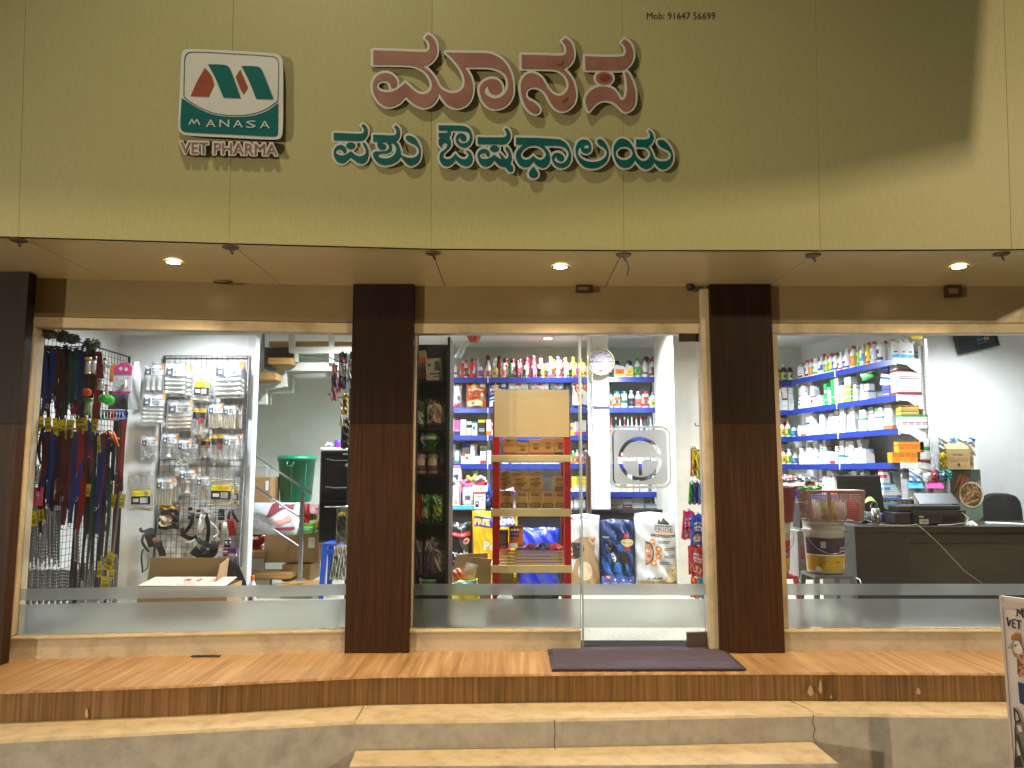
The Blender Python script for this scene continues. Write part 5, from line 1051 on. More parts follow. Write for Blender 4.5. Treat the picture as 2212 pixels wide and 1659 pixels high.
# ================================================================ CHEW PACKS ON THE PARTITION
def G(x,y):return 246.9+.2315*x,713.2+.2315*y
x0,z0,x1,z1=boxpx(415,240,1212,2300,1.565,G)
grid_panel('grey framed wire grid on the white partition behind the chew packs',((x0,1.57),(x1,1.57),.35,z1),16,34,mat('#8C8E90',.4,.6),mat('#4A4A48',.4,.5),.014)
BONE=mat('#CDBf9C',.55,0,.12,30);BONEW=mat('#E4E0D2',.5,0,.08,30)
def bone(mb,a,b,r,mi=0):
 a,b=Vector(a),Vector(b);mb.tube([a.lerp(b,q) for q in (0,.05,.14,.3,.5,.7,.86,.95,1)],[r*.5,r*1.05,r*.95,r*.62,r*.55,r*.62,r*.95,r*1.05,r*.5],8,mi)
FILMC=film('pack_film',(.97,.98,.99,1),.15)
def chew(x0,y0,x1,y1,kind,Y,label,dim=0,tilt=0):  # dim: shade put into a darker header print and bone colour
 a,b,c,d_=boxpx(x0,y0,x1,y1,Y,G);w,h=c-a,d_-b
 t=thing('treat_pack',label,'treat pack',((a+c)/2,Y,d_),'hanging packs of dog chews' if False else None,rot=(0,tilt,0));dp=.045 if w>.12 else .03
 pouch=lambda s,q,sg:((s-.5)*w*(1-.05*math.sin(math.pi*q)),sg*dp/2*(max(0,math.sin(math.pi*s))**.6)*(max(0,math.sin(math.pi*min(1,q*1.15)))**.6)+.004*math.sin(11*s+7*q+x0),(q-1)*h)
 mb=MB();mb.surf(lambda s,q:pouch(s,q,-1),12,14);mb.surf(lambda s,q:pouch(1-s,q,1),12,14);mb.build('pouch',FILMC,t)
 mb=MB();rn=random.Random(int(x0+y0))
 if kind in 'hH':
  n=4;
  for i in range(n):z=-h*(.46+.5*(i+.4)/n);bone(mb,(-w*.42,rn.uniform(-.004,.004),z),(w*.42,0,z+rn.uniform(-.006,.006)),h*.058)
 elif kind=='v':
  for i in range(3):x=w*(-.27+.27*i);bone(mb,(x,0,-h*.95),(x,0,-h*.42),w*.10)
 elif kind=='s':
  for i in range(6):x=w*(-.36+.144*i);mb.tube([(x,0,-h*.96),(x+rn.uniform(-.004,.004),0,-h*.40)],w*.055,7)
 elif kind=='1':
  bone(mb,(0,0,-h*.95),(w*.03,0,-h*.45),w*.16)
 elif kind=='k':
  for i in range(9):a2=Vector((w*rn.uniform(-.32,.32),rn.uniform(-.008,.008),-h*rn.uniform(.5,.93)));e=Vector((rn.uniform(-1,1),0,rn.uniform(-1,1))).normalized()*w*.14;bone(mb,a2-e,a2+e,w*.06)
 elif kind in 'yY':
  for i in range(9):z=-h*(.80+.16*rn.random()) if i>3 else -h*(.28+.05*i);bone(mb,(-w*.4,rn.uniform(-.006,.006),z),(w*.4,rn.uniform(-.006,.006),z+rn.uniform(-.012,.012)),h*.026)
 elif kind=='d':bone(mb,(-w*.12,0,-h*.92),(-w*.1,0,-h*.4),w*.12);bone(mb,(w*.15,0,-h*.92),(w*.12,0,-h*.4),w*.12)
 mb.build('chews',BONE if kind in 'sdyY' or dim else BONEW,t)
 fm=lambda x,z,l:(pouch(x/w+.5,z/h+1,-1)[0],pouch(min(max(x/w+.5,0),1),min(1,max(0,z/h+1)),-1)[1]-l-.001,z)
 d=Deco(fm,.015)
 if kind in 'yY':
  d.rect(-w*.36,-h*.58,w*.40,-h*.42,card('#E2CF1E'),6);d.rect(-w*.36,-h*.80,w*.40,-h*.58,card('#26282E'),6);d.rect(-w*.28,-h*.74,-w*.04,-h*.65,WHITE,2);d.rect(.02*w,-h*.77,w*.3,-h*.62,card('#B9C0CC'),2);d.ell(w*.25,-h*.5,w*.09,h*.05,card('#C98A6A'));d.text('Chew Delicacies',-w*.08,-h*.5,w*.4,card('#6E6410'))
 elif kind=='d':d.rect(-w*.46,-h*.14,w*.46,-h*.02,card('#C79A1A'),6);d.rect(-w*.46,-h*.36,w*.46,-h*.14,card('#1E1A1A'),6);d.ell(w*.2,-h*.42,w*.2,h*.1,card('#8E2A2A'))
 else:
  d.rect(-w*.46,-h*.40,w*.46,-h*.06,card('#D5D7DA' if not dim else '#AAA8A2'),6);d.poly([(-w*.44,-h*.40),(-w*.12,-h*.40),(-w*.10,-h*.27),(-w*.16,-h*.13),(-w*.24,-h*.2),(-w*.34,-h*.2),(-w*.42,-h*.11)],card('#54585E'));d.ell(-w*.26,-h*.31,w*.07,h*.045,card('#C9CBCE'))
  d.text('BOONIE',w*.14,-h*.20,w*.42,card('#2A2D38'),h*.07,.02);d.text('BITES',w*.14,-h*.295,w*.36,card('#2A2D38'),h*.07,.02);d.rect(w*.36,-h*.22,w*.46,-h*.02,card('#E08A3A'),3);d.rect(0,-h*.36,w*.3,-h*.345,card('#8A4A3A'),2)
 d.build('printed_header',t)
 MB().tube([(0,.012,-.012),(0,-.03,-.006),(0,-.045,.006)],.003,5).build('hang_hook',BLACKM,t)
CH=[(270,310,470,580,'v',1.47,'pack of three upright white rawhide bones at the top of the grid'),(465,300,690,620,'h',1.46,'wide pack of knotted bones hung second on the top row'),(500,320,735,640,'h',1.52,'pack of bones half hidden behind the second top row pack'),(735,350,920,670,'y',1.46,'top row pack with yellow and black label'),(920,285,1200,635,'h',1.46,'largest bone pack at the far end of the top row'),(960,300,1232,640,'h',1.52,'bone pack directly behind the largest top row pack'),
      (255,585,480,890,'h',1.44,'bright bone pack hung lower under the upright bones'),(480,650,735,945,'h',1.47,'shaded bone pack beside the bright lower one'),(725,725,862,1010,'d',1.48,'narrow chew pack with black and yellow header'),(868,680,1020,915,'s',1.48,'pack of thin brown chew sticks near the partition edge'),(1015,695,1140,925,'s',1.49,'second pack of chew sticks nearer the partition edge'),(1120,695,1200,920,'s',1.53,'narrow chew stick pack tucked last in the stick row'),
      (240,980,415,1225,'k',1.46,'pack of small knots starting the third row'),(440,955,600,1205,'1',1.47,'pack with one single bone in the third row'),(580,1010,725,1250,'k',1.45,'pack of small knots hanging in the middle of the third row'),(690,1010,782,1245,'k',1.51,'pack of knots behind the middle third row pack'),(805,1010,905,1190,'d',1.52,'dim little pack with black header in the third row'),(895,970,1030,1240,'d',1.49,'clear pack of two bones with yellow header strip'),(1015,970,1170,1225,'v',1.46,'pack of short bones ending the third row'),(1120,968,1200,1200,'v',1.52,'pack of short bones half behind the last third row pack'),
      (130,1355,375,1690,'Y',1.42,'big zip pack with yellow label at the low near corner'),(380,1370,560,1640,'s',1.44,'pack of chew strips beside the big zip pack'),(430,1360,590,1610,'s',1.5,'pack of chew strips second in its stack'),(480,1350,612,1590,'s',1.54,'pack of chew strips deepest in its stack'),(595,1290,765,1540,'1',1.45,'single bone pack in the lowest row'),(760,1350,905,1590,'s',1.47,'pack of twisted sticks in the lowest row'),(880,1290,1130,1650,'Y',1.43,'zip pack of knotted bones with yellow label near the partition edge'),(1060,1370,1172,1640,'y',1.5,'slimmer yellow labelled pack behind the knotted bones')]
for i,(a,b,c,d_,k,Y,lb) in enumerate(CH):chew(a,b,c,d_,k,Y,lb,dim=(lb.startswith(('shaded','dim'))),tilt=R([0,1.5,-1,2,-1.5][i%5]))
def H(x,y):return 219.4+.1984*x,1042.3+.1984*y
def hp(x,y,Y):return P(*H(x,y),Y)
def harness(label,Y,loops,org):
 p0=hp(*org,Y);t=thing('harness',label,'harness',p0)
 for nm,pts,w,m in loops:
  q=[hp(x,y,Y)-p0 for x,y in pts];n=len(q);f=[]
  for i in range(n-1):
   for j in range(4):
    tt=j/4;a0=q[max(i-1,0)];a1=q[i];a2=q[i+1];a3=q[min(i+2,n-1)]
    f.append(.5*((2*a1)+(a2-a0)*tt+(2*a0-5*a1+4*a2-a3)*tt**2+(3*a1-a0-3*a2+a3)*tt**3))
  f.append(q[-1]);r=w*.1984/FPX*(Y+5.2)/2;mb=MB()
  for i in range(len(f)):f[i]=f[i]+Vector((0,-.03-.02*math.sin(i*.6),0))
  vs=[];
  for i,p in enumerate(f):
   d=(f[min(i+1,len(f)-1)]-f[max(i-1,0)]).normalized();nn=Vector((-d.z,0,d.x)).normalized()*r
   vs+=[p+nn,p-nn,p-nn+Vector((0,.008,0)),p+nn+Vector((0,.008,0))]
  fs=[(4*i+a,4*i+(a+1)%4,4*i+4+(a+1)%4,4*i+4+a) for i in range(len(f)-1) for a in range(4)]
  mb.add(vs,fs,0,False).build(nm,m,t)
 return t
BK=NYL['black'];WN=mat('#D9DBDF',.5,0,.06,40);GP=mat('#3E4650',.7,0,.2,40)
harness('black dog harness with white edging and grey pads hanging on the grid',1.42,[('white_strap',[(1080,540),(1095,420),(1100,330),(1140,295),(1190,330),(1180,360),(1130,370),(1105,440),(1090,520)],34,WN),('strap',[(1150,330),(1180,450),(1160,600),(1130,780)],40,BK),('strap',[(1010,330),(1000,430),(930,520),(890,580)],36,BK),('strap',[(890,490),(930,580),(1000,610),(1060,580)],44,BK),('pad',[(1060,600),(1110,650),(1180,690),(1230,720)],50,GP),('pad',[(1090,700),(1120,720),(1160,790)],60,GP),('white_strap',[(920,640),(990,640),(1060,590)],18,WN),('white_strap',[(1200,420),(1260,480),(1275,550),(1240,585)],12,WN),('body',[(1010,720),(1080,770),(1180,780),(1240,740),(1250,640)],90,BK)],(1120,300))
harness('charcoal dog harness with a tan pad hanging at the near edge of the grid',1.40,[('strap',[(440,490),(470,530),(530,510),(600,520)],30,GP),('body',[(540,520),(560,600),(570,700)],110,mat('#3A3D40',.8,0,.3,40)),('strap',[(480,560),(470,650),(490,720),(540,740)],26,GP),('strap',[(640,640),(665,720),(670,800)],70,mat('#23262B',.6)),('pad',[(590,590),(610,640),(600,690)],34,mat('#A8765E',.7)),('strap',[(470,720),(460,850),(450,980)],18,GP),('strap',[(540,740),(530,900),(470,960)],14,mat('#8A8378',.7))],(540,500))
harness('small red and black harness hanging near the partition edge',1.46,[('strap',[(1420,300),(1400,380),(1380,430)],30,BK),('strap',[(1440,300),(1470,380),(1490,430)],30,BK),('body',[(1420,380),(1430,460),(1430,580)],80,NYL['red']),('tag_card',[(1370,430),(1360,500)],46,WHITE)],(1430,300))
harness('bundle of dark straps hanging low by the partition edge',1.40,[('strap',[(1400,820),(1420,950),(1400,1120)],70,mat('#2A2528',.6)),('strap',[(1450,820),(1480,960),(1500,1130)],70,mat('#352C33',.6)),('strap',[(1480,880),(1530,1000),(1560,1130)],50,mat('#221F22',.6)),('ring',[(1390,820),(1400,860),(1420,820)],10,CHROME),('ring',[(1440,815),(1450,850),(1470,815)],10,CHROME)],(1450,810))
for i,(a,b,c,d_,col,acc,lb) in enumerate([(940,270,985,400,'black','grey','slim black grooming pack on the low grid'),(1270,285,1338,410,'black','teal','black pack with a teal window on the low grid'),(1030,300,1075,390,'black','white','black pack half behind the harness'),(1270,440,1300,600,'black','brown','dark brush hanging on the low grid'),(1250,690,1318,800,'white','orange','white and orange card low on the grid'),(1325,720,1385,800,'maroon','white','maroon card low on the grid'),(1375,715,1470,800,'purple','white','purple card with black rim low on the grid'),(1335,610,1400,700,'black','white','black card with two white windows on the grid')]):
 p=hp((a+c)/2,d_,1.5);q=hp(c,b,1.5);r_=hp(a,d_,1.5)
 carton(p,q.x-r_.x,q.z-p.z,.02,col,acc,[2,3,2,4,0,2,1,3][i],lb,cat='pack')
p=hp(735,510,1.47);t,fm,w,h=bag(*H(620,250),*H(850,510),1.46,'#26242A','black pack of white chews with a red badge low on the grid',d=.05,seed=77,name='treat_pack',cat='treat pack');d=Deco(fm,.015);d.rect(-w*.45,h*.86,w*.45,h*.97,card('#B98A1A'),4);d.rect(-w*.42,h*.15,w*.2,h*.6,card('#C9BDA0'),4);d.ell(w*.1,h*.5,w*.14,h*.14,card('#8E2A34'));
for i in range(4):d.rect(-w*(.30-.15*i),h*.16,-w*(.29-.15*i),h*.58,card('#5A5040'))
d.build('printed_design',t)
# open carton in front of the grid
CARD=stained('kraft_card','#A5845A','#8E6F49',.75,4,.45,.8,.08,80);CARDIN=stained('kraft_card_inner','#8E744C','#7C643F',.8,4,.45,.8,.08,80)
fx0,fz0,fx1,fz1=RC(298,1266,491,1345,.82);bx0,bz0,bx1,bz1=RC(318,1206,492,1262,1.12)
t=thing('open_carton','open cardboard carton with a pale printed flap standing below the chew packs','cardboard box',((fx0+fx1)/2,.95,.05));c=t.location
def W_(mb,name,m,**k):return mb.build(name,m,t,world=True,**k)
W_(MB().box(fx0,.80,.052,fx1,.806,fz1),'front_panel',CARD);W_(MB().box(fx0,1.12,.052,fx1,1.126,fz1),'rear_panel',CARD)
W_(MB().box(fx0,.807,.052,fx0+.005,1.119,fz1),'side_panel',CARD);W_(MB().box(fx1-.005,.807,.052,fx1,1.119,fz1),'side_panel',CARD)
W_(MB().box(fx0+.006,.808,.054,fx1-.006,1.118,.06),'bottom_panel',CARDIN)
W_(MB().hexa([(bx0,1.128,fz1),(bx1-.02,1.128,fz1),(bx1-.02,1.134,fz1),(bx0,1.134,fz1)],[(bx0+.01,1.15,bz1),(bx1-.02,1.15,bz1),(bx1-.02,1.156,bz1),(bx0+.01,1.156,bz1)]),'rear_flap',CARDIN)
W_(MB().hexa([(bx1-.018,1.126,fz1),(bx1-.012,1.126,fz1),(bx1-.012,.9,fz1),(bx1-.018,.9,fz1)],[(bx1-.01,1.15,bz1),(bx1-.004,1.15,bz1),(bx1+.0,.95,bz1-.03),(bx1-.006,.95,bz1-.03)]),'side_flap',CARD)
lx0,lz0,lx1,lz1=RC(310,1242,486,1266,.98)
A0,A1,A2,A3=Vector((fx0,.80,fz1+.002)),Vector((fx1-.01,.80,fz1+.002)),Vector((fx1-.015,1.05,fz1+.035)),Vector((fx0+.02,1.05,fz1+.035));dn=Vector((0,0,.004))
W_(MB().hexa([A0,A1,A2,A3],[A0+dn,A1+dn,A2+dn,A3+dn]),'front_flap',stained('pale_flap','#CDBBA2','#BBA78C',.7,4,.5,.8,.05,80))
d=Deco(lambda x,z,l:A0.lerp(A1,x).lerp(A3.lerp(A2,x),z)+Vector((0,0,.004+l))-c);vs,fs=text2d('me',.05);d.text('me',.465,.62,.085,card('#9E2A4A'),.34,.04);d.text('o',.60,.62,.055,card('#9E2A4A'),.34,.04);d.ell(.535,.62,.008,.06,card('#9E2A4A'),10);d.text('PERSIAN',.53,.30,.12,card('#9A6A6A'),.1);d.text('DRY CAT FOOD',.53,.13,.22,card('#9A6A6A'),.1);d.build('print',t)
MB().box(-.035,0,-.05,.035,.002,0).build('shipping_label',card('#C9CFCF'),t).location=((fx0+fx1)/2+.12-c.x,.7955-c.y,fz1-c.z-.01)
# ================================================================ STAIR CORNER
def SP(x,y):return 493.7+.3705*x,702.2+.3705*y
def sp(x,y,Y):return P(*SP(x,y),Y)
def sbox(x0,y0,x1,y1,Y):a,b=SP(x0,y0),SP(x1,y1);return RC(a[0],a[1],b[0],b[1],Y)
OAK=streak('oak_tread',['#8F6A3C','#A9824C','#BD9760'],(4,60,60),.45,.05,6,1.5);STR=mat('#C6C9BF',.6,0,.04);ALU=mat('#9A9C9E',.3,.9,.08)
t=thing('staircase','white sided staircase with oak treads and steel handrail in the corner','staircase',sp(330,1490,2.2))
def zig(pts,Y,w,name,m):part(MB().prism([(sp(x,y,Y).x,sp(x,y,Y).z) for x,y in pts],Y,Y+w),name,m,t,bevel=.003)
zig([(720,218),(375,218),(278,228),(278,300),(278,350),(188,350),(188,445),(60,445),(60,462),(222,462),(222,377),(338,357),(332,266),(720,266)],2.35,.05,'stringer',STR)
zig([(720,268),(356,290),(356,377),(224,380),(224,462),(244,462),(244,400),(376,395),(376,312),(720,300)],2.62,.05,'stringer',mat('#AEB2A8',.6))
zig([(350,30),(384,30),(384,125),(720,125),(720,165),(404,165),(404,216),(384,216),(384,166),(350,160)],2.30,.05,'stringer',STR)
zig([(580,30),(612,30),(612,220),(586,220),(586,160)],2.295,.05,'post',STR)
for x0,y0,x1,y1,Y in [(236,95,350,124,2.45),(386,95,580,124,2.45),(612,97,720,130,2.45),(230,190,370,228,2.2),(60,278,276,318,2.15)]:
 a,b,c_,d_=sbox(x0,y0,x1,y1,Y);part(MB().box(a,Y,b,c_,Y+.28,d_),'tread',OAK,t,bevel=.003)
part(MB().prism([(sp(x,y,2.5).x,sp(x,y,2.5).z) for x,y in [(404,165),(720,205),(720,215),(404,178)]],2.5,2.55),'brace',STR,t)
a,b,c_,d_=sbox(190,20,205,270,2.1);part(MB().box(a,2.1,b,c_,2.13,d_),'upper_post',ALU,t)
part(MB().tube([sp(60,200,2.1),sp(190,120,2.12)],.008,6),'upper_rail',ALU,t)
for x0,y0,x1,y1,Y,dp in [(40,1288,205,1345,2.05,.3),(40,1392,360,1468,1.9,.34),(285,1490,520,1532,1.72,.3)]:
 a,b,c_,d_=sbox(x0,y0,x1,y1,Y);zt=d_;th=.05
 A=sp(x0,y1,Y);Bq=sp(x1,y1,Y);tk=(sp(x0,y0,Y+dp).z+sp(x0,y1,Y).z)/2
 z_=sp((x0+x1)/2,y1-18,Y).z;part(MB().box(a,Y,z_-.045,c_,Y+dp,z_),'tread',OAK,t,bevel=.003);part(MB().box(a+.01,Y-.002,z_-.052,c_-.01,Y+dp,z_-.046),'tread_lip',mat('#6A4C2A',.5),t)
 part(MB().box(a+.02,Y+.05,.05,min(c_-.02,a+.3),Y+.12,z_-.053),'riser_support',STR,t)
part(MB().hexa([sp(122,745,1.9),sp(480,990,1.72),sp(480,990,1.76),sp(122,745,1.95)],[sp(122,760,1.9)+Vector((0,0,.03)),sp(486,985,1.72)+Vector((0,0,.02)),sp(486,985,1.76)+Vector((0,0,.02)),sp(122,760,1.95)+Vector((0,0,.03))]),'handrail',ALU,t)
for (xa,ya,xb,yb) in [(118,920,412,1116),(110,1092,408,1288)]:part(MB().tube([sp(xa,ya,1.95),sp(xb,yb,1.75)],.011,6),'rail',ALU,t)
a,b,c_,d_=sbox(412,975,431,1485,1.74);part(MB().box(a,1.74,b,c_,1.775,d_),'newel',ALU,t);part(MB().box(a-.02,1.72,b-.01,c_+.02,1.80,b+.008),'newel_foot',ALU,t)
# carton marked PUPPY under the upper flight
a,b,c_,d_=sbox(186,130,372,245,2.55);t=thing('dark_carton','dark brown PUPPY carton stored between the stair flights','cardboard box',((a+c_)/2,2.55,b));w,h=c_-a,d_-b
MB().box(-w/2,0,0,w/2,.3,h).build('box',card('#4A3830'),t,bevel=.003);d=Deco(lambda x,z,l:(x,-l-.001,z));d.text('PUPPY',-w*.04,h*.62,w*.44,card('#1E1614'),h*.16,.02);d.build('print',t)
# green bin
a,b,c_,d_=sbox(250,755,480,1035,2.62);r=(c_-a)/2*.97;h=d_-b;GRN=mat('#0E7A58',.35,0,.08,4)
t=thing('plastic_bin','tall green plastic bin with lid and rope handle standing on the clutter','bin',((a+c_)/2,2.62+r,b))
MB().lathe([(r*.78,0),(r*.80,.01),(r*.97,h*.86),(r*1.0,h*.86),(r*1.0,h*.89)],n=32).build('body',GRN,t)
MB().lathe([(r*1.03,h*.885),(r*1.03,h*.93),(r*.96,h*.985),(r*.5,h*1.0),(.001,h*1.0)],n=32).build('lid',GRN,t)
MB().tube([(-r*.2,-r*1.0,h*.84),(-r*.2,-r*1.14,h*.83),(-r*.2,-r*1.12,h*.76),(r*.12,-r*1.12,h*.76),(r*.12,-r*1.14,h*.83),(r*.12,-r*1.0,h*.84)],.009,6).build('handle',GRN,t)
for k in range(8):MB().lathe([(r*.80+.006,.02),(r*.955+.006,h*.82)],n=2,a0=k*math.pi/4-.03,a1=k*math.pi/4+.03).build('rib',GRN,t)
# fridge
a,b,c_,d_=sbox(528,735,720,1268,2.0);t=thing('fridge','black fridge with white top beside the hanging packs','fridge',((a+c_)/2,2.0,b));w,h=c_-a,d_-b;BF=mat('#0E0B0C',.18,0,.1,4,0,40,.4)
MB().box(-w/2,.0,.0,w/2,.5,h).build('body',BF,t,bevel=.012);MB().box(-w/2-.003,-.01,h+.001,w/2,.5,h+.035).build('top',mat('#B9C0BC',.4),t,bevel=.01);MB().box(-w/2+.004,-.006,h*.45,w/2,-.001,h*.455).build('door_gap',BLACKM,t);o=MB().lathe([(.001,0),(.024,0),(.026,.002)],n=16).build('badge',mat('#3A3A40',.2,.8),t)
o.rotation_euler=(R(90),0,0);o.location=(w*.32,-.003,h*.83);MB().box(w*.2,-.012,h-.035,w/2,-.001,h-.02).build('handle',mat('#8C9294',.3,.6),t)
for (x0,y0,x1,y1,c,k,l) in [(555,690,615,722,'grey',0,'crumpled grey pouch lying on the fridge'),(618,675,660,720,'purple',1,'small purple tub standing on the fridge')]:
 a,b,c_,d_=sbox(x0,y0,x1,y1,2.15);z_=sp(600,735,2.0).z+.036
 if k:bottle(Vector(((a+c_)/2,2.15,z_)),(c_-a)/2,d_-b,'jar','purple','violet',None,l)
 else:o=MB().surf(lambda s,q:((s-.5)*(c_-a),(q-.5)*.12,.02+.035*math.sin(math.pi*s)*math.sin(math.pi*q)+.008*math.sin(12*s+9*q)),10,8).build('pouch',mat('#8E9296',.3,.3,.3,20,.5,20));o.location=((a+c_)/2,2.15,z_);tag(o,l,'pouch')
# clutter below
def kraft(x0,y0,x1,y1,Y,dp,label,rz=0,name='cardboard_box',tape=True):
 a,b,c_,d_=sbox(x0,y0,x1,y1,Y);w,h=c_-a,d_-b;t=thing(name,label,'cardboard box',((a+c_)/2,Y,b),None,rz)
 MB().box(-w/2,0,0,w/2,dp,h).build('box',CARD,t,bevel=.004)
 if tape:MB().box(-w/2+.01,dp*.46,h+.0005,w/2-.01,dp*.54,h+.0015).build('tape',mat('#A58E6A',.25),t);MB().box(w*.3,-.0018,h*.5,w*.42,-.0006,h*.85).build('sticker',WHITE,t)
 return t,w,h
kraft(95,885,245,1042,2.5,.3,'upright cardboard box leaning by the green bin');kraft(208,1212,528,1385,2.15,.35,'long cardboard box with packing tape under the opened packs');kraft(310,1396,480,1495,2.1,.35,'low cardboard box beneath the long one',tape=False)
a,b,c_,d_=sbox(130,822,222,882,2.6);t=thing('clear_tub','clear plastic tub on top of the upright cardboard box','tub',((a+c_)/2,2.68,sp(170,884,2.5).z));w=(c_-a);MB().hexa([(-w*.42,-.07,0),(w*.42,-.07,0),(w*.42,.07,0),(-w*.42,.07,0)],[(-w/2,-.09,.1),(w/2,-.09,.1),(w/2,.09,.1),(-w/2,.09,.1)]).build('tub',film('tub_plastic',(.85,.88,.9,1),.35),t);MB().box(-w*.52,-.095,.1005,w*.52,.095,.112).build('lid',mat('#A9AFB4',.3),t,bevel=.004)
for i,(x0,y0,x1,y1) in enumerate([(60,1128,228,1202),(55,1204,222,1268),(50,1266,205,1335),(60,1330,200,1400)]):
 a,b,c_,d_=sbox(x0,y0,x1,y1,2.35);w,h=c_-a,d_-b;t=thing('red_sack',f'red pet food sack lying in the pile under the stairs, {nth(i)} from the top','food bag',((a+c_)/2,2.35,b));
 MB().surf(lambda s,q:((s-.5)*w*(1-.04*math.sin(6.28*q)),-.10*math.cos(math.pi*(q-.5))*max(.05,math.sin(math.pi*s))**.4,h*q+.01*math.sin(7*s)),14,8).surf(lambda s,q:((s-.5)*w,-.10+.4*q,h+.0*s),6,6).build('sack',foil('#A31E16'),t)
 if i<2:d=Deco(lambda x,z,l:(x,-.105-l,z));d.text('BAIRO',w*.12,h*.5,w*.42,WHITE,h*.26,.03);d.build('print',t)
def crumple(name,x0,y0,x1,y1,Y,m,label,dp=.16,cat='food bag',rz=0,amp=.018,deco=None,tilt=.6,z=None):
 a,b,c_,d_=sbox(x0,y0,x1,y1,Y);w,h=c_-a,d_-b;rr=random.Random(int(x0*3+y0));ph=[(rr.uniform(3,11),rr.uniform(3,11),rr.uniform(0,6)) for _ in range(5)]
 def f(s,q):k=max(0,math.sin(math.pi*s))**.5*max(0,math.sin(math.pi*q))**.5;n=sum(math.sin(p*s+r_*q+o_) for p,r_,o_ in ph)*amp*k*.6;return ((s-.5)*w*(1+.05*math.sin(5*q)),-dp*(1-q)*tilt-dp*.3*k+n,h*q+n)
 t=thing(name,label,cat,((a+c_)/2,Y,b),None,rz);MB().surf(f,20,18).surf(lambda s,q:(lambda p:(p[0],p[1]*.1+dp*.3,p[2]*.98))(f(1-s,q)),10,8).build('pack',m,t)
 if deco:d=Deco(lambda x,z_,l:(lambda p:(p[0],p[1]-l-.004,p[2]))(f(x/w+.5,z_/h)),.02);deco(d,w,h);d.build('printed_design',t)
 return t
def dc1(d,w,h):d.poly([(-w*.1,h*.6),(w*.4,h*.75),(w*.42,h*.98),(-w*.05,h*.9)],card('#6E1A22'));d.ell(w*.15,h*.40,w*.11,h*.09,card('#C98A7E'));d.ell(w*.3,h*.46,w*.09,h*.08,card('#C98A7E'));d.rect(w*.1,h*.16,w*.45,h*.24,card('#8E1C24'),3);d.text('96',w*.16,h*.83,w*.12,WHITE,None,.03,1.3)
crumple('open_pack',128,1035,420,1215,2.0,foil('#B5B8BA'),'open grey and white pet food pack with red print slumped on the boxes',.22,deco=dc1)
crumple('dark_pack',100,1040,210,1095,2.2,foil('#2A2024'),'dark folded pack under the clear tub',.2);crumple('red_pack',300,1145,360,1200,1.98,foil('#A81C20'),'small red shiny pack beside the green carton',.1)
a,b,c_,d_=sbox(344,1162,478,1212,1.95);carton(Vector(((a+c_)/2,2.05,b)),c_-a,d_-b,.16,'green','lime',2,'flat green carton on the long cardboard box',.08)
a,b,c_,d_=sbox(476,1160,528,1196,2.25);bottle(Vector(((a+c_)/2,2.25,b)),(c_-a)/2,d_-b,'jar','yellow','yellow',None,'low yellow tub behind the flat green carton')
crumple('red_board',430,1040,470,1170,2.3,mat('#B0241E',.4),'curved red plastic sheet behind the steel newel',.05,'plastic sheet');crumple('pink_roll',465,1045,525,1110,2.5,mat('#B98A86',.5),'dull pink roll behind the newel',.1,'roll');crumple('yellow_sheet',455,1105,530,1170,2.5,mat('#8E8A3A',.6),'dull yellow green sheet below the pink roll',.1,'plastic sheet')
# blue stool
a,b,c_,d_=sbox(545,1270,700,1532,1.75);w,h=c_-a,d_-b;BLP=mat('#1746A8',.35,0,.06);t=thing('plastic_stool','blue plastic stool below the fridge','stool',((a+c_)/2,1.9,.05));hh=d_-.05
MB().box(-w/2,-.14,hh-.03,w/2,.14,hh).build('seat',BLP,t,bevel=.01)
for sx in (-1,1):
 for sy in (-1,1):MB().hexa([(sx*w*.5-.02,sy*.15-.02,0),(sx*w*.5+.02,sy*.15-.02,0),(sx*w*.5+.02,sy*.15+.02,0),(sx*w*.5-.02,sy*.15+.02,0)],[(sx*w*.43-.025,sy*.12-.02,hh-.031),(sx*w*.43+.025,sy*.12-.02,hh-.031),(sx*w*.43+.025,sy*.12+.02,hh-.031),(sx*w*.43-.025,sy*.12+.02,hh-.031)]).build('leg',BLP,t)
MB().box(-w*.45,-.135,hh-.1,w*.45,-.12,hh-.06).build('apron',BLP,t)
# packs on the rack end by the pillar
HK=[(600,228,634,440,'#C77A9A','pink card pack of a toy hanging by the first pillar','hanging_pack'),(640,160,690,372,'#33203F','dark purple hanging box by the first pillar','hanging_pack'),(664,400,694,522,'#C79A12','yellow hanging pouch by the first pillar','hanging_pack'),(650,430,668,590,'#C9CBC6','white strip pack under the dark purple box','hanging_pack'),(655,545,705,720,'#3A3D36','dark olive pouch above the fridge','hanging_pack'),(690,200,725,370,'#A8ACB2','silver hanging pack at the pillar edge','hanging_pack'),(628,1060,696,1272,'#5A5A44','clear pack with a dark label by the fridge door','hanging_pack'),(632,340,656,390,'#B3281E','little red hanging pack under the pink card','hanging_pack')]
for i,(x0,y0,x1,y1,c,lb,nm) in enumerate(HK):
 t,fm,w,h=bag(*SP(x0,y0),*SP(x1,y1),.85+.04*i,c,lb,d=.03,name=nm,cat='hanging pack',seed=60+i);d=Deco(fm,.015);d.rect(-w*.38,h*.35,w*.3,h*.7,card('#D9D7D2' if i%2 else '#2A2A30'),4);d.rect(-w*.3,h*.75,w*.3,h*.85,card('#C96A8A' if i%2 else '#E0C23A'),3);d.build('printed_design',t);MB().tube([(0,.05,h+.01),(0,-.01,h+.004),(0,-.02,h+.014)],.003,5).build('hook',BLACKM,t)
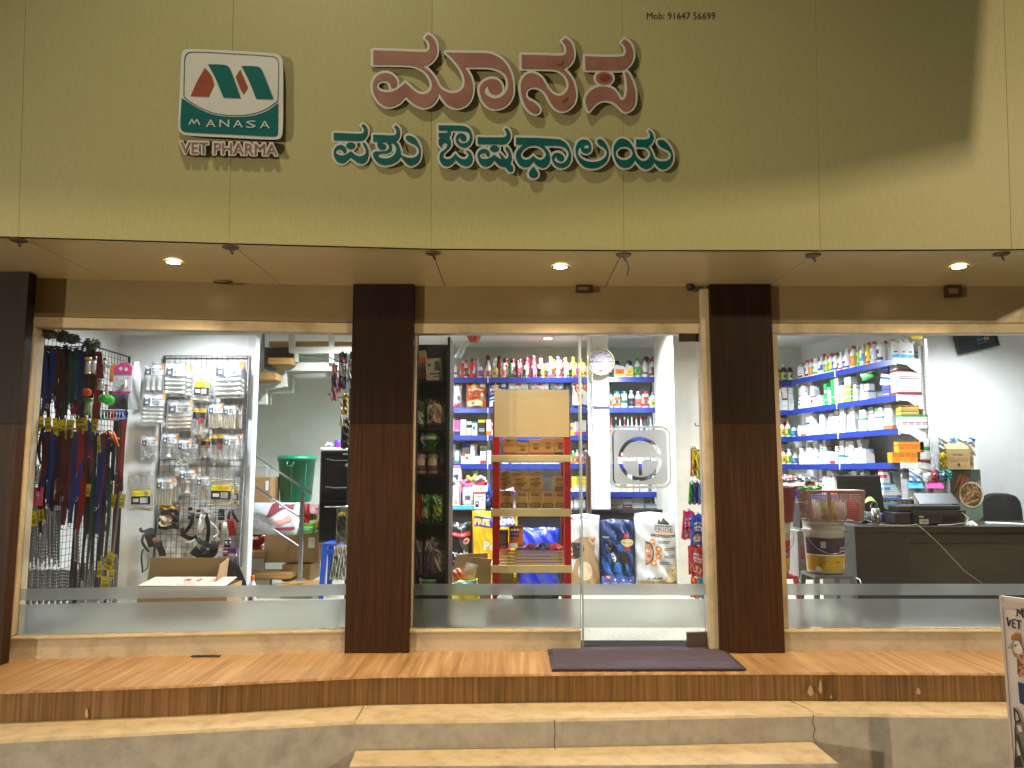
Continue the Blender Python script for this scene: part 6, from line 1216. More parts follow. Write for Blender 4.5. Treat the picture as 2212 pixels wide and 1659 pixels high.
for i in range(5):
 x=590+i*20;t,fm,w,h=bag(*SP(x,1282),*SP(x+34,1484),.8+.05*i,'#C3C4BC',f'slim grey and orange hanging pouch by the blue stool, {nth(i)} of the fan',d=.02,name='hanging_pack',cat='hanging pack',seed=80+i);t.rotation_euler=(0,R(9-i*1.5),0);d=Deco(fm,.015);d.rect(-w*.3,h*.1,w*.3,h*.5,card('#6E7A66'),4);d.rect(-w*.35,h*.75,w*.35,h*.86,card('#D98A3A'),3);d.rect(-w*.3,h*.6,w*.2,h*.68,INK,2);d.build('printed_design',t)
a,b,c_,d_=sbox(560,1050,720,1060,1.0);o=MB().tube([(0,0,0),(c_-a,0,0)],.006,6).build('steel_rod',ALU);o.location=(a,1.0,b);tag(o,'thin steel rod crossing in front of the fridge','rod')
bottle(Vector((sp(138,1535,1.2).x,1.2,.05)),.035,.27,'round','white','orange','white','white bottle with orange cap on the floor behind the frosted band',stripe='orange')
# ================================================================ DARK RACK BEHIND THE GLASS (entrance, near side)
def A5(x,y):return 1600/1.8228+.20502*x,1280/1.8228+.20502*y
def B5(x,y):return 1600/1.8228+.23155*x,1850/1.8228+.23155*y
def C5(x,y):return 2150/1.8228+.23148*x,1850/1.8228+.23148*y
def D5(x,y):return 2150/1.8228+.22160*x,1280/1.8228+.22160*y
def rc(M,x0,y0,x1,y1,Y):a,b=M(x0,y0),M(x1,y1);return RC(a[0],a[1],b[0],b[1],Y)
DK=mat('#15120F',.5,0,.2)
xr0,xr1=P(880,1000,.30).x,P(972,1000,.30).x
t=thing('display_rack','near black display rack standing against the entrance glass','shelving',((xr0+xr1)/2,.55,.05))
part(MB().box(xr0,.58,.06,xr1,.60,2.12),'back_panel',DK,t);part(MB().box(xr1-.02,.24,.06,xr1,.579,2.12),'side_panel',mat('#2A241E',.4,0,.15),t)
SHV=[A5(0,585),A5(0,1083),A5(0,1312),A5(0,1568),B5(0,490),B5(0,972),B5(0,1150)];sz=[P(930,v,.3).z for _,v in SHV]
for z in sz:part(MB().box(xr0+.002,.26,z-.014,xr1-.021,.579,z-.002),'shelf',mat('#23201C',.25,0,.1),t)
def onrack(M,x0,y0,x1,y1,colr,label,k,Y=.34,seed=1,d=.06,deco=None,lean=0):
 a,b=M(x0,y0),M(x1,y1);t,fm,w,h=bag(a[0],a[1],b[0],b[1],Y,colr,label,z=sz[k],d=d,seed=seed,lean=lean)
 if deco:dd=Deco(fm,.015);deco(dd,w,h);dd.build('printed_design',t)
 return t
a,b,c_,d_=rc(A5,100,225,230,520,.42);carton(Vector(((a+c_)/2,.48,sz[0]+.03)),c_-a,d_-b,.1,'tan','orange',2,'tilted carton with orange band on the topmost dark rack shelf',rot=(0,R(-7),.05))
a,b,c_,d_=rc(A5,215,338,388,578,.33);w,h=c_-a,d_-b;t=thing('carton','white carton with a blue grey pet print on the topmost dark rack shelf','carton',((a+c_)/2,.36,sz[0]),rot=(0,R(-4),0));MB().box(-w/2,-.03,0,w/2,.05,h).build('box',card('#C9C2B2'),t,bevel=.002)
d=Deco(lambda x,z,l:(x,-.03-l,z));d.poly([(w*.02,h*.45),(w*.36,h*.45),(w*.33,h*.8),(w*.22,h*.9),(w*.08,h*.88)],card('#4A5C70'));d.ell(-w*.28,h*.72,w*.09,h*.07,card('#6A4A3A'));d.rect(-w*.3,h*.3,w*.35,h*.35,card('#3A2A2A'));d.rect(-w*.1,h*.18,w*.35,h*.22,card('#6A5A4A'));d.build('print',t)
def dbird(d,w,h):d.rect(-w*.46,h*.18,w*.46,h*.78,card('#CFC6B0'),6);d.text('FOR PET BIRD',0,h*.84,w*.8,card('#B9A97A'));d.poly([(-w*.36,h*.3),(-w*.12,h*.3),(-w*.05,h*.5),(-w*.16,h*.68),(-w*.3,h*.66),(-w*.36,h*.5)],card('#5A544A'));d.ell(-w*.16,h*.58,w*.06,h*.05,card('#C98A3A'));d.poly([(0,h*.3),(w*.16,h*.32),(w*.2,h*.5),(w*.1,h*.62),(-w*.02,h*.5)],card('#B9622E'));d.text('PREMIUM DAILY BIRD FOOD',0,h*.245,w*.84,card('#7A3A22'));d.rect(-w*.46,h*.10,w*.46,h*.18,card('#6E1C1C'),6)
onrack(A5,208,760,425,1078,'#3A1E2E','bird food pack with two parrots on the second dark rack shelf',1,seed=4,d=.08,deco=dbird)
onrack(A5,95,790,205,1080,'#4E6A3A','green and white pack beside the parrot pack',1,.36,5,.06,lambda d,w,h:d.rect(-w*.35,h*.15,w*.3,h*.6,card('#C9C9BE'),4))
a,b,c_,d_=rc(A5,155,1128,352,1310,.36);r=(c_-a)/2;h=d_-b;t=thing('bucket','small white and green bucket with wire handle on the dark rack','bucket',((a+c_)/2,.40,sz[2]));MB().lathe([(r*.84,0),(r*.95,h*.78),(r*.98,h*.78),(r*.98,h*.82)],n=24).build('body',plast('green'),t);MB().lathe([(r*.985,h*.60),(r*1.0,h*.80)],n=24,cap=(0,0)).build('white_band',plast('cream'),t);MB().lathe([(r,h*.82),(r,h*.95),(r*.9,h)],n=24).build('lid',plast('green'),t)
MB().tube([(r*1.02*math.cos(R(x)),-r*.7+r*.7*0,h*.75+h*.55*math.sin(R(x))) for x in range(180,361,15)],.004,5).build('handle',plast('silver'),t)
for i,(x0,x1) in enumerate([(82,205),(212,332),(335,392)]):
 a,b,c_,d_=rc(A5,x0,1315,x1,1565,.30);r=(c_-a)/2*1.0;h=d_-b;bt=bottle(Vector(((a+c_)/2,.34+.05*(i==2),sz[3])),r,h,'jar',film('jar_red',(.75,.35,.35,1),.3),'red','maroon',f'red lidded clear jar, {nth(i)} from the pillar on the dark rack')
 if i<2:d=Deco(lambda x,z,l,r=r:(r*1.016*math.sin(x/r),-(r*1.016+l)*math.cos(x/r),z));d.rect(-r*.9,h*.36,r*.9,h*.62,card('#C9C0B0'),6);d.text('Aini Mini',0,h*.46,r*1.5,card('#D8B81A'),h*.1,.03);d.text('Taiyo',0,h*.57,r*.6,card('#8A3A2A'));d.build('label_print',bt)
def dturt(d,w,h):d.text('Turtle',0,h*.84,w*.62,card('#E6E6D8'),h*.1,.02);d.text('Food',0,h*.72,w*.5,card('#E6E6D8'),h*.1,.02);d.rect(-w*.38,h*.22,w*.3,h*.62,card('#9EB02A'),5);d.ell(-w*.02,h*.42,w*.2,h*.07,card('#D8B02A'));d.ell(-w*.02,h*.40,w*.18,h*.05,INK);d.ell(w*.05,h*.2,w*.26,h*.07,card('#2A3A1E'));d.ell(w*.3,h*.24,w*.07,h*.04,card('#2A3A1E'))
onrack(B5,240,230,358,488,'#3E8A22','bright green turtle food pack on the fourth dark rack shelf',4,.30,6,.05,dturt);onrack(B5,138,232,212,488,'#3A6A24','darker green turtle food pack beside a red pack',4,.32,7,.05,lambda d,w,h:(d.text('Turtle',0,h*.82,w*.8,card('#C9C9B0'),h*.09,.02),d.rect(-w*.35,h*.15,w*.4,h*.58,card('#A9A88E'),4)))
onrack(B5,206,235,246,488,'#5A8A2E','slim green pack wedged between the turtle packs',4,.34,8,.04);onrack(B5,62,232,136,495,'#8E1F1C','red pack at the pillar end of the turtle food shelf',4,.30,9,.05)
def dseed(d,w,h):d.rect(-w*.34,h*.04,w*.34,h*.66,card('#3A1A3A'),6);d.text('PREMIUM DAILY BIRD FOOD',0,h*.34,h*.5,card('#B9A9B9'),None,.0,math.pi/2);d.poly([(-w*.45,h*.7),(-w*.1,h*.98),(-w*.2,h*.7)],card('#BDB8B4'));d.poly([(w*.45,h*.7),(w*.1,h*.98),(w*.2,h*.7)],card('#BDB8B4'))
onrack(B5,62,655,150,968,'#6A5A62','gusseted purple bird food pack nearest the pillar',5,.30,10,.06,dseed);onrack(B5,165,655,255,972,'#6A5A62','gusseted purple bird food pack in the middle of the shelf',5,.30,11,.06,dseed)
onrack(B5,258,672,374,950,'#B9AFA4','white and purple fruit mix pack with a parrot',5,.32,12,.05,lambda d,w,h:(d.rect(-w*.45,h*.8,w*.45,h*.97,card('#5A2A5E'),5),d.text('FRUIT MIX',0,h*.70,w*.7,card('#4A3A3A'),h*.07,.01),d.ell(-w*.22,h*.5,w*.1,h*.1,card('#B96A2A')),d.text('MUM DAILY BIRD FOOD',.0,h*.26,w*.8,card('#4A2A2A')),d.rect(-w*.45,h*.05,w*.45,h*.13,card('#7A3A1E'),5)))
for i,(x0,y0,x1,y1,Y) in enumerate([(225,615,358,668,.44),(110,1110,318,1215,.36),(170,1300,300,1460,.40)]):
 a,b,c_,d_=rc(B5,x0,y0,x1,y1,Y);r=(c_-a)/2;zb=sz[5]+.0 if i==0 else (sz[6] if i==1 else .06)
 t=thing('tub',f'green lidded tub, {["behind the bird food packs", "just under the bird food shelf", "lowest on the dark rack"][i]}','tub',((a+c_)/2,Y+r*.5,zb));h=max(.1,d_-zb);MB().lathe([(r*.86,0),(r*.95,h*.78)],n=22).build('body',plast('green'),t);MB().lathe([(r,h*.78),(r,h*.86),(r*.97,h*.87)],n=22).build('rim',plast('cream'),t);MB().lathe([(r*.98,h*.872),(r*.96,h*.97),(r*.8,h)],n=22).build('lid',plast('green'),t)
onrack(B5,62,1250,180,1470,'#8A9A2A','yellow green pack at the floor of the dark rack',6,.30,13,.05,dturt).location.z=.06
for i,(x0,x1) in enumerate(((60,110),(285,345))):onrack(B5,x0,1170,x1,1240,'#8E2420',f'small red pack at the {["pillar", "aisle"][i]} end of the lowest dark rack shelf',6,.34,14+i,.03).location.z=sz[6]
# ================================================================ RED AND CREAM STAND
RDP=mat('#A30F12',.35,0,.06,4);CRM=mat('#CDB680',.5,0,.06,6);CRD=mat('#B99A66',.6,0,.05,5)
yf,yb_=.62,1.0
X0,X1=P(1064,1050,yf).x,P(1233,1050,yf).x;pw=.052
t=thing('display_stand','red posted display stand with cream shelves and a blank header board','display stand',((X0+X1)/2,yf,.05));S0=t.location
zt=rc(A5,0,805,10,900,yf)[3];zbd0,zbd1=P(1150,944,yf).z,P(1150,842,yf).z
for x in (X0,X1-pw):part(MB().box(x,yf,.05,x+pw,yf+.03,zt),'post',RDP,t,bevel=.004)
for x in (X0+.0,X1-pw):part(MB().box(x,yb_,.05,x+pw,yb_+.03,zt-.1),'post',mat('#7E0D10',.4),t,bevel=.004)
part(MB().box(X0+.012,yf-.006,zbd0,X1-.008,yf-.001,zbd1),'header_board',stained('plain_board','#C6A774','#BA9A66',.6,3,.5,.8,.05,60),t)
SH=[]
for v0,v1 in ((983,998),(1099,1115.5),(1221,1237)):
 za,zb=P(1150,v1,yf).z,P(1150,v0,yf).z;SH.append(zb);o=part(MB().box(X0-.012,yf-.008,za,X1+.004,yf-.001,zb),'shelf',CRM,t,bevel=.003)
 MB().box(X0+.005,yf+.001,za,X1-.005,yb_+.03,za+.02).build('tray',CRM,o).location=-S0;MB().box(X0-.013,yf+.0,za-.01,X0-.001,yf+.12,zb).build('end_clip',CRM,o).location=-S0
zr0,zr1=P(1150,1221,yf+.06).z,P(1150,1188,yf+.06).z
for k in range(5):part(MB().box(X0+pw,yf+.05+.004*k,zr0+(zr1-zr0)*k/5+.002,X1-pw,yf+.08+.004*k,zr0+(zr1-zr0)*(k+.82)/5),'slat',CRM,t,bevel=.002)
KC=mat('#B0874C',.7,0,.05,8);KD=card('#3A2616')
def kcarton(M,x0,y0,x1,y1,Y,zb,label,fn,rot=0,dp=.10,name='carton',m=None):
 a,b,c_,d_=rc(M,x0,y0,x1,y1,Y);w=c_-a;h=d_-zb;t=thing(name,label,'carton',((a+c_)/2,Y,zb),rot=(0,rot,0));MB().box(-w/2,0,0,w/2,dp,h).build('box',m or KC,t,bevel=.002);d=Deco(lambda x,z,l:(x,-l-.0005,z));fn(d,w,h);d.build('print',t);return t
def bars(d,x0,z0,x1,z1,m=KD):
 x=x0;r_=random.Random(3)
 while x<x1:q=(x1-x0)*r_.uniform(.015,.05);d.rect(x,z0,min(x1,x+q),z1,m);x+=q+(x1-x0)*r_.uniform(.02,.05)
def k1(t_,bc,base):
 def f(d,w,h):
  d.rect(-w/2,0,w/2,h*.18,card(base));d.text(t_,0,h*.84 if t_=='me-o' else h*.7,w*.45,KD,None,.02);
  if bc:bars(d,-w*.22,h*.36,w*.2,h*.54)
  d.text('ADULT' if not bc else 'CAT FOOD',0,h*.62,w*.3,KD)
 return f
for i,(x0,y0,x1,bc,bs) in enumerate([(1024,1190,1160,0,'#8E4A34'),(1162,1240,1290,1,'#8E4A34'),(1296,1205,1430,1,'#8E4A34'),(1430,1190,1556,1,'#8E4A34'),(1560,1192,1690,1,'#2E3A2A')]):
 kcarton(A5,x0,y0,x1,1362,yf+.08,SH[0],f'kraft cat food carton, {nth(i)} of five on the stand top shelf',k1('me-o' if i==0 else 'TUNA',bc,bs))
def k2(d,w,h):
 d.text('SIGNATURE',0,h*.62,w*.66,KD,h*.08,.02);d.poly([(w*.42*math.cos(R(k*20)),h*.62+h*.085*math.sin(R(k*20))) for k in range(18)],KC) if False else None
 d.text('Grain Zero',0,h*.50,w*.5,KD);d.text('MOUSSE FOR',0,h*.36,w*.72,KD,h*.085,.02);d.text('CATS',0,h*.24,w*.34,KD,h*.085,.02)
for i,(x0,x1,y0,r_) in enumerate([(880,1005,10,-16),(1005,1150,12,-8),(1150,1280,12,-8)]):
 kcarton(B5,x0,y0+8,x1,190,yf+.10,P(1150,B5(0,192)[1],yf+.1).z+(.012 if i==0 else .004),f'tilted kraft mousse carton, {nth(i)} of three leaning above the lower row',k2,R(r_))
def k3(d,w,h):
 d.text('Whiskas',0,h*.78,w*.62,card('#4A2C1C'),h*.10,.02);d.poly([(-w*.26,h*.72),(-w*.22,h*.97),(-w*.14,h*.9),(w*.14,h*.9),(w*.22,h*.97),(w*.26,h*.72),(w*.20,h*.70),(w*.18,h*.88),(-w*.18,h*.88),(-w*.20,h*.70)],card('#7A4A2A'));d.text('CHICKEN IN GRAVY',0,h*.56,w*.7,card('#7A2A3A'));d.text('ADULT +1 YEAR',0,h*.49,w*.6,card('#7A2A3A'));d.text('24 x 80 g',0,h*.37,w*.6,KD)
 d.rect(-w*.4,h*.06,w*.4,h*.3,KD);bars(d,-w*.32,h*.10,w*.32,h*.26,KC)
for i,(x0,x1,y0) in enumerate([(868,1002,196),(1018,1138,198),(1140,1258,200),(1260,1380,200),(1380,1490,205)]):
 kcarton(B5,x0,y0,x1,366,yf+.07,SH[1],f'kraft wet food carton with barcode, {nth(i)} of five on the middle shelf of the stand',k3)
kcarton(B5,1378,60,1490,204,yf+.08,P(1150,B5(0,205)[1],yf+.08).z,'kraft wet food carton stacked alone on the last middle shelf carton',k3)
def ko(d,w,h):
 d.rect(-w/2,h*.88,w/2,h,card('#7A3A12'));
 for x in (-.32,-.1,.12):d.ell(w*x,h*.83,w*.08,w*.08,WHITE)
 d.rect(-w*.42,h*.68,w*.2,h*.78,card('#3A2A5E'));d.rect(-w*.42,h*.5,w*.2,h*.62,card('#3A2A5E'));d.lines(-w*.42,w*.3,h*.44,4,h*.035,card('#8A3A12'));d.rect(-w*.45,h*.02,w*.1,h*.22,WHITE);bars(d,w*.15,h*.1,w*.42,h*.2)
kcarton(B5,958,525,1090,730,yf+.02,P(1150,B5(0,732)[1],yf).z,'orange carton with three white dots perched on the slatted tray',ko,dp=.07,m=card('#C76A16'))
kcarton(B5,862,565,950,740,yf+.06,P(1150,B5(0,742)[1],yf).z,'brown grey carton beside the orange one on the slatted tray',lambda d,w,h:(d.rect(-w*.4,h*.3,w*.3,h*.8,card('#6A5A52')),d.text('PUPPY',0,h*.1,w*.6,WHITE)),m=card('#4A3E3A'))
for i,(x0,x1,c) in enumerate([(1090,1205,'maroon'),(1205,1300,'black'),(1300,1450,'red')]):
 crumple_pts=rc(B5,x0,685,x1+20,742,yf+.06);a,b,c_,d_=crumple_pts;w=c_-a
 t=thing('flat_pouch',f'shiny {c} pouch lying on the slatted tray, {nth(i)} of three','pouch',((a+c_)/2,yf+.07,b));MB().surf(lambda s,q:((s-.5)*w,(q-.5)*.14,.012+.03*math.sin(math.pi*s)*math.sin(math.pi*q)+.006*math.sin(15*s+8*q)+.02*(i==1)*s),14,8).surf(lambda s,q:((.5-s)*w,(q-.5)*.14,.004),4,4).build('pouch',foil(HEX[c]),t)
# green bag and things low behind the stand
t,fm,w,h=bag(*B5(1040,962),*B5(1425,1200),.9,'#1E7A3A','green cat food bag with paws low inside the red stand',d=.1,seed=21,z=.06);d=Deco(fm,.02);d.ell(-w*.25,h*.82,w*.13,h*.05,card('#B9A05A'));d.ell(w*.1,h*.93,w*.12,h*.03,card('#C9A98A'));d.rect(-w*.48,h*.64,-w*.1,h*.95,card('#5A3A22'),3);d.text('COUNTRY',w*.12,h*.74,w*.4,WHITE,None,.01);d.rect(-w*.3,h*.55,w*.46,h*.62,card('#2AA0A0'),5);d.build('printed_design',t)
t,fm,w,h=bag(*B5(995,960),*B5(1045,1070),.95,'#C9A81E','yellow pack edge beside the green bag inside the stand',d=.05,seed=22,z=.25)
t=thing('wire_basket','green plastic crate under the green bag behind the frosted band','crate',P(*B5(1300,1200),.8));
# crate body
a,b,c_,d_=rc(B5,1140,1168,1480,1330,.75);t.location=((a+c_)/2,.75,.06);w=c_-a;hh=.24
for sx in (-1,1):MB().box(sx*w/2-.006,0,0,sx*w/2+.006,.2,hh).build('side',mat('#2E4A3A',.5),t)
for k in range(6):MB().box(-w/2+.007,.0,hh*k/6+.004,w/2-.007,.008,hh*k/6+.026).build('slat',mat('#2E4A3A',.5),t)
t.name='plastic_crate'
# ================================================================ COUNTER AND FLOOR BAGS
CTB=mat('#121113',.25,0,.2,4);zc=P(1250,1101,2.6).z;cx0,cx1=P(962,1100,2.6).x,P(1440,1100,2.6).x
t=thing('counter','black topped low counter under the rear shelves','counter',((cx0+cx1)/2,2.7,.05));part(MB().box(cx0,2.6,zc-.035,cx1,3.02,zc),'top',CTB,t,bevel=.004);part(MB().box(cx0+.02,2.63,.05,cx1-.02,3.0,zc-.036),'front',mat('#1C1B1D',.5),t)
def oncounter(x0,y0,x1,label,fn,m,Y=2.66,zb=None,dp=.12,y1=None):return kcarton(B5,x0,y0,x1,y1 or 370,Y,zb if zb is not None else zc+.001,label,fn,0,dp,m=m)
def pp(d,w,h):d.text('PUREPET',0,h*.72,w*.72,card('#3A3D42'),h*.1,.02);d.poly([(-w*.38,h*.12),(-w*.1,h*.12),(-w*.06,h*.4),(-w*.14,h*.52),(-w*.2,h*.46),(-w*.3,h*.46),(-w*.36,h*.52),(-w*.38,h*.36)],INK);d.ell(-w*.22,h*.34,w*.06,h*.05,WHITE);d.rect(w*.18,h*.5,w*.34,h*.6,RED);d.rect(-w/2,h*.9,w/2,h,card('#9E2A2A'))
oncounter(632,205,735,'white cat food carton with black cat print on the counter',pp,WHITE);oncounter(415,148,502,'white and pink puppy food carton on the counter end',lambda d,w,h:(d.text('HAPPY',0,h*.74,w*.6,card('#7A2A4A'),None,.02),d.text('PUPPY',0,h*.64,w*.6,card('#7A2A4A'),None,.02),d.rect(w*.38,0,w/2,h,card('#C2185B')),d.ell(w*.05,h*.3,w*.2,h*.12,card('#B98A5A')),d.ell(w*.05,h*.42,w*.12,h*.08,card('#C99A6A'))),WHITE)
oncounter(415,332,632,'flat pale blue strip carton at the counter edge',lambda d,w,h:(d.rect(-w/2,0,w/2,h,card('#3A9AD0')),d.text('FEEDING THERAPY FOR ADULT DOGS',0,h*.5,w*.8,WHITE)),WHITE,2.615,dp=.04)
a,b,c_,d_=rc(B5,522,128,625,330,2.70);r=(c_-a)/2;bt=bottle(Vector(((a+c_)/2,2.72,zc+.03)),r,d_-zc-.03,'jar',film('jar_clear',(.9,.88,.86,1),.35),'pink','white','clear treat jar with pink lid and white label on the counter',stripe='grey');MB().lathe([(r*.9,.02),(r*.9,(d_-zc)*.6)],n=14).build('treats',mat('#A06A4A',.8,0,.4,60),bt)
kcarton(B5,615,148,756,200,2.7,P(1000,B5(0,204)[1],2.66).z,'white carton lying across the black cat carton',lambda d,w,h:d.text('PUREPET',w*.1,h*.5,w*.5,card('#3A3D42'),None,.02),m=WHITE)
a,b,c_,d_=rc(A5,470,1480,575,1640,2.8);r=(c_-a)/2;bt=bottle(Vector(((a+c_)/2,2.86,b-.02)),r,d_-b+.02,'jar',film('jar_clear',(.9,.88,.86,1),.35),'pink','white','tall treat jar with magenta lid beside the dark rack',stripe='white');d=Deco(lambda x,z,l:(r*1.02*math.sin(x/r),-(r*1.02+l)*math.cos(x/r),z));d.text('PUREPET',0,(d_-b)*.5,r*1.3,card('#2A2D38'),None,.02);d.ell(r*.2,(d_-b)*.28,r*.2,r*.35,INK);d.build('label_print',bt)
rd=random.Random(8)
for i,(x0,y0,x1,y1,c,l) in enumerate([(560,60,640,110,'lime','lime green pouch in the heap on the counter'),(640,105,760,150,'red','red pouch in the heap on the counter'),(500,85,600,140,'pink','pink pouch in the heap on the counter'),(620,60,740,110,'grey','crumpled grey pouch in the heap on the counter'),(730,130,785,250,'blue','round blue pouch at the heap end'),(730,250,785,370,'navy','round navy pouch at the counter edge')]):
 a,b,c_,d_=rc(B5,x0,y0,x1,y1,2.75);w,h=c_-a,d_-b;t=thing('pouch',l,'pouch',((a+c_)/2,2.75,b));MB().surf(lambda s,q:((s-.5)*w,-.05*math.sin(math.pi*s)*math.sin(math.pi*q)+.01*math.sin(9*s+6*q),q*h+.012*math.sin(8*s+i)),10,8).build('pack',foil(HEX[c]),t)
row(CTR,zc,.55,CTR.L-.05,'counter behind the stand',seed=61,hmin=.06,hmax=.13,wmin=.06,wmax=.12,stack=.6,hcap=.25)
row(MID,zc,.02,MID.L-.05,'counter between the columns',seed=62,hmin=.03,hmax=.06,wmin=.08,wmax=.16,stack=.8,hcap=.14,bodies=['white','grey','grey','maroon'])
# floor bags
YF=2.1
def fbag(M,x0,y0,x1,y1,Y,colr,label,fn,seed,d=.16,z=.05,top='seal',m=None):
 a,b=M(x0,y0),M(x1,y1);t,fm,w,h=bag(a[0],a[1],b[0],b[1],Y,colr,label,d=d,seed=seed,z=z,top=top,wr=.010,nu=24,nv=30,mats=m);dd=Deco(fm,.02);fn(dd,w,h);dd.build('printed_design',t) if dd.k else None;return t
def dols(d,w,h):d.rect(-w*.45,h*.80,w*.45,h*.86,card('#B3242A'),8);d.text('BISCUITS WORTH 25',0,h*.83,w*.6,WHITE);d.text('Drools',-w*.08,h*.55,w*.92,WHITE,h*.10,.03);d.text('Focus Kitten',.05*w,h*.44,w*.5,card('#B9B9B9'));d.ell(w*.3,h*.73,w*.12,w*.12,card('#C98A7E'));d.ell(w*.3,h*.73,w*.05,w*.05,INK)
fbag(B5,370,462,612,1100,2.2,'#15161B','black pet food bag with blue white lettering behind the dark rack',dols,31)
def dyel(d,w,h):d.rect(-w*.46,h*.80,w*.46,h*.925,card('#22307A'),8);d.text('FREE',-w*.28,h*.862,w*.34,card('#F0C878'),h*.075,.04);d.text('\u20b9390',w*.26,h*.865,w*.34,WHITE,h*.075,.035);d.text('g',w*.04,h*.85,w*.05,card('#C9C9D9'));d.text('Pe',-w*.12,h*.575,w*.24,WHITE,h*.11,.03);d.text('Royal',-w*.34,h*.71,w*.18,card('#B98A1A'));d.ell(w*.22,h*.55,w*.14,h*.08,card('#B3242A'));d.rect(-w*.2,h*.28,w*.3,h*.4,card('#E6DCC0'),4)
fbag(B5,612,395,1040,1150,2.15,'#D9A516','yellow pet food bag with a blue FREE banner',dyel,32,.2)
def dblu(d,w,h):d.text('ADULT',w*.36,h*.56,w*.12,WHITE,None,.02);d.text('1+',w*.46,h*.57,w*.06,WHITE,None,.02);d.poly([(-w*.3,h*.5),(-w*.1,h*.52),(-w*.14,h*.4),(-w*.28,h*.4)],card('#C2242A'));d.text('YUM',.05*w,h*.9,w*.2,card('#8FA0E0'),None,.0)
fbag(B5,1045,462,1425,1060,2.15,'#1A2FB0','shiny royal blue pet food bag behind the stand',dblu,33,.2)
def dbull(d,w,h):
 d.text('CANINE',-w*.12,h*.955,w*.70,INK,h*.045,.03);d.text('CRAVING',.0,h*.915,w*.4,GREY)
 f0=d.fm;d.fm=lambda x,z,l:f0(min(x+w*.11,w*.485),z,l)
 FW,DM,TN=card('#A58662'),card('#2B2624'),card('#D8C3A6')
 d.poly([(-w*.5,h*.06),(w*.40,h*.06),(w*.40,h*.25),(w*.34,h*.42),(w*.18,h*.55),(-w*.06,h*.55),(-w*.3,h*.42),(-w*.42,h*.25)],FW)
 d.ell(-w*.04,h*.28,w*.2,h*.12,TN)
 d.poly([(-w*.48,h*.56),(-w*.42,h*.66),(-w*.16,h*.715),(w*.12,h*.70),(w*.24,h*.62),(w*.22,h*.50),(w*.06,h*.44),(-w*.22,h*.43),(-w*.46,h*.47)],FW)
 d.poly([(w*.04,h*.67),(w*.12,h*.72),(w*.30,h*.74),(w*.26,h*.66),(w*.18,h*.61)],TN);d.poly([(w*.10,h*.68),(w*.26,h*.72),(w*.2,h*.64)],card('#B5726A'))
 d.poly([(-w*.50,h*.62),(-w*.36,h*.655),(-w*.12,h*.64),(-w*.06,h*.55),(-w*.14,h*.47),(-w*.34,h*.44),(-w*.50,h*.46)],DM);d.poly([(-w*.47,h*.60),(-w*.40,h*.60),(-w*.37,h*.5),(-w*.44,h*.45),(-w*.49,h*.48)],TN);d.ell(-w*.25,h*.58,w*.055,h*.028,card('#0E0C0C'));d.ell(-w*.235,h*.588,w*.014,h*.008,WHITE);d.ell(-w*.44,h*.535,w*.05,h*.02,card('#15110F'));d.poly([(-w*.5,h*.475),(-w*.36,h*.47),(-w*.28,h*.455),(-w*.38,h*.45)],card('#8A5A52'))
 d.fm=f0
 d.rect(-w*.49,h*-.0+.02,w*.46,h*.055,card('#8E1F3A'),8);d.text('LIFE PRESERVATION FORMULA',0,h*.042,w*.84,WHITE)
M1=mat('#D5D7D8',.4,0,.05,5,.35,16)
fbag(C5,165,420,502,1150,YF,'#DADCDD','white dog food bag with a bulldog portrait and CANINE heading',dbull,34,.18,top='flat',m=M1)
def dnavy(d,w,h):
 BD,HL=card('#121316'),card('#DADDE2')
 d.ell(0,h*.42,w*.46,h*.24,card('#1C4F98'));d.ell(-w*.02,h*.40,w*.3,h*.17,card('#2F6FB8'))
 d.text('PUPPY',-w*.34,h*.765,w*.17,WHITE,None,.02);d.rect(-w*.46,h*.255,w*.46,h*.275,card('#16305E'),5)
 d.poly([(-w*.32,h*.62),(-w*.27,h*.655),(-w*.12,h*.655),(-w*.04,h*.60),(-w*.02,h*.575),(w*.2,h*.565),(w*.32,h*.54),(w*.36,h*.46),(w*.38,h*.37),(w*.38,h*.285),(w*.31,h*.285),(w*.30,h*.37),(w*.25,h*.42),(w*.20,h*.38),(w*.20,h*.285),(w*.10,h*.285),(w*.09,h*.38),(w*.0,h*.42),(-w*.10,h*.41),(-w*.12,h*.36),(-w*.13,h*.285),(-w*.22,h*.285),(-w*.21,h*.42),(-w*.24,h*.50),(-w*.27,h*.55),(-w*.33,h*.57)],BD)
 d.poly([(-w*.22,h*.545),(-w*.13,h*.55),(-w*.06,h*.47),(-w*.1,h*.42),(-w*.17,h*.45)],HL);d.ell(-w*.24,h*.61,w*.018,h*.009,HL);d.poly([(-w*.3,h*.6),(-w*.36,h*.58),(-w*.34,h*.53),(-w*.29,h*.56)],BD)
 d.ell(w*.27,h*.69,w*.19,h*.055,card('#D9C88A'));d.text('Smart heart',w*.27,h*.69,w*.3,card('#8A5A22'));d.poly([(w*.16,h*.75),(w*.34,h*.76),(w*.3,h*.81),(w*.18,h*.80)],card('#B3242A'));d.poly([(w*.2,h*.635),(w*.34,h*.635),(w*.38,h*.57),(w*.27,h*.6),(w*.18,h*.57)],card('#B3242A'))
 d.rect(-w*.47,h*.06,w*.47,h*.235,card('#4B62B0'),8);d.ell(-w*.3,h*.22,w*.09,h*.045,card('#B33A3A'));d.ell(-w*.3,h*.225,w*.05,h*.02,WHITE)
 for i in range(4):d.lines(-w*.42+i*w*.225,-w*.24+i*w*.225,h*.15,4,h*.016,card('#C9D2EA'));d.ell(-w*.33+i*w*.225,h*.185,w*.035,h*.012,WHITE) if i else None
 d.rect(-w*.46,h*.012,w*.46,h*.045,card('#A3222A'),6);d.text('PROMO PUPPY POWER PACK',0,h*.03,w*.76,WHITE)
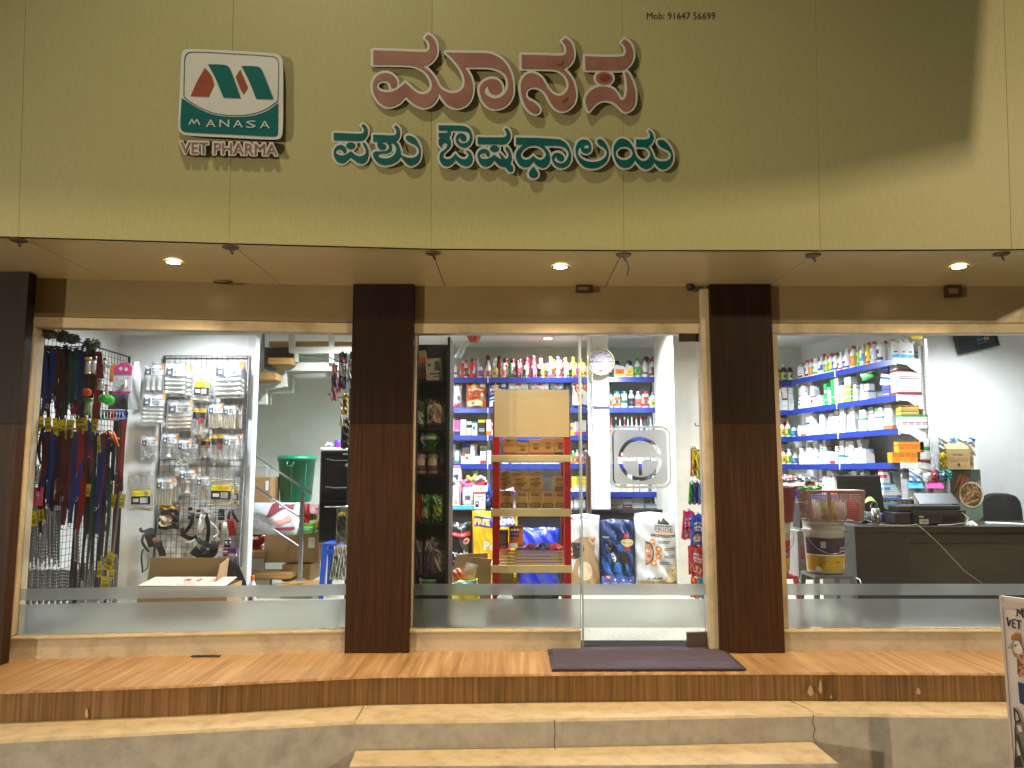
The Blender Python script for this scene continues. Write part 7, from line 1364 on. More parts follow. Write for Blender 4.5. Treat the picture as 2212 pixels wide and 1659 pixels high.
fbag(C5,500,465,828,1150,YF,'#13264F','navy dog food bag with a black dog standing on a blue glow',dnavy,35,.18)
def dbreed(d,w,h):
 OR_=card('#D9812A');TB=card('#26241F')
 d.poly([(-w*.02,h*.862),(w*.0,h*.90),(-w*.0,h*.93),(w*.04,h*.915),(w*.07,h*.895),(w*.10,h*.93),(w*.14,h*.95),(w*.18,h*.92),(w*.24,h*.89),(w*.26,h*.862)],TB)
 d.text("BREEDER'S",w*.13,h*.838,w*.40,TB,h*.022,.03);d.text('PRIDE',w*.13,h*.795,w*.42,card('#4A463E'),h*.045,.0);d.rect(-w*.06,h*.755,w*.34,h*.775,OR_,3);d.text('GRAIN FREE',w*.14,h*.765,w*.24,WHITE);d.text('PROFESSIONAL',w*.18,h*.715,w*.68,TB,h*.036,.035)
 pts=[(-w*.14,h*.635),(w*.0,h*.55),(w*.0,h*.46),(-w*.12,h*.375)]
 for (xa,za),(xb,zb_) in zip(pts[:-1],pts[1:]):d.poly([(xa-.003,za),(xa+.003,za),(xb+.003,zb_),(xb-.003,zb_)],OR_)
 for i,(x,z) in enumerate(pts):d.ell(x,z,w*.068,w*.068,OR_);d.lines(x+w*.12,x+w*.42,z+h*.02,2,h*.02,card('#6A665E'),.2);d.ell(x,z,w*.03,w*.03,card('#F0D9B8')) if i else d.text('60%',x,z,w*.09,WHITE,None,.02)
 d.poly([(-w*.30+w*.19*math.cos(R(k)),h*.50+w*.26*math.sin(R(k))) for k in range(-90,91,12)],TB);d.poly([(-w*.30+w*.165*math.cos(R(k)),h*.50+w*.235*math.sin(R(k))) for k in range(-90,91,12)],card('#B98A72'));d.ell(-w*.24,h*.53,w*.05,h*.02,card('#E0C0AE'));d.ell(-w*.22,h*.46,w*.05,h*.022,card('#8E5A46'))
 G_=card('#D9C39A');d.poly([(w*.12,h*.14),(w*.48,h*.14),(w*.48,h*.24),(w*.40,h*.30),(w*.26,h*.30),(w*.18,h*.22)],G_);d.ell(w*.32,h*.305,w*.11,h*.045,G_);d.poly([(w*.22,h*.33),(w*.19,h*.27),(w*.25,h*.28)],card('#B99E6E'));d.poly([(w*.42,h*.33),(w*.46,h*.27),(w*.40,h*.28)],card('#B99E6E'))
 for x in (.28,.35):d.ell(w*x,h*.312,w*.012,h*.006,TB)
 d.ell(w*.315,h*.29,w*.02,h*.008,TB)
 for i,s_ in enumerate((.028,.042,.056)):x=-w*.24+i*w*.12;d.poly([(x-s_*w,h*.178),(x-s_*w,h*.19),(x+s_*w*.7,h*.195),(x+s_*w*1.2,h*.215),(x+s_*w,h*.185),(x+s_*w*.8,h*.17),(x+s_*w*.6,h*.182),(x-s_*w*.6,h*.18),(x-s_*w*.8,h*.168)],TB)
 d.rect(-w*.47,h*.125,w*.47,h*.16,card('#9C7B4A'),5);d.text('ALL BREED - ALL LIFE STAGES',w*.12,h*.142,w*.6,TB);d.rect(-w*.47,h*.05,w*.47,h*.125,OR_,5);d.lines(-w*.3,w*.0,h*.105,2,h*.022,card('#F0D9B8'));d.lines(w*.1,w*.36,h*.105,2,h*.022,card('#F0D9B8'));d.rect(-w*.47,h*.01,w*.47,h*.048,TB,5);d.lines(-w*.4,w*.4,h*.04,1,h*.02,GREY)
fbag(C5,828,400,1240,1150,YF-.02,'#DCDDDB','white dog food bag with orange base band and PRIDE lettering',dbreed,36,.18,top='flat',m=M1)
# cardboard and packs in front of the bags
t,w,h=kraft(0,0,10,10,1.3,.1,'folded cardboard carton leaning on the black food bag');[bpy.data.objects.remove(c) for c in list(t.children)]
a,b,c_,d_=rc(B5,440,775,790,1200,1.35);t.location=((a+c_)/2,1.35,.05);w,h=c_-a,d_-.05;KD2=stained('dull_card','#8A7350','#77623F',.8,4,.45,.8,.08,80)
MB().prism([(-w/2,0),(w/2,0),(w/2,h*.78),(w*.42,h*.80),(w*.40,h),(-w*.42,h*.97),(-w/2,h*.75)],0,.02).build('panel',KD2,t);MB().hexa([(-w*.1,-.01,h*.55),(w*.5,-.01,h*.5),(w*.5,-.004,h*.5),(-w*.1,-.004,h*.55)],[(w*.02,-.06,h*.93),(w*.52,-.06,h*.9),(w*.52,-.054,h*.9),(w*.02,-.054,h*.93)]).build('flap',KD2,t)
a,b,c_,d_=rc(B5,850,960,1005,1200,1.1);o=thing('cardboard_box','dull cardboard box seen through the lower stand','cardboard box',((a+c_)/2,1.1,.05));w=c_-a;MB().box(-w/2,0,0,w/2,.25,d_-.05).build('box',KD2,o,bevel=.003)
a,b,c_,d_=rc(B5,520,868,635,1020,1.2);t=thing('printed_pouch','cream pouch with a red oval mark on the cardboard','pouch',((a+c_)/2,1.2,b),rot=(0,R(14),0));w,h=c_-a,d_-b;MB().surf(lambda s,q:((s-.5)*w,-.02*math.sin(math.pi*s)*math.sin(math.pi*q),q*h),8,8).build('pouch',foil('#B9B09A'),t);d=Deco(lambda x,z,l:(x,-.021-l,z));d.text('Pro Form',0,h*.35,w*.6,card('#A3222A'),None,.01);d.build('print',t)
def smallbag(M,x0,y0,x1,y1,Y,m,label,rot=0,fn=None,seed=1,z=None):
 a,b=M(x0,y0),M(x1,y1);t,fm,w,h=bag(a[0],a[1],b[0],b[1],Y,'#888888',label,d=.06,seed=seed,mats=m,z=z);t.rotation_euler=(0,rot,0)
 if fn:d=Deco(fm,.02);fn(d,w,h);d.build('printed_design',t)
 return t
smallbag(B5,440,920,560,1070,1.15,foil('#A8532E'),'rust coloured pack with pointed corner on the cardboard',R(-12),None,41)
smallbag(B5,430,1015,690,1210,1.05,foil('#D9CC2A'),'yellow and pale blue snack pack lying low by the stand',R(-8),lambda d,w,h:(d.rect(-w*.46,h*.75,w*.46,h*.97,card('#4AA8B8'),6),d.text('Chiku',w*.1,h*.84,w*.36,RED,None,.03),d.ell(-w*.1,h*.45,w*.25,h*.15,card('#E6DA5A'))),42,.14)
smallbag(B5,665,1170,800,1260,1.0,plast('teal'),'teal brush handle pack behind the clear strip of glass',R(-10),None,43,.2)
smallbag(B5,850,1170,1130,1280,1.3,foil('#3A3834'),'dark bundled pack under the stand',0,None,44,.06);
a,b,c_,d_=rc(B5,745,1340,1045,1470,.5);t=thing('cardboard_box','small cardboard box on the floor just behind the frosted band','cardboard box',((a+c_)/2,.5,.05));MB().box(-(c_-a)/2,0,0,(c_-a)/2,.16,.14).build('box',CARD,t,bevel=.003);MB().lathe([(.001,.142),(.05,.145),(.06,.2),(.02,.24)],(.02,.05,0),12).build('crumpled_paper',WHITE,t)
# clock, notice, plank
q=P(*D5(535,360),2.70);r=135*.2216/FPX*7.9;t=thing('wall_clock','round pale gold rimmed wall clock with dogs for hours','clock',q);
MB().lathe([(r*.88,0),(r*.90,.02),(r*.97,.028),(r*1.0,.012),(r*1.0,-.02)],n=40).build('rim',mat('#B9B07A',.25,.5),t);MB().lathe([(.001,.012),(r*.9,.012)],n=40,cap=(0,0)).build('face',mat('#A9A0A8',.4),t)
MB().lathe([(r*.84,.013),(r*.9,.0135)],n=40,cap=(0,0)).build('dark_ring',mat('#4A463A',.4),t);MB().lathe([(.001,.022),(r*.88,.019)],n=32,cap=(0,0)).build('cover_glass',thin_glass('clock_glass',(.98,.98,.98,1),.5),t)
d=Deco(lambda x,z,l:(x,z,.0135+l))
for k in range(12):
 a=R(90-30*k);x,z=r*.68*math.cos(a),r*.68*math.sin(a);s_=r*.12;c=card(['#7A4A6A','#8A3A4A','#4A4A5A','#3A3A42','#6A5A8A','#8A4A3A','#3A3440','#9A8A9A','#8A8A92','#2E2E34','#4A3A42','#7A6A9A'][k])
 d.poly([(x-s_,z-s_*.8),(x-s_*.7,z-s_*.8),(x-s_*.6,z-s_*.2),(x+s_*.4,z-s_*.2),(x+s_*.5,z-s_*.8),(x+s_*.8,z-s_*.8),(x+s_*.8,z+s_*.2),(x+s_*1.1,z+s_*.5),(x+s_*.7,z+s_*.9),(x+s_*.4,z+s_*.4),(x-s_*.8,z+s_*.35),(x-s_*1.1,z+s_*.7)],c)
d.text('Dalmatian',0,r*.45,r*.2,card('#6A5A6A'));d.text('Golden Gallery',.0,-r*.16,r*.5,card('#9A8A9A'));d.build('dial_print',t)
for nm,a,ln,wd in (('hour_hand',178,.45,.018),('minute_hand',48,.62,.012)):
 c,s_=math.cos(R(a)),math.sin(R(a));ww=wd*r;MB().hexa([(-c*r*.08-s_*ww,-s_*r*.08+c*ww,.0155),(-c*r*.08+s_*ww,-s_*r*.08-c*ww,.0155),(c*r*ln+s_*ww,s_*r*ln-c*ww,.0155),(c*r*ln-s_*ww,s_*r*ln+c*ww,.0155)],[(-c*r*.08-s_*ww,-s_*r*.08+c*ww,.017),(-c*r*.08+s_*ww,-s_*r*.08-c*ww,.017),(c*r*ln+s_*ww,s_*r*ln-c*ww,.017),(c*r*ln-s_*ww,s_*r*ln+c*ww,.017)]).build(nm,INK,t)
t.rotation_euler=(R(90),0,0)
a,b,c_,d_=rc(D5,453,585,614,805,2.745);w,h=c_-a,d_-b;t=thing('notice_sheet','white printed notice sheet taped to the column below the clock','notice',((a+c_)/2,2.743,b));MB().box(-w/2,-.001,0,w/2,.001,h).build('paper',card('#DADBE4'),t)
d=Deco(lambda x,z,l:(x,-.001-l,z));d.ell(0,h*.92,w*.07,w*.07,card('#A8925A'));d.lines(-w*.44,w*.44,h*.85,1,h*.035,card('#4A4A8A'),0);d.rect(-w*.14,h*.755,w*.14,h*.785,card('#A34A5A'));d.lines(-w*.42,w*.42,h*.73,7,h*.028,card('#8A8C9A'));d.rect(-w*.16,h*.475,w*.16,h*.505,card('#A34A5A'));d.lines(-w*.44,w*.44,h*.46,10,h*.028,card('#8A8C9A'));d.rect(-w/2,0,w/2,h*.10,card('#2A2F6A'));d.rect(-w*.44,h*.05,w*.44,h*.07,card('#B9BCD6'));d.build('print',t)
a,b,c_,d_=rc(D5,393,1235,442,2000,2.2);t=thing('wooden_planks','brown wooden planks standing on end behind the door edge','planks',((a+c_)/2,2.2,.05));w=c_-a
for k in range(3):MB().box(-w/2+w*k/3+.001,.01*(k%2),0,-w/2+w*(k+1)/3-.001,.03+.01*(k%2),d_-.05-.02*k).build('plank',streak('old_plank',['#3A2A1C','#5A4230','#7A5E44'],(60,60,3),.6,.1),t)
# hanging packs by the door jamb
def dmilk(d,w,h):d.text('Milky',0,h*.58,w*.6,card('#E9D9E4'),None,.02);d.text('Bone',0,h*.5,w*.5,card('#E9D9E4'),None,.02);d.ell(-w*.05,h*.24,w*.3,h*.13,card('#C9A98A'));d.rect(-w*.3,h*.68,w*.2,h*.75,card('#C9CBE6'),3);d.ell(w*.12,h*.3,w*.12,h*.06,card('#8A5A3A'))
for i,(M,x0,y0,x1,y1,c,l,fn,Y,rt) in enumerate([(C5,1255,382,1365,650,'#B82A5A','raspberry pink treat pouch by the door jamb',dmilk,1.0,6),(C5,1342,415,1470,708,'#1F3FB0','royal blue treat pouch overlapping the pink one',dmilk,.9,4),(C5,1326,702,1420,972,'#A31E30','crimson treat pouch hung low behind another',dmilk,1.0,0),(C5,1352,705,1482,1000,'#A8202C','crimson treat pouch with white tag hung low by the jamb',dmilk,.9,-2),(C5,1342,1008,1460,1200,'#C9601E','orange treat pouch hung lowest by the jamb',None,.95,3),(C5,1425,1010,1500,1200,'#3A8AB0','pale blue treat pouch hung lowest by the jamb',None,.9,-3),
  (C5,1322,118,1380,322,'#2A8A3E','green slim treat pouch on the upper hooks by the jamb',None,1.0,5),(C5,1375,112,1425,320,'#1A2A5A','navy slim treat pouch on the upper hooks by the jamb',None,.95,3),(C5,1420,118,1475,322,'#4A62A8','blue and white slim treat pouch on the upper hooks',None,.9,2),(D5,1402,1205,1442,1475,'#B0522A','orange brown hanging strip pack above the slim pouches',None,1.0,2),(D5,1425,1205,1475,1470,'#C9B01E','yellow and brown hanging strip pack above the slim pouches',lambda d,w,h:d.rect(-w*.42,h*.08,w*.42,h*.6,card('#5A2A1E'),4),.95,1),(D5,1470,1235,1522,1505,'#D2C41E','lemon yellow hanging strip pack nearest the door jamb',lambda d,w,h:d.rect(-w*.42,h*.1,w*.3,h*.45,card('#8A9A3A'),4),.9,-1)]):
 a,b=M(x0,y0),M(x1,y1);t,fm,w,h=bag(a[0],a[1],b[0],b[1],Y,c,l,d=.035,name='hanging_pack',cat='hanging pack',seed=90+i);t.rotation_euler=(0,R(rt),0)
 if fn:d=Deco(fm,.02);fn(d,w,h);d.build('printed_design',t)
 MB().tube([(w*.1,.10,h+.01),(0,-.02,h+.004),(-.01,-.035,h+.018)],.003,5).build('hook',BLACKM,t)
# small stock glimpsed between counter and ceiling: hanging posters
a,b,c_,d_=rc(A5,520,180,670,360,2.7);t=thing('hanging_banner','pale blue crumpled plastic banner hanging by the dark rack top','banner',((a+c_)/2,2.6,b));w,h=c_-a,d_-b
MB().surf(lambda s,q:((s-.5)*w*.5+(q-.5)*w*.6,-.03*math.sin(6*s+4*q),q*h),8,10).build('sheet',film('blue_film',(.75,.86,.92,1),.5),t)
a,b,c_,d_=rc(A5,630,110,800,195,2.6);t=thing('hanging_banner','orange and white crumpled pack hanging under the ceiling','banner',((a+c_)/2,2.55,b));w,h=c_-a,d_-b
MB().surf(lambda s,q:((s-.5)*w*(.5+.5*q),-.03*math.sin(5*s+3*q)-.03*math.sin(math.pi*s),(q-.12*math.sin(math.pi*s))*h),10,8).build('pack',foil('#A8431E'),t)
# ================================================================ DESK SIDE (last window)
def F6(x,y):return 3000/1.8228+.26457*x,1800/1.8228+.26457*y
def G6(x,y):return 3400/1.8228+.27108*x,1280/1.8228+.27108*y
YD=.72
xd,zd=P(*F6(755,560),YD).x,P(*F6(1200,566),YD).z
DKW=streak('dark_desk_laminate',['#1A1412','#221A16','#2C221C'],(3,40,40),.35,.04,5,1.0,.05);DKP=streak('dark_desk_panel',['#201812','#281F17','#31271D'],(2.5,40,40),.45,.04,5,1.0)
t=thing('desk','long dark laminate counter desk behind the last window','desk',(xd+.8,1.0,.05))
part(MB().box(xd,YD,zd-.045,4.9,1.45,zd),'desk_top',DKW,t,bevel=.004);part(MB().box(xd+.01,YD+.02,.05,xd+.42,1.4,zd-.046),'pedestal',DKW,t,bevel=.003);part(MB().box(xd+.421,YD+.10,.05,4.88,YD+.13,zd-.13),'front_panel',DKP,t);part(MB().box(xd+.421,YD+.06,zd-.128,4.88,YD+.128,zd-.047),'apron',DKW,t)
def fr(x0,y0,x1,y1,Y):a,b=F6(x0,y0),F6(x1,y1);return RC(a[0],a[1],b[0],b[1],Y)
def gr(x0,y0,x1,y1,Y):a,b=G6(x0,y0),G6(x1,y1);return RC(a[0],a[1],b[0],b[1],Y)
# buckets
def bucket(x0,y0,x1,y1,Y,bands,label,txt,stool):
 a,b,c_,d_=fr(x0,y0,x1,y1,Y);r=(c_-a)/2*.98;h=d_-b;t=thing('bucket',label,'bucket',((a+c_)/2,Y+r,b));BW=mat('#C9C6BE',.35,0,.05)
 rz=lambda z:r*(.80+.13*z/h)
 MB().lathe([(rz(0)*.96,0),(rz(0),.01),(rz(h*.8),h*.8),(rz(h*.8)*1.07,h*.8),(rz(h*.8)*1.07,h*.815),(rz(h*.8)*1.0,h*.82),(rz(h)*1.0,h*.97),(r*.98,h*.97),(r*.98,h),(r*.90,h),(r*.86,h*.96)],n=36).build('body',BW,t)
 MB().lathe([(r*.88,h*.962),(.001,h*.958)],n=30,cap=(0,0)).build('lid',BW,t)
 d=Deco(lambda x,z,l:((rz(z)*1.006+l)*math.sin(x/r),-(rz(z)*1.006+l)*math.cos(x/r),z))
 for z0,z1,m in bands:d.rect(-r*1.5,h*z0,r*1.5,h*z1,m,16)
 txt(d,r,h);d.build('label',t)
 MB().tube([(r*1.0*math.cos(R(x)),-r*.3-r*.75*math.sin(R(x))*.9,h*.80-h*.42*math.sin(R(x))) for x in range(0,181,12)],.0025,5).build('handle',CHROME,t)
 return t
def tx1(d,r,h):
 d.rect(r*.40,h*.40,r*1.05,h*.505,INK,4);d.text('OstoVet',r*.72,h*.425,r*.55,WHITE,h*.04,.03);d.text('CHELATED',r*.72,h*.48,r*.5,WHITE,None,.02);d.rect(-r*.55,h*.48,-r*.30,h*.60,card('#B9AFC0'),2)
 d.lines(-r*.7,-r*.25,h*.32,8,h*.026,card('#5A4A12'),.5);d.text('20 kg',r*.3,h*.22,r*.24,INK,None,.02);d.text('Health first',r*.7,h*.31,r*.5,INK);d.rect(r*.7,h*.12,r*.85,h*.2,card('#D9D2E0'),2);d.poly([(-r*.8,h*.15),(-r*.6,h*.12),(-r*.5,h*.05),(-r*.9,h*.05)],WHITE)
bucket(398,515,765,962,.50,[(.36,.66,card('#3A1440')),(.06,.335,card('#C9A416')),(.337,.358,WHITE)],'white pail with purple and yellow label holding up the pink basket',tx1,True)
def tx2(d,r,h):d.text('OstoVet',r*.4,h*.45,r*.7,INK,h*.05,.03);d.rect(r*.15,h*.34,r*.75,h*.405,INK,4);d.text('FORTE',r*.45,h*.372,r*.5,WHITE,None,.03);d.ell(r*.4,h*.16,r*.12,r*.12,INK);d.text('20 kg',r*.75,h*.14,r*.2,INK);d.text('milk booster',r*.4,h*.27,r*.5,INK)
bucket(-30,535,303,958,.50,[(.30,.62,card('#C4405A')),(.06,.30,card('#C9A416')),(.52,.64,card('#B32232'))],'white pail with pink and yellow label beside the second dark pillar',tx2,True)
# stand under pails
for x0,x1,l,c in ((440,750,'low grey stand carrying the purple labelled pail','#5E6063'),(-20,300,'pink plastic stool carrying the pink labelled pail','#B52A48')):
 a,b,c_,d_=fr(x0,965,x1,1000,.50);w=c_-a;t=thing('stool',l,'stool',((a+c_)/2,.65,.05));m=mat(c,.4);hh=d_-.052
 MB().box(-w/2,-.15,hh-.025,w/2,.15,hh).build('seat',m,t,bevel=.008)
 for sx in (-1,1):
  for sy in (-1,1):MB().hexa([(sx*w*.55-.015,sy*.17-.015,0),(sx*w*.55+.015,sy*.17-.015,0),(sx*w*.55+.015,sy*.17+.015,0),(sx*w*.55-.015,sy*.17+.015,0)],[(sx*w*.45-.018,sy*.13-.015,hh-.026),(sx*w*.45+.018,sy*.13-.015,hh-.026),(sx*w*.45+.018,sy*.13+.015,hh-.026),(sx*w*.45-.018,sy*.13+.015,hh-.026)]).build('leg',m,t)
# basket: square holes as real bars
a,b,c_,d_=fr(388,265,838,528,.40);w,h=c_-a,d_-b;BKM=mat('#9E7468',.45,0,.06)
t=thing('plastic_basket','dusty pink perforated plastic basket full of packets on the purple pail','basket',((a+c_)/2,.40,b));dp=.24
def bpt(u,z,face):
 k=.90+.10*z/h
 if face==0:return Vector(((u-.5)*w*k,dp/2*(1-k),z))
 if face==1:return Vector(((u-.5)*w*k,dp-dp/2*(1-k),z))
 if face==2:return Vector((-w/2*k,dp*u*k+dp/2*(1-k),z))
 return Vector((w/2*k,dp*u*k+dp/2*(1-k),z))
for f in range(4):
 n=30 if f<2 else 16;mb=MB()
 for i in range(n+1):mb.tube([bpt(i/n,0,f),bpt(i/n,h*.9,f)],.0017,4)
 for j in range(14):mb.tube([bpt(0,h*.9*j/13,f),bpt(1,h*.9*j/13,f)],.0017,4)
 mb.build('lattice_side',BKM,t)
MB().tube([bpt(0,h*.95,0),bpt(1,h*.95,0),bpt(1,h*.95,1),bpt(0,h*.95,1)],.010,6,closed=True).build('rim',BKM,t);MB().box(-w*.45,.015,.0,w*.45,dp-.015,.006).build('base',BKM,t)
for f,u in ((0,.36),(0,.0),(0,1.0)):mb=MB().hexa([bpt(u,0,0)+Vector((-.012,-.004,0)),bpt(u,0,0)+Vector((.012,-.004,0)),bpt(u,0,0)+Vector((.012,.004,0)),bpt(u,0,0)+Vector((-.012,.004,0))],[bpt(u,h*.94,0)+Vector((-.012,-.004,0)),bpt(u,h*.94,0)+Vector((.012,-.004,0)),bpt(u,h*.94,0)+Vector((.012,.004,0)),bpt(u,h*.94,0)+Vector((-.012,.004,0))]);mb.build('rib',BKM,t)
rd=random.Random(12)
for i in range(9):
 c=['white','lime','amber','silver','red','white','green','silver','yellow'][i];o=MB().surf(lambda s,q:((s-.5)*.11,-.02*math.sin(math.pi*s)*math.sin(math.pi*q),q*.13+.008*math.sin(7*s)),8,6).build('snack_packet',foil(HEX[c]));o.location=(t.location.x+(i%5-2)*w*.17,.46+.06*(i//5),b+.012);o.rotation_euler=(0,rd.uniform(-.3,.3),rd.uniform(-.4,.4));tag(o,f'{c} snack packet inside the pink basket, {nth(i)} from its near side','packet')
# red tub, packs on it
a,b,c_,d_=fr(-60,240,362,535,.42);r=(c_-a)/2;h=d_-b;t=thing('tub','large brick red plastic tub on the pink labelled pail','tub',((a+c_)/2,.42+r,b));TB_=mat('#7E2626',.4,0,.08)
MB().lathe([(r*.78,0),(r*.80,.01),(r*.93,h*.9),(r*1.0,h*.92),(r*1.0,h),(r*.95,h),(r*.9,h*.9),(r*.78,.02)],n=36).build('tub',TB_,t)
zt=d_
for i,(x0,y0,x1,y1,c,l) in enumerate([(130,180,340,245,'#C9C3BC','white and red crumpled packet heaped on the red tub'),(130,130,260,190,'#A8301E','rust red packet at the back of the tub heap'),(250,140,432,192,'#23304A','navy packet on top of the tub heap'),(330,190,475,240,'#D07A22','orange packet hanging over the tub edge'),(200,150,330,200,'#B9BABF','silver packet in the tub heap')]):
 a,b,c_,d_=fr(x0,y0,x1,y1,.55+.04*i);w,h=c_-a,d_-b;t=thing('packet',l,'packet',((a+c_)/2,.55+.04*i,max(b,zt-.01)));rr=i*2.1
 MB().surf(lambda s,q:((s-.5)*w,(q-.5)*.16,.012+h*.55*(math.sin(math.pi*s)*math.sin(math.pi*q))**.6+.008*math.sin(11*s+rr)*math.sin(9*q+rr)),14,10).surf(lambda s,q:((.5-s)*w,(q-.5)*.16,.006),4,4).build('pack',foil(c),t)
# green packs + cartons between tub and desk
smallbag(F6,325,238,495,300,.95,foil('#2E8A1E'),'bright green packet between the tub and the pink basket',0,None,51);smallbag(F6,320,300,400,370,.95,foil('#1E5A1E'),'dark green packet under the bright green one',0,None,52)
grid_b=fr(310,370,415,580,.9);a,b,c_,d_=grid_b;t=thing('plastic_basket','grey lattice basket behind the pails','basket',((a+c_)/2,.9,b));w,h=c_-a,d_-b;mb=MB()
for i in range(9):mb.tube([((i/8-.5)*w,0,0),((i/8-.5)*w,0,h)],.003,4)
for j in range(12):mb.tube([(-w/2,0,h*j/11),(w/2,0,h*j/11)],.003,4)
mb.build('lattice_side',mat('#5A544A',.5),t);MB().box(-w/2,.01,0,w/2,.16,h*.98).build('lining',mat('#3A362E',.8),t)
a,b,c_,d_=fr(296,600,440,1000,.85);t=thing('carton','grey white carton with red print behind the pails','carton',((a+c_)/2,.85,b));w,h=c_-a,d_-b;MB().box(-w/2,0,0,w/2,.2,h).build('box',card('#8E8A86'),t,bevel=.003);d=Deco(lambda x,z,l:(x,-l,z));d.rect(-w*.35,h*.42,w*.42,h*.68,card('#A8423A'));d.lines(-w*.28,w*.35,h*.65,4,h*.05,card('#8E8A86'));d.rect(-w*.3,h*.1,w*.4,h*.32,card('#8E8A3A'));d.build('print',t)
# monitor
a,b,c_,d_=fr(640,150,1005,455,1.15);w,h=c_-a,d_-b;t=thing('monitor','black computer monitor with its back to the window on the desk','monitor',((a+c_)/2,1.2,zd),rz=R(-14))
MB().hexa([(-w*.46,0,.10),(w*.5,0,.08),(w*.5,.03,.08),(-w*.46,.03,.10)],[(-w*.48,0,d_-zd),(w*.44,0,d_-zd),(w*.44,.03,d_-zd),(-w*.48,.03,d_-zd)]).build('case',mat('#17191B',.45),t,bevel=.006);MB().box(-.03,.01,.02,.03,.05,.18).build('stand_neck',BLACKM,t);MB().lathe([(.11,0),(.11,.008),(.03,.02)],n=20).build('stand_foot',BLACKM,t);MB().box(-w*.44,-.0025,d_-zd-.04,w*.40,-.0008,d_-zd-.036).build('seam',mat('#2E3134',.4),t)
# plant leaf pot
t=thing('house_plant','small pot with one arching green leaf beside the monitor','plant',P(*F6(850,500),1.05));t.location.z=zd;MB().lathe([(.03,0),(.04,.06),(.036,.06)],n=16).build('pot',mat('#2A2A2C',.5),t)
p0=P(*F6(830,380),1.05)-t.location;p1=P(*F6(890,335),1.05)-t.location;p2=P(*F6(948,385),1.05)-t.location
def leaf(s,q):c=(p0*(1-s)**2+p1*2*s*(1-s)*1.0+p2*s*s)+Vector((0,0,.02*math.sin(math.pi*s)));wd=.028*math.sin(math.pi*min(1,s*.95+.03))**.7;return c+Vector((0,(q-.5)*wd,(q-.5)*wd*1.1))
MB().surf(leaf,10,3).build('leaf',mat('#7E9A3A',.4,0,.1),t);MB().tube([(0,0,.06),p0*.6+Vector((0,0,.04)),p0],.003,5).build('stem',mat('#5A7A2A',.5),t)
# pen holder
p=P(*F6(932,552),.86);t=thing('pen_holder','brushed metal pen holder on a square foot at the desk edge','pen holder',(p.x,.86,zd));MB().box(-.055,-.045,0,.055,.045,.012).build('foot',mat('#6A655E',.4,.6),t,bevel=.003);MB().lathe([(.032,.0125),(.034,.015),(.033,.13),(.030,.13),(.030,.03)],n=20).build('cup',mat('#8A8A88',.25,.9),t);MB().tube([(0,0,.1),(.02,.0,.16),(.0,-.01,.19),(-.03,0,.165),(-.04,-.01,.13)],.003,5).build('wire_coil',CHROME,t)
MB().tube([(-.01,0,.06),(.012,0,.18)],.004,6).build('pen',INK,t)
# row of small bottles on the desk behind
for i,(x,c,k) in enumerate([(840,'white','white'),(870,'grey','white'),(945,'white','silver'),(985,'navy','blue'),(1018,'yellow','yellow'),(1062,'pink','maroon')]):bottle(Vector((P(*F6(x,490),1.3).x,1.3,zd)),.03,.10 if i<3 else .085,'jar',c,k,None,f'little {c} jar with {k} lid in the row behind the pen holder')
crumple_loc=P(*F6(1050,455),1.35);o=MB().surf(lambda s,q:((s-.5)*.22,(q-.5)*.1,.05+.05*math.sin(math.pi*s)*math.sin(math.pi*q)+.012*math.sin(14*s+9*q)),14,8).build('cloth',mat('#123A34',.8,0,.2));o.location=(crumple_loc.x,1.36,zd+.06);tag(o,'dark green crumpled cloth behind the little jars','cloth')
# printers
PB=mat('#15151A',.4,0,.1);
a,b,c_,d_=fr(1250,435,1665,560,.84);w=c_-a;h=d_-zd;t=thing('printer','black inkjet printer with raised paper tray on the desk','printer',((a+c_)/2,.84,zd))
MB().box(-w/2,0,.004,w/2,.36,h).build('body',PB,t,bevel=.012);MB().box(-w*.48,.05,h+.001,w*.49,.34,h+.035).build('scanner_lid',mat('#1B1B20',.5),t,bevel=.008);MB().box(-w*.5,-.004,h*.72,w*.5,.03,h*1.0).build('top_band',mat('#2C2824',.4),t)
a2,b2,c2,d2=fr(1295,295,1632,412,1.12);MB().hexa([(a2-t.location.x,.30,h+.036),(c2-t.location.x,.30,h+.036),(c2-t.location.x,.315,h+.036),(a2-t.location.x,.315,h+.036)],[(a2-t.location.x,.40,d2-zd),(c2-t.location.x-.01,.40,d2-zd),(c2-t.location.x-.01,.415,d2-zd),(a2-t.location.x,.415,d2-zd)]).build('paper_tray',mat('#101013',.4),t,bevel=.008)
MB().box(w*.06,-.005,h*.08,w*.38,-.001,h*.62).build('output_slot',mat('#050506',.3),t);d=Deco(lambda x,z,l:(x,-.001-l,z));d.rect(-w*.42,h*.08,-w*.24,h*.42,card('#C9C2B4'));bars(d,-w*.38,h*.22,-w*.28,h*.3,INK);d.rect(-w*.43,h*.52,-w*.34,h*.64,card('#B9B2A4'));d.build('sticker',t)
MB().tube([(w*.42,.0,h*.9),(w*.52,-.02,h*.5),(w*.46,-.03,.02),(w*.1,-.04,.006),(-w*.1,-.035,.006)],.004,6).build('cable',mat('#C9BFA8',.5),t)
a,b,c_,d_=fr(1092,452,1256,552,.88);w=c_-a;h=d_-zd;t=thing('label_printer','small black label printer beside the larger printer','printer',((a+c_)/2,.88,zd));MB().box(-w/2,0,.003,w/2,.2,h).build('body',PB,t,bevel=.01);MB().box(-w*.25,.02,h+.001,w*.6,.2,h+.05).build('lid',mat('#1E1F24',.35),t,bevel=.012);MB().box(-w*.3,-.003,h*.2,w*.2,-.0005,h*.6).build('slot',mat('#26282C',.3),t)
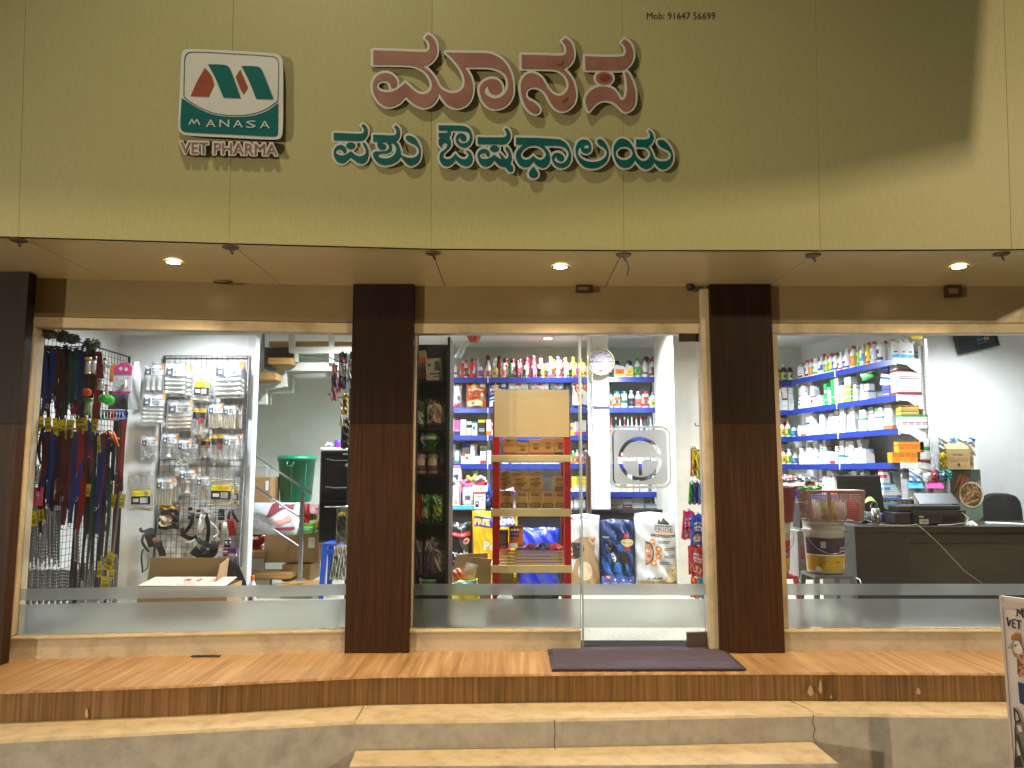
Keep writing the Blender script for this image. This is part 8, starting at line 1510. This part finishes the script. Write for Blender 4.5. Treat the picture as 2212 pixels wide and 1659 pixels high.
# dark tray behind, desk cable
a,b,c_,d_=fr(1005,345,1245,435,1.38);t=thing('desk_tray','dark tray with papers behind the label printer','tray',((a+c_)/2,1.38,zd));w=c_-a;MB().box(-w/2,0,0,w/2,.06,d_-zd).build('tray',mat('#24221F',.5),t,bevel=.004);MB().box(-w*.46,-.004,(d_-zd)*.5,w*.4,-.001,(d_-zd)*.95).build('papers',stained('mixed_papers','#4A4236','#8A8068',.7,30,.45,.6),t)
pts=[P(*F6(960,524),.80),P(*F6(1050,515),.76),P(*F6(1180,530),.735),P(*F6(1265,548),.705),P(*F6(1330,600),.70),P(*F6(1450,710),.71),P(*F6(1560,830),.72),P(*F6(1660,935),.73),P(*F6(1800,1030),.74)]
for q in pts[:3]:q.z=zd+.006
o=MB().tube(pts,.0032,6).build('power_cable',mat('#A8987A',.5),None,loc=pts[0]);tag(o,'pale cable trailing over the desk edge and down its front','cable')
o=MB().tube([P(*F6(780,505),.95),P(*F6(860,515),.9),P(*F6(900,535),.84)],.004,6).build('power_cable',BLACKM,None,loc=P(*F6(780,505),.95));tag(o,'short black cable lying on the desk by the pen holder','cable')
o=MB().tube([P(*F6(770,985),.55),P(*F6(800,1000),.52),P(*F6(808,1030),.5)],.004,6).build('power_cable',WHITE,None,loc=P(*F6(770,985),.55));tag(o,'white cable end looping beside the grey stand','cable')
p=P(*F6(1705,545),.85);o=MB().surf(lambda s,q:((s-.5)*.09,(q-.5)*.06,.03*math.sin(math.pi*s)*math.sin(math.pi*q)+.006*math.sin(15*s+9*q)),10,8).build('tissue',WHITE);o.location=(p.x,.85,zd+.002);tag(o,'crumpled white tissue on the desk by the chair','tissue')
a_,b_=P(*F6(1885,528),.95),P(*F6(2140,545),.8);o=MB().hexa([(a_.x,.98,zd+.002),(b_.x+.1,.82,zd+.002),(b_.x+.1,1.05,zd+.002),(a_.x+.03,1.1,zd+.002)],[(a_.x,.98,zd+.012),(b_.x+.1,.82,zd+.006),(b_.x+.1,1.05,zd+.006),(a_.x+.03,1.1,zd+.012)]).build('paper_sheets',WHITE,None,loc=(a_.x,.98,zd));tag(o,'loose white paper sheets at the far end of the desk','paper')
# chair back
a,b,c_,d_=fr(1745,293,2118,600,1.75);w,h=c_-a,d_-b;t=thing('office_chair','dark padded office chair behind the desk','chair',((a+c_)/2,1.75,.05));FB=mat('#1E2126',.75,0,.15,60,.15,200);zb=b-.05
prof=[(-w*.5,zb-.1),(w*.5,zb-.1),(w*.5,zb+h*.55),(w*.47,zb+h*.78),(w*.38,zb+h*.93),(w*.2,zb+h*.99),(0,zb+h),(-w*.16,zb+h*.985),(-w*.3,zb+h*.9),(-w*.38,zb+h*.72),(-w*.44,zb+h*.4)]
MB().prism(prof,-.03,.04).build('backrest',FB,t,bevel=.02,seg=4);MB().box(-w*.48,-.42,.42,w*.48,.02,.49).build('seat',FB,t,bevel=.02);MB().tube([(0,-.2,.05),(0,-.2,.41)],.03,10).build('gas_post',BLACKM,t)
for k in range(5):MB().tube([(0,-.2,.07),(.28*math.cos(k*1.2566),-.2+.28*math.sin(k*1.2566),.03)],.02,6).build('leg',BLACKM,t)
# poster carton with kibble bowl, VET-PRO carton, packs
a,b,c_,d_=gr(700,1150,945,1640,1.62);w=c_-a;t=thing('poster_carton','tall printed carton showing a bowl of brown kibble and vegetables','carton',((a+c_)/2,1.62,zd-.3));h=d_-t.location.z;x1=gr(700,1150,1025,1600,1.7)[2]-t.location.x
MB().hexa([(-w/2,0,0),(w/2,.0,0),(x1,.25,0),(-w/2,.25,0)],[(-w/2,0,h),(w/2,0,h),(x1,.25,h),(-w/2,.25,h)]).build('box',card('#9A8264'),t)
d=Deco(lambda x,z,l:(x,-l,z));d.rect(-w/2,0,w/2,h,card('#6E8078'));d.poly([(-w/2,h*.2),(-w/2,h),(w*.5,h),(w*.5,h*.88),(-w*.1,h*.75),(-w*.35,h*.5)],card('#39443E'));d.rect(-w/2,0,w/2,h*.22,card('#A9C0CC'));d.poly([(-w*.0,h*.3),(w*.5,h*.44),(w*.5,h*.1),(w*.1,h*.1)],card('#2E4A2A'));d.poly([(-w*.5,h*.22),(w*.5,h*.28),(w*.5,h*.25),(-w*.5,h*.18)],RED)
for x0,z0,x1_,z1,wd in ((-.42,.62,-.02,.92,.04),(-.34,.60,.08,.90,.045),(-.46,.72,-.14,.94,.035)):d.poly([(w*x0,h*z0),(w*x1_+w*wd,h*z1-h*.01),(w*x1_-w*wd,h*z1+h*.015)],card('#B9541E'))
d.ell(w*.16,h*.70,w*.40,w*.42,card('#C9C2B2'),28);d.ell(w*.16,h*.70,w*.345,w*.365,card('#5A4026'),28)
rk_=random.Random(4);KB=[card('#A07C4A'),card('#8A6638'),card('#B8925C'),card('#76562E')];blobs=[[] for _ in KB]
for i in range(150):
 rr_,aa=.33*w*math.sqrt(rk_.random()),rk_.uniform(0,6.283);blobs[i%4].append((w*.16+rr_*math.cos(aa),h*.70+rr_*1.06*math.sin(aa)))
for m,bl in zip(KB,blobs):
 vs=[];fs=[]
 for x,z in bl:o_=len(vs);vs+=[(x+.0105*math.cos(k),z+.0105*math.sin(k)) for k in (0,1.05,2.1,3.14,4.2,5.25)];fs.append(tuple(range(o_,o_+6)))
 d.raw(vs,fs,m)
d.build('print',t)
a,b,c_,d_=gr(665,985,845,1147,1.55);e0,e1,e2,e3=gr(845,985,945,1147,1.6);w=c_-a;ex=e2-(a+c_)/2;t=thing('carton','kraft VET-PRO carton with open top flaps on the poster carton','cardboard box',((a+c_)/2,1.55,b));h=d_-b
MB().hexa([(-w/2,0,0),(w/2,0,0),(ex,.18,0),(-w/2+.05,.18,0)],[(-w/2,0,h),(w/2,0,h),(ex,.18,h),(-w/2+.05,.18,h)]).build('box',mat('#A98C5E',.7,0,.06),t);MB().hexa([(-w/2,0,h+.001),(w/2,0,h+.001),(w/2,.004,h+.001),(-w/2,.004,h+.001)],[(-w*.42,.07,h+.045),(w*.5,.07,h+.05),(w*.5,.074,h+.05),(-w*.42,.074,h+.045)]).build('top_flap',mat('#B59A6C',.7),t);MB().hexa([(w/2,.0,h+.001),(ex,.18,h+.001),(ex,.184,h+.001),(w/2,.004,h+.001)],[(w*.55,.06,h+.05),(ex*.8,.15,h+.045),(ex*.8,.154,h+.045),(w*.55,.064,h+.05)]).build('top_flap',mat('#8A7148',.7),t)
d=Deco(lambda x,z,l:(x,-l,z));d.text('VET-PRO',-w*.02,h*.70,w*.46,KD,None,.02);d.rect(-w*.42,h*.40,w*.40,h*.41,KD);d.rect(-w*.42,h*.54,w*.40,h*.55,KD);d.rect(-w*.42,h*.47,w*.40,h*.475,KD)
for x in (-.42,-.2,0,.2,.395):d.rect(w*x,h*.40,w*x+.002,h*.55,KD)
d.ell(w*.0,h*.22,w*.06,w*.06,KD);d.text('DOG FOOD',w*.28,h*.16,w*.2,KD);d.build('print',t)
sd_=Vector((ex-w/2,.18,0));sn=Vector((sd_.y,-sd_.x,0)).normalized();d=Deco(lambda x,z,l:Vector((w/2,0,z))+sd_*x+sn*l)
for j in range(2):
 for i in range(3):x=.14+.27*i;z=h*(.20+.24*j);d.rect(x,z,x+.2,z+h*.17,KD);d.rect(x+.03,z+h*.02,x+.17,z+h*.15,mat('#A98C5E',.7,0,.06));d.rect(x+.08,z+h*.04,x+.12,z+h*.13,KD)
d.ell(.5,h*.78,.16,h*.07,KD);d.build('side_print',t)
def dcan(d,w,h):d.poly([(0,h*.98),(w*.46,h*.98),(w*.46,h*.60),(w*.2,h*.80)],card('#2A7FC8'));d.text('CANINE',-w*.06,h*.42,w*.66,card('#2A3038'),None,.02);d.ell(-w*.2,h*.7,w*.05,h*.05,INK)
for i,(x0,y0,x1,y1,Y) in enumerate([(600,898,745,1060,1.75),(752,895,890,1040,1.8)]):
 a,b=G6(x0,y0),G6(x1,y1);t,fm,w,h=bag(a[0],a[1],b[0],b[1],Y,'#D2D8DC',f'white CANINE pack with a blue corner, {["beside the yellow pouch", "behind the kraft carton"][i]}',d=.06,seed=120+i,top='flat');d=Deco(fm,.015);
 vs=None;d.poly([(0,h*.97),(w*.44,h*.97),(w*.44,h*.62),(w*.2,h*.80)],card('#2A7FC8'));d.text('CANINE',-w*.06,h*.62 if i==0 else h*.66,w*.62,card('#2A3038'),None,.02);d.ell(-w*.16,h*.80,w*.05,h*.03,INK);d.build('printed_design',t)
smallbag(G6,595,1018,668,1147,1.58,card('#C9AC12'),'yellow pouch standing beside the kraft carton',0,lambda d,w,h:d.lines(-w*.3,w*.3,h*.8,7,h*.08,card('#9A8410')),53)
t,fm,w,h=bag(*G6(540,890),*G6(600,1140),1.5,'#C9CBCC','tall clear crinkled bag hanging at the side shelf end',d=.06,name='plastic_bag',cat='bag',seed=54,mats=film('grey_film',(.82,.84,.88,1),.25))
# dispenser with sachets
ACR=film('acrylic',(.92,.93,.95,1),.18);a,b,c_,d_=gr(350,1250,700,1345,1.45);w=c_-a;t=thing('sachet_dispenser','clear acrylic dispenser with blue and pink tabs behind the printer','dispenser',((a+c_)/2,1.45,zd+.1));zz=t.location.z
hh=gr(350,1170,700,1345,1.45)[3]-zz
MB().box(-w/2,.1,0,w/2,.106,hh).build('back_plate',ACR,t);
for x in (-.5,-.06,.46):MB().box(w*x,0,0,w*x+.005,.099,hh*.8).build('divider',ACR,t)
MB().box(-w/2,0,-.008,w/2,.1,-.001).build('floor_plate',ACR,t)
for x0,x1,c,l in ((355,480,'#1E8FC8','blue_tab'),(498,640,'#D82A8A','pink_tab')):
 q0,q1,q2,q3=gr(x0,1255,x1,1300,1.45);MB().hexa([(q0-t.location.x,-.006,q1-zz),(q2-t.location.x,-.006,q1-zz),(q2-t.location.x,-.001,q1-zz),(q0-t.location.x,-.001,q1-zz)],[(q0+.015-t.location.x,.03,q3-zz),(q2-t.location.x,.03,q3-zz),(q2-t.location.x,.035,q3-zz),(q0+.015-t.location.x,.035,q3-zz)]).build(l,card(c),t)
for i,(x0,y0,x1,y1,c,l) in enumerate([(540,1158,592,1250,'#9A2030','red sachet standing in the acrylic dispenser'),(590,1155,648,1250,'#1E6A6A','teal sachet standing in the acrylic dispenser'),(648,1150,700,1250,'#2A7A72','second teal sachet at the end of the dispenser'),(360,1155,470,1255,'#A9C4DC','pale blue sachet in the acrylic dispenser'),(455,1180,540,1255,'#D2D4D6','white card propped in the acrylic dispenser')]):
 smallbag(G6,x0,y0,x1,y1,1.5,foil(c),l,R(3*(i-2)),(lambda d,w,h:(d.rect(-w*.35,h*.55,w*.35,h*.75,card('#C9A9C9'),3),d.rect(-w*.3,h*.1,w*.3,h*.42,card('#4A1A4A'),3))) if i<2 else None,130+i)
a,b,c_,d_=gr(445,1100,580,1148,1.5);carton(Vector(((a+c_)/2,1.55,b)),c_-a,d_-b,.06,'white','silver',5,'white flat carton lying tilted at the shelf end above the dispenser',rot=(0,R(12),0))
for i,(x0,y0,x1,y1,c) in enumerate([(150,1160,205,1260,'red'),(155,1262,245,1355,'skyblue'),(245,1250,310,1355,'grey'),(312,1240,400,1355,'maroon'),(230,1170,300,1250,'grey'),(310,1140,440,1240,'white')]):
 a,b,c_,d_=gr(x0,y0,x1,y1,1.72);carton(Vector(((a+c_)/2,1.75,b)),c_-a,d_-b,.08,'white',c,[3,3,5,2,5,5][i],f'white carton with {cn(c)} print in the pile behind the printer, {nth(i)} built up',0,ink='grey')
# picture frame on the side wall
fa,fb=P(2066,720,1.95),P(2150,745,1.95);W_2=.36;H2_=.30
t=thing('framed_plaque','dark framed plaque with blue and yellow lettering high on the white wall','plaque',P(2112,752,1.95),rot=(0,R(-12),0));
MB().box(-W_2/2,-.012,0,W_2/2,0,H2_).build('panel',mat('#0F2A30',.2),t)
MB().box(-W_2/2-.02,-.022,-.02,W_2/2+.02,.0,-.001).box(-W_2/2-.02,-.022,0,-W_2/2-.001,0,H2_).box(W_2/2+.001,-.022,0,W_2/2+.02,0,H2_).box(-W_2/2-.02,-.022,H2_+.001,W_2/2+.02,0,H2_+.02).build('frame',BLACKM,t)
d=Deco(lambda x,z,l:(x,-.0125-l,z));d.text('Just',.035,.075,.06,card('#3A8AD8'),.035,.02);d.text('dial',.095,.075,.05,card('#D8C22A'),.035,.02);d.text('Search Plus',.05,.04,.10,card('#8A9AA0'));d.build('lettering',t)
# ================================================================ OUTSIDE OBJECTS
m0,m1,m2,m3=PZ(1192,1449,.006),PZ(1613,1448,.006),PZ(1558,1399,.006),PZ(1182,1400,.006)
MATM=streak('ribbed_mat',['#4C4452','#5C5264','#6C6274'],(9,190,60),.8,.5,4,3)
t=thing('door_mat','dark purple grey ribbed door mat on the wood look platform','door mat',(m0+m1+m2+m3)/4);c=t.location;up=Vector((0,0,.010));q=[p-c for p in (m0,m1,m2,m3)]
cen=Vector((0,0,0));ins_=[p*.955 for p in q];MB().hexa(q,[p+up for p in q]).build('border',mat('#3A3342',.7),t,bevel=.002)
a,b,e,f=[p+up*1.08 for p in ins_];mb=MB();nr=26
for i in range(nr):s0,s1=i/nr,(i+.62)/nr;mb.hexa([a.lerp(f,s0),b.lerp(e,s0),b.lerp(e,s1),a.lerp(f,s1)],[p+Vector((0,0,.003)) for p in (a.lerp(f,s0),b.lerp(e,s0),b.lerp(e,s1),a.lerp(f,s1))])
o=mb.build('ribbed_field',MATM,t)
for i,(u,v,w,l) in enumerate([(445,1417,56,'flat dark metal strip on the platform under the first window sill'),(1275,1397,50,'dark metal threshold strip at the foot of the fixed glass'),(2010,1400,50,'thin dark metal strip on the platform under the last window')]):
 p=PZ(u,v,.004);o=MB().box(-w/620,-.02,0,w/620,.012,.0025).box(-w/900,-.012,.0028,w/1100,.004,.005).build('metal_strip',mat('#3A3028',.5,.4),None);o.location=p;tag(o,l,'metal strip')
# painted sign board at the road edge
b0=PZ(2160,1287,.56);e=Vector((.5,-.866,0));bn=Vector((-.866,-.5,0));t=thing('sign_board','white hand painted VET sign board standing at the road edge','sign board',(b0.x,b0.y,-.45));H_=.56+.45;BWH=stained('painted_white_board','#CFC3BC','#B5A69C',.5,4,.5,.8,.08,40)
def bp(a,z,l=0):return e*a+bn*(l)+Vector((0,0,z))
MB().hexa([bp(0,0),bp(.62,0),bp(.62,0,-.025),bp(0,0,-.025)],[bp(0,H_),bp(.62,H_),bp(.62,H_,-.025),bp(0,H_,-.025)]).build('panel',BWH,t)
for s_,(q0,q1) in {'frame_edge':((0,0),(.012,H_)),'frame_top':((.013,H_-.05),(.62,H_-.02))}.items():MB().hexa([bp(q0[0],q0[1],.001),bp(q1[0],q0[1],.001),bp(q1[0],q0[1],.008),bp(q0[0],q0[1],.008)],[bp(q0[0],q1[1],.001),bp(q1[0],q1[1],.001),bp(q1[0],q1[1],.008),bp(q0[0],q1[1],.008)]).build(s_,mat('#BDB0A4',.5),t)
def BD(x,y):return 2112.1+.2327*x,1272.8+.2327*y
def bd(x,y,l):u,v=BD(x,y);return PP(u,v,b0+bn*(.002+l),bn)-t.location
d=Deco(lambda x,z,l:bd(x,-z,l));NV=card('#1E2338')
def stk(pts,w,m=NV):
 for (xa,ya),(xb,yb) in zip(pts[:-1],pts[1:]):
  dx,dy=xb-xa,yb-ya;L_=math.hypot(dx,dy);nx,ny=-dy/L_*w,dx/L_*w;k=w*.5;dx,dy=dx/L_*k,dy/L_*k
  d.poly([(xa-dx+nx,-(ya-dy+ny)),(xb+dx+nx,-(yb+dy+ny)),(xb+dx-nx,-(yb+dy-ny)),(xa-dx-nx,-(ya-dy-ny))],m)
stk([(272,262),(285,340),(305,285)],7);stk([(322,285),(322,352),(350,358)],6);stk([(322,285),(350,282)],6);stk([(322,318),(345,318)],5);stk([(358,290),(404,296)],6);stk([(380,295),(382,368)],7)
stk([(352,178),(368,190),(366,240),(356,250)],6);stk([(368,190),(392,228),(408,180)],6);stk([(408,180),(412,245),(424,262)],7)
stk([(428,180),(436,262)],6)
d.poly([(308,-478),(312,-430),(322,-418),(326,-440),(335,-405),(342,-430),(352,-395),(358,-425),(370,-395),(376,-425),(390,-405),(398,-440),(400,-500),(370,-470),(335,-470)],card('#A8671E'))
d.poly([(322,-500),(345,-472),(380,-480),(410,-520),(425,-570),(400,-620),(365,-610),(335,-570)],card('#D9CDBE'));d.poly([(275,-548),(305,-505),(322,-500),(328,-548),(310,-556)],card('#9A9280'));d.poly([(325,-560),(345,-590),(372,-600),(370,-630),(345,-632),(325,-600)],card('#A0783E'));d.poly([(365,-610),(400,-590),(440,-580),(440,-820),(390,-815),(375,-740),(362,-660)],card('#C2A483'))
for i in range(26):x,z=rd.uniform(368,425),-rd.uniform(600,780);d.poly([(x,z),(x+10,z-5),(x+7,z-26),(x-4,z-20)],card(['#9E2F36','#8A5A3A','#B95A5A'][i%3]))
d.ell(350,-522,8,10,INK);d.ell(352,-519,2.5,3,WHITE);stk([(322,560),(330,520),(322,492),(345,470),(385,480),(415,540),(428,600)],3,INK);stk([(365,625),(372,740),(388,815)],3,INK)
d.poly([(372,-858),(440,-885),(440,-1080),(388,-1055),(380,-960)],card('#23305E'))
d.poly([(335,-1098),(365,-1130),(392,-1200),(400,-1235),(370,-1255),(345,-1235),(338,-1170)],card('#3E3A32'));d.poly([(350,-1130),(368,-1160),(380,-1210),(358,-1225),(350,-1180)],card('#B9AFA0'));d.poly([(350,-1240),(440,-1235),(440,-1659),(345,-1659),(352,-1500),(345,-1330)],card('#6E6A60'));d.poly([(360,-1260),(400,-1270),(415,-1330),(380,-1320)],card('#C9BFB0'));d.poly([(355,-1340),(380,-1350),(420,-1480),(440,-1560),(440,-1640),(390,-1520),(360,-1420)],card('#3A372F'));d.poly([(362,-1400),(375,-1440),(400,-1540),(380,-1560),(360,-1480)],card('#C4BAAA'));d.poly([(345,-1560),(390,-1540),(420,-1659),(345,-1659)],card('#2E2B26'));stk([(345,1659),(352,1450),(345,1300),(350,1240)],5,INK);stk([(335,1098),(340,1180),(352,1245)],5,INK);stk([(335,1098),(370,1140),(400,1230)],5,INK)
d.build('painted_picture',t)
for a_ in (.03,.58):MB().hexa([bp(a_,-.0,-.03),bp(a_+.03,0,-.03),bp(a_+.03,0,-.055),bp(a_,0,-.055)],[bp(a_,H_*.9,-.026),bp(a_+.03,H_*.9,-.026),bp(a_+.03,H_*.9,-.05),bp(a_,H_*.9,-.05)]).build('leg',mat('#5A4A3A',.6),t)
# unseen board added outside the frame, shaped to shade the upper fascia
YH=-4.5
def onb(u,v):f=PP(u,v,pc,FN);L_=Vector(ADDED_LAMP);p=L_+(f-L_)*((YH-L_.y)/(f.y-L_.y));return (p.x,p.z)
e0,e1,e2,e3,e4=onb(2092,0),onb(2068,345),onb(1772,408),onb(1100,478),onb(-100,470);xl=e4[0]-1.5
t=thing('added_shade_board','neighbouring hanging board over the road above the viewer','sign board',(0,YH,e3[1]));cz=e3[1]
MB().prism([(x,z-cz) for x,z in ((e0[0]-.02,e0[1]+2.2),e0,e1,e2,e3,e4,(xl,e4[1]),(xl,e0[1]+2.2))],-.02,.02).build('panel',card('#8A8C90'),t)
for x in (e3[0]-.6,e2[0]):MB().tube([(x,0,e0[1]+2.2-cz),(x,0,e0[1]+2.8-cz)],.02,6).build('hanger',STEEL,t)
# posts that carry the hanging packs beside the two pillars
for u,y,zs,sx,l in ((757,1.12,(2.02,1.72,1.2,.98),-1,'dark slotted post with arms behind the first pillar holding hanging packs'),(1536,1.06,(1.48,1.28,1.06,.72),-1,'dark slotted post with arms behind the door jamb holding treat pouches')):
 p=P(u,1000,y);t=thing('display_post',l,'display post',(p.x,y,.05));MB().box(-.02,-.02,0,.02,.02,2.1).build('upright',BLACKM,t);MB().box(-.15,-.12,0,.15,.12,.015).build('foot_plate',BLACKM,t)
 for z in zs:MB().tube([(0,0,z),(sx*.12,-.02,z),(sx*.16,-.16,z+.01)],.005,6).build('arm',BLACKM,t)
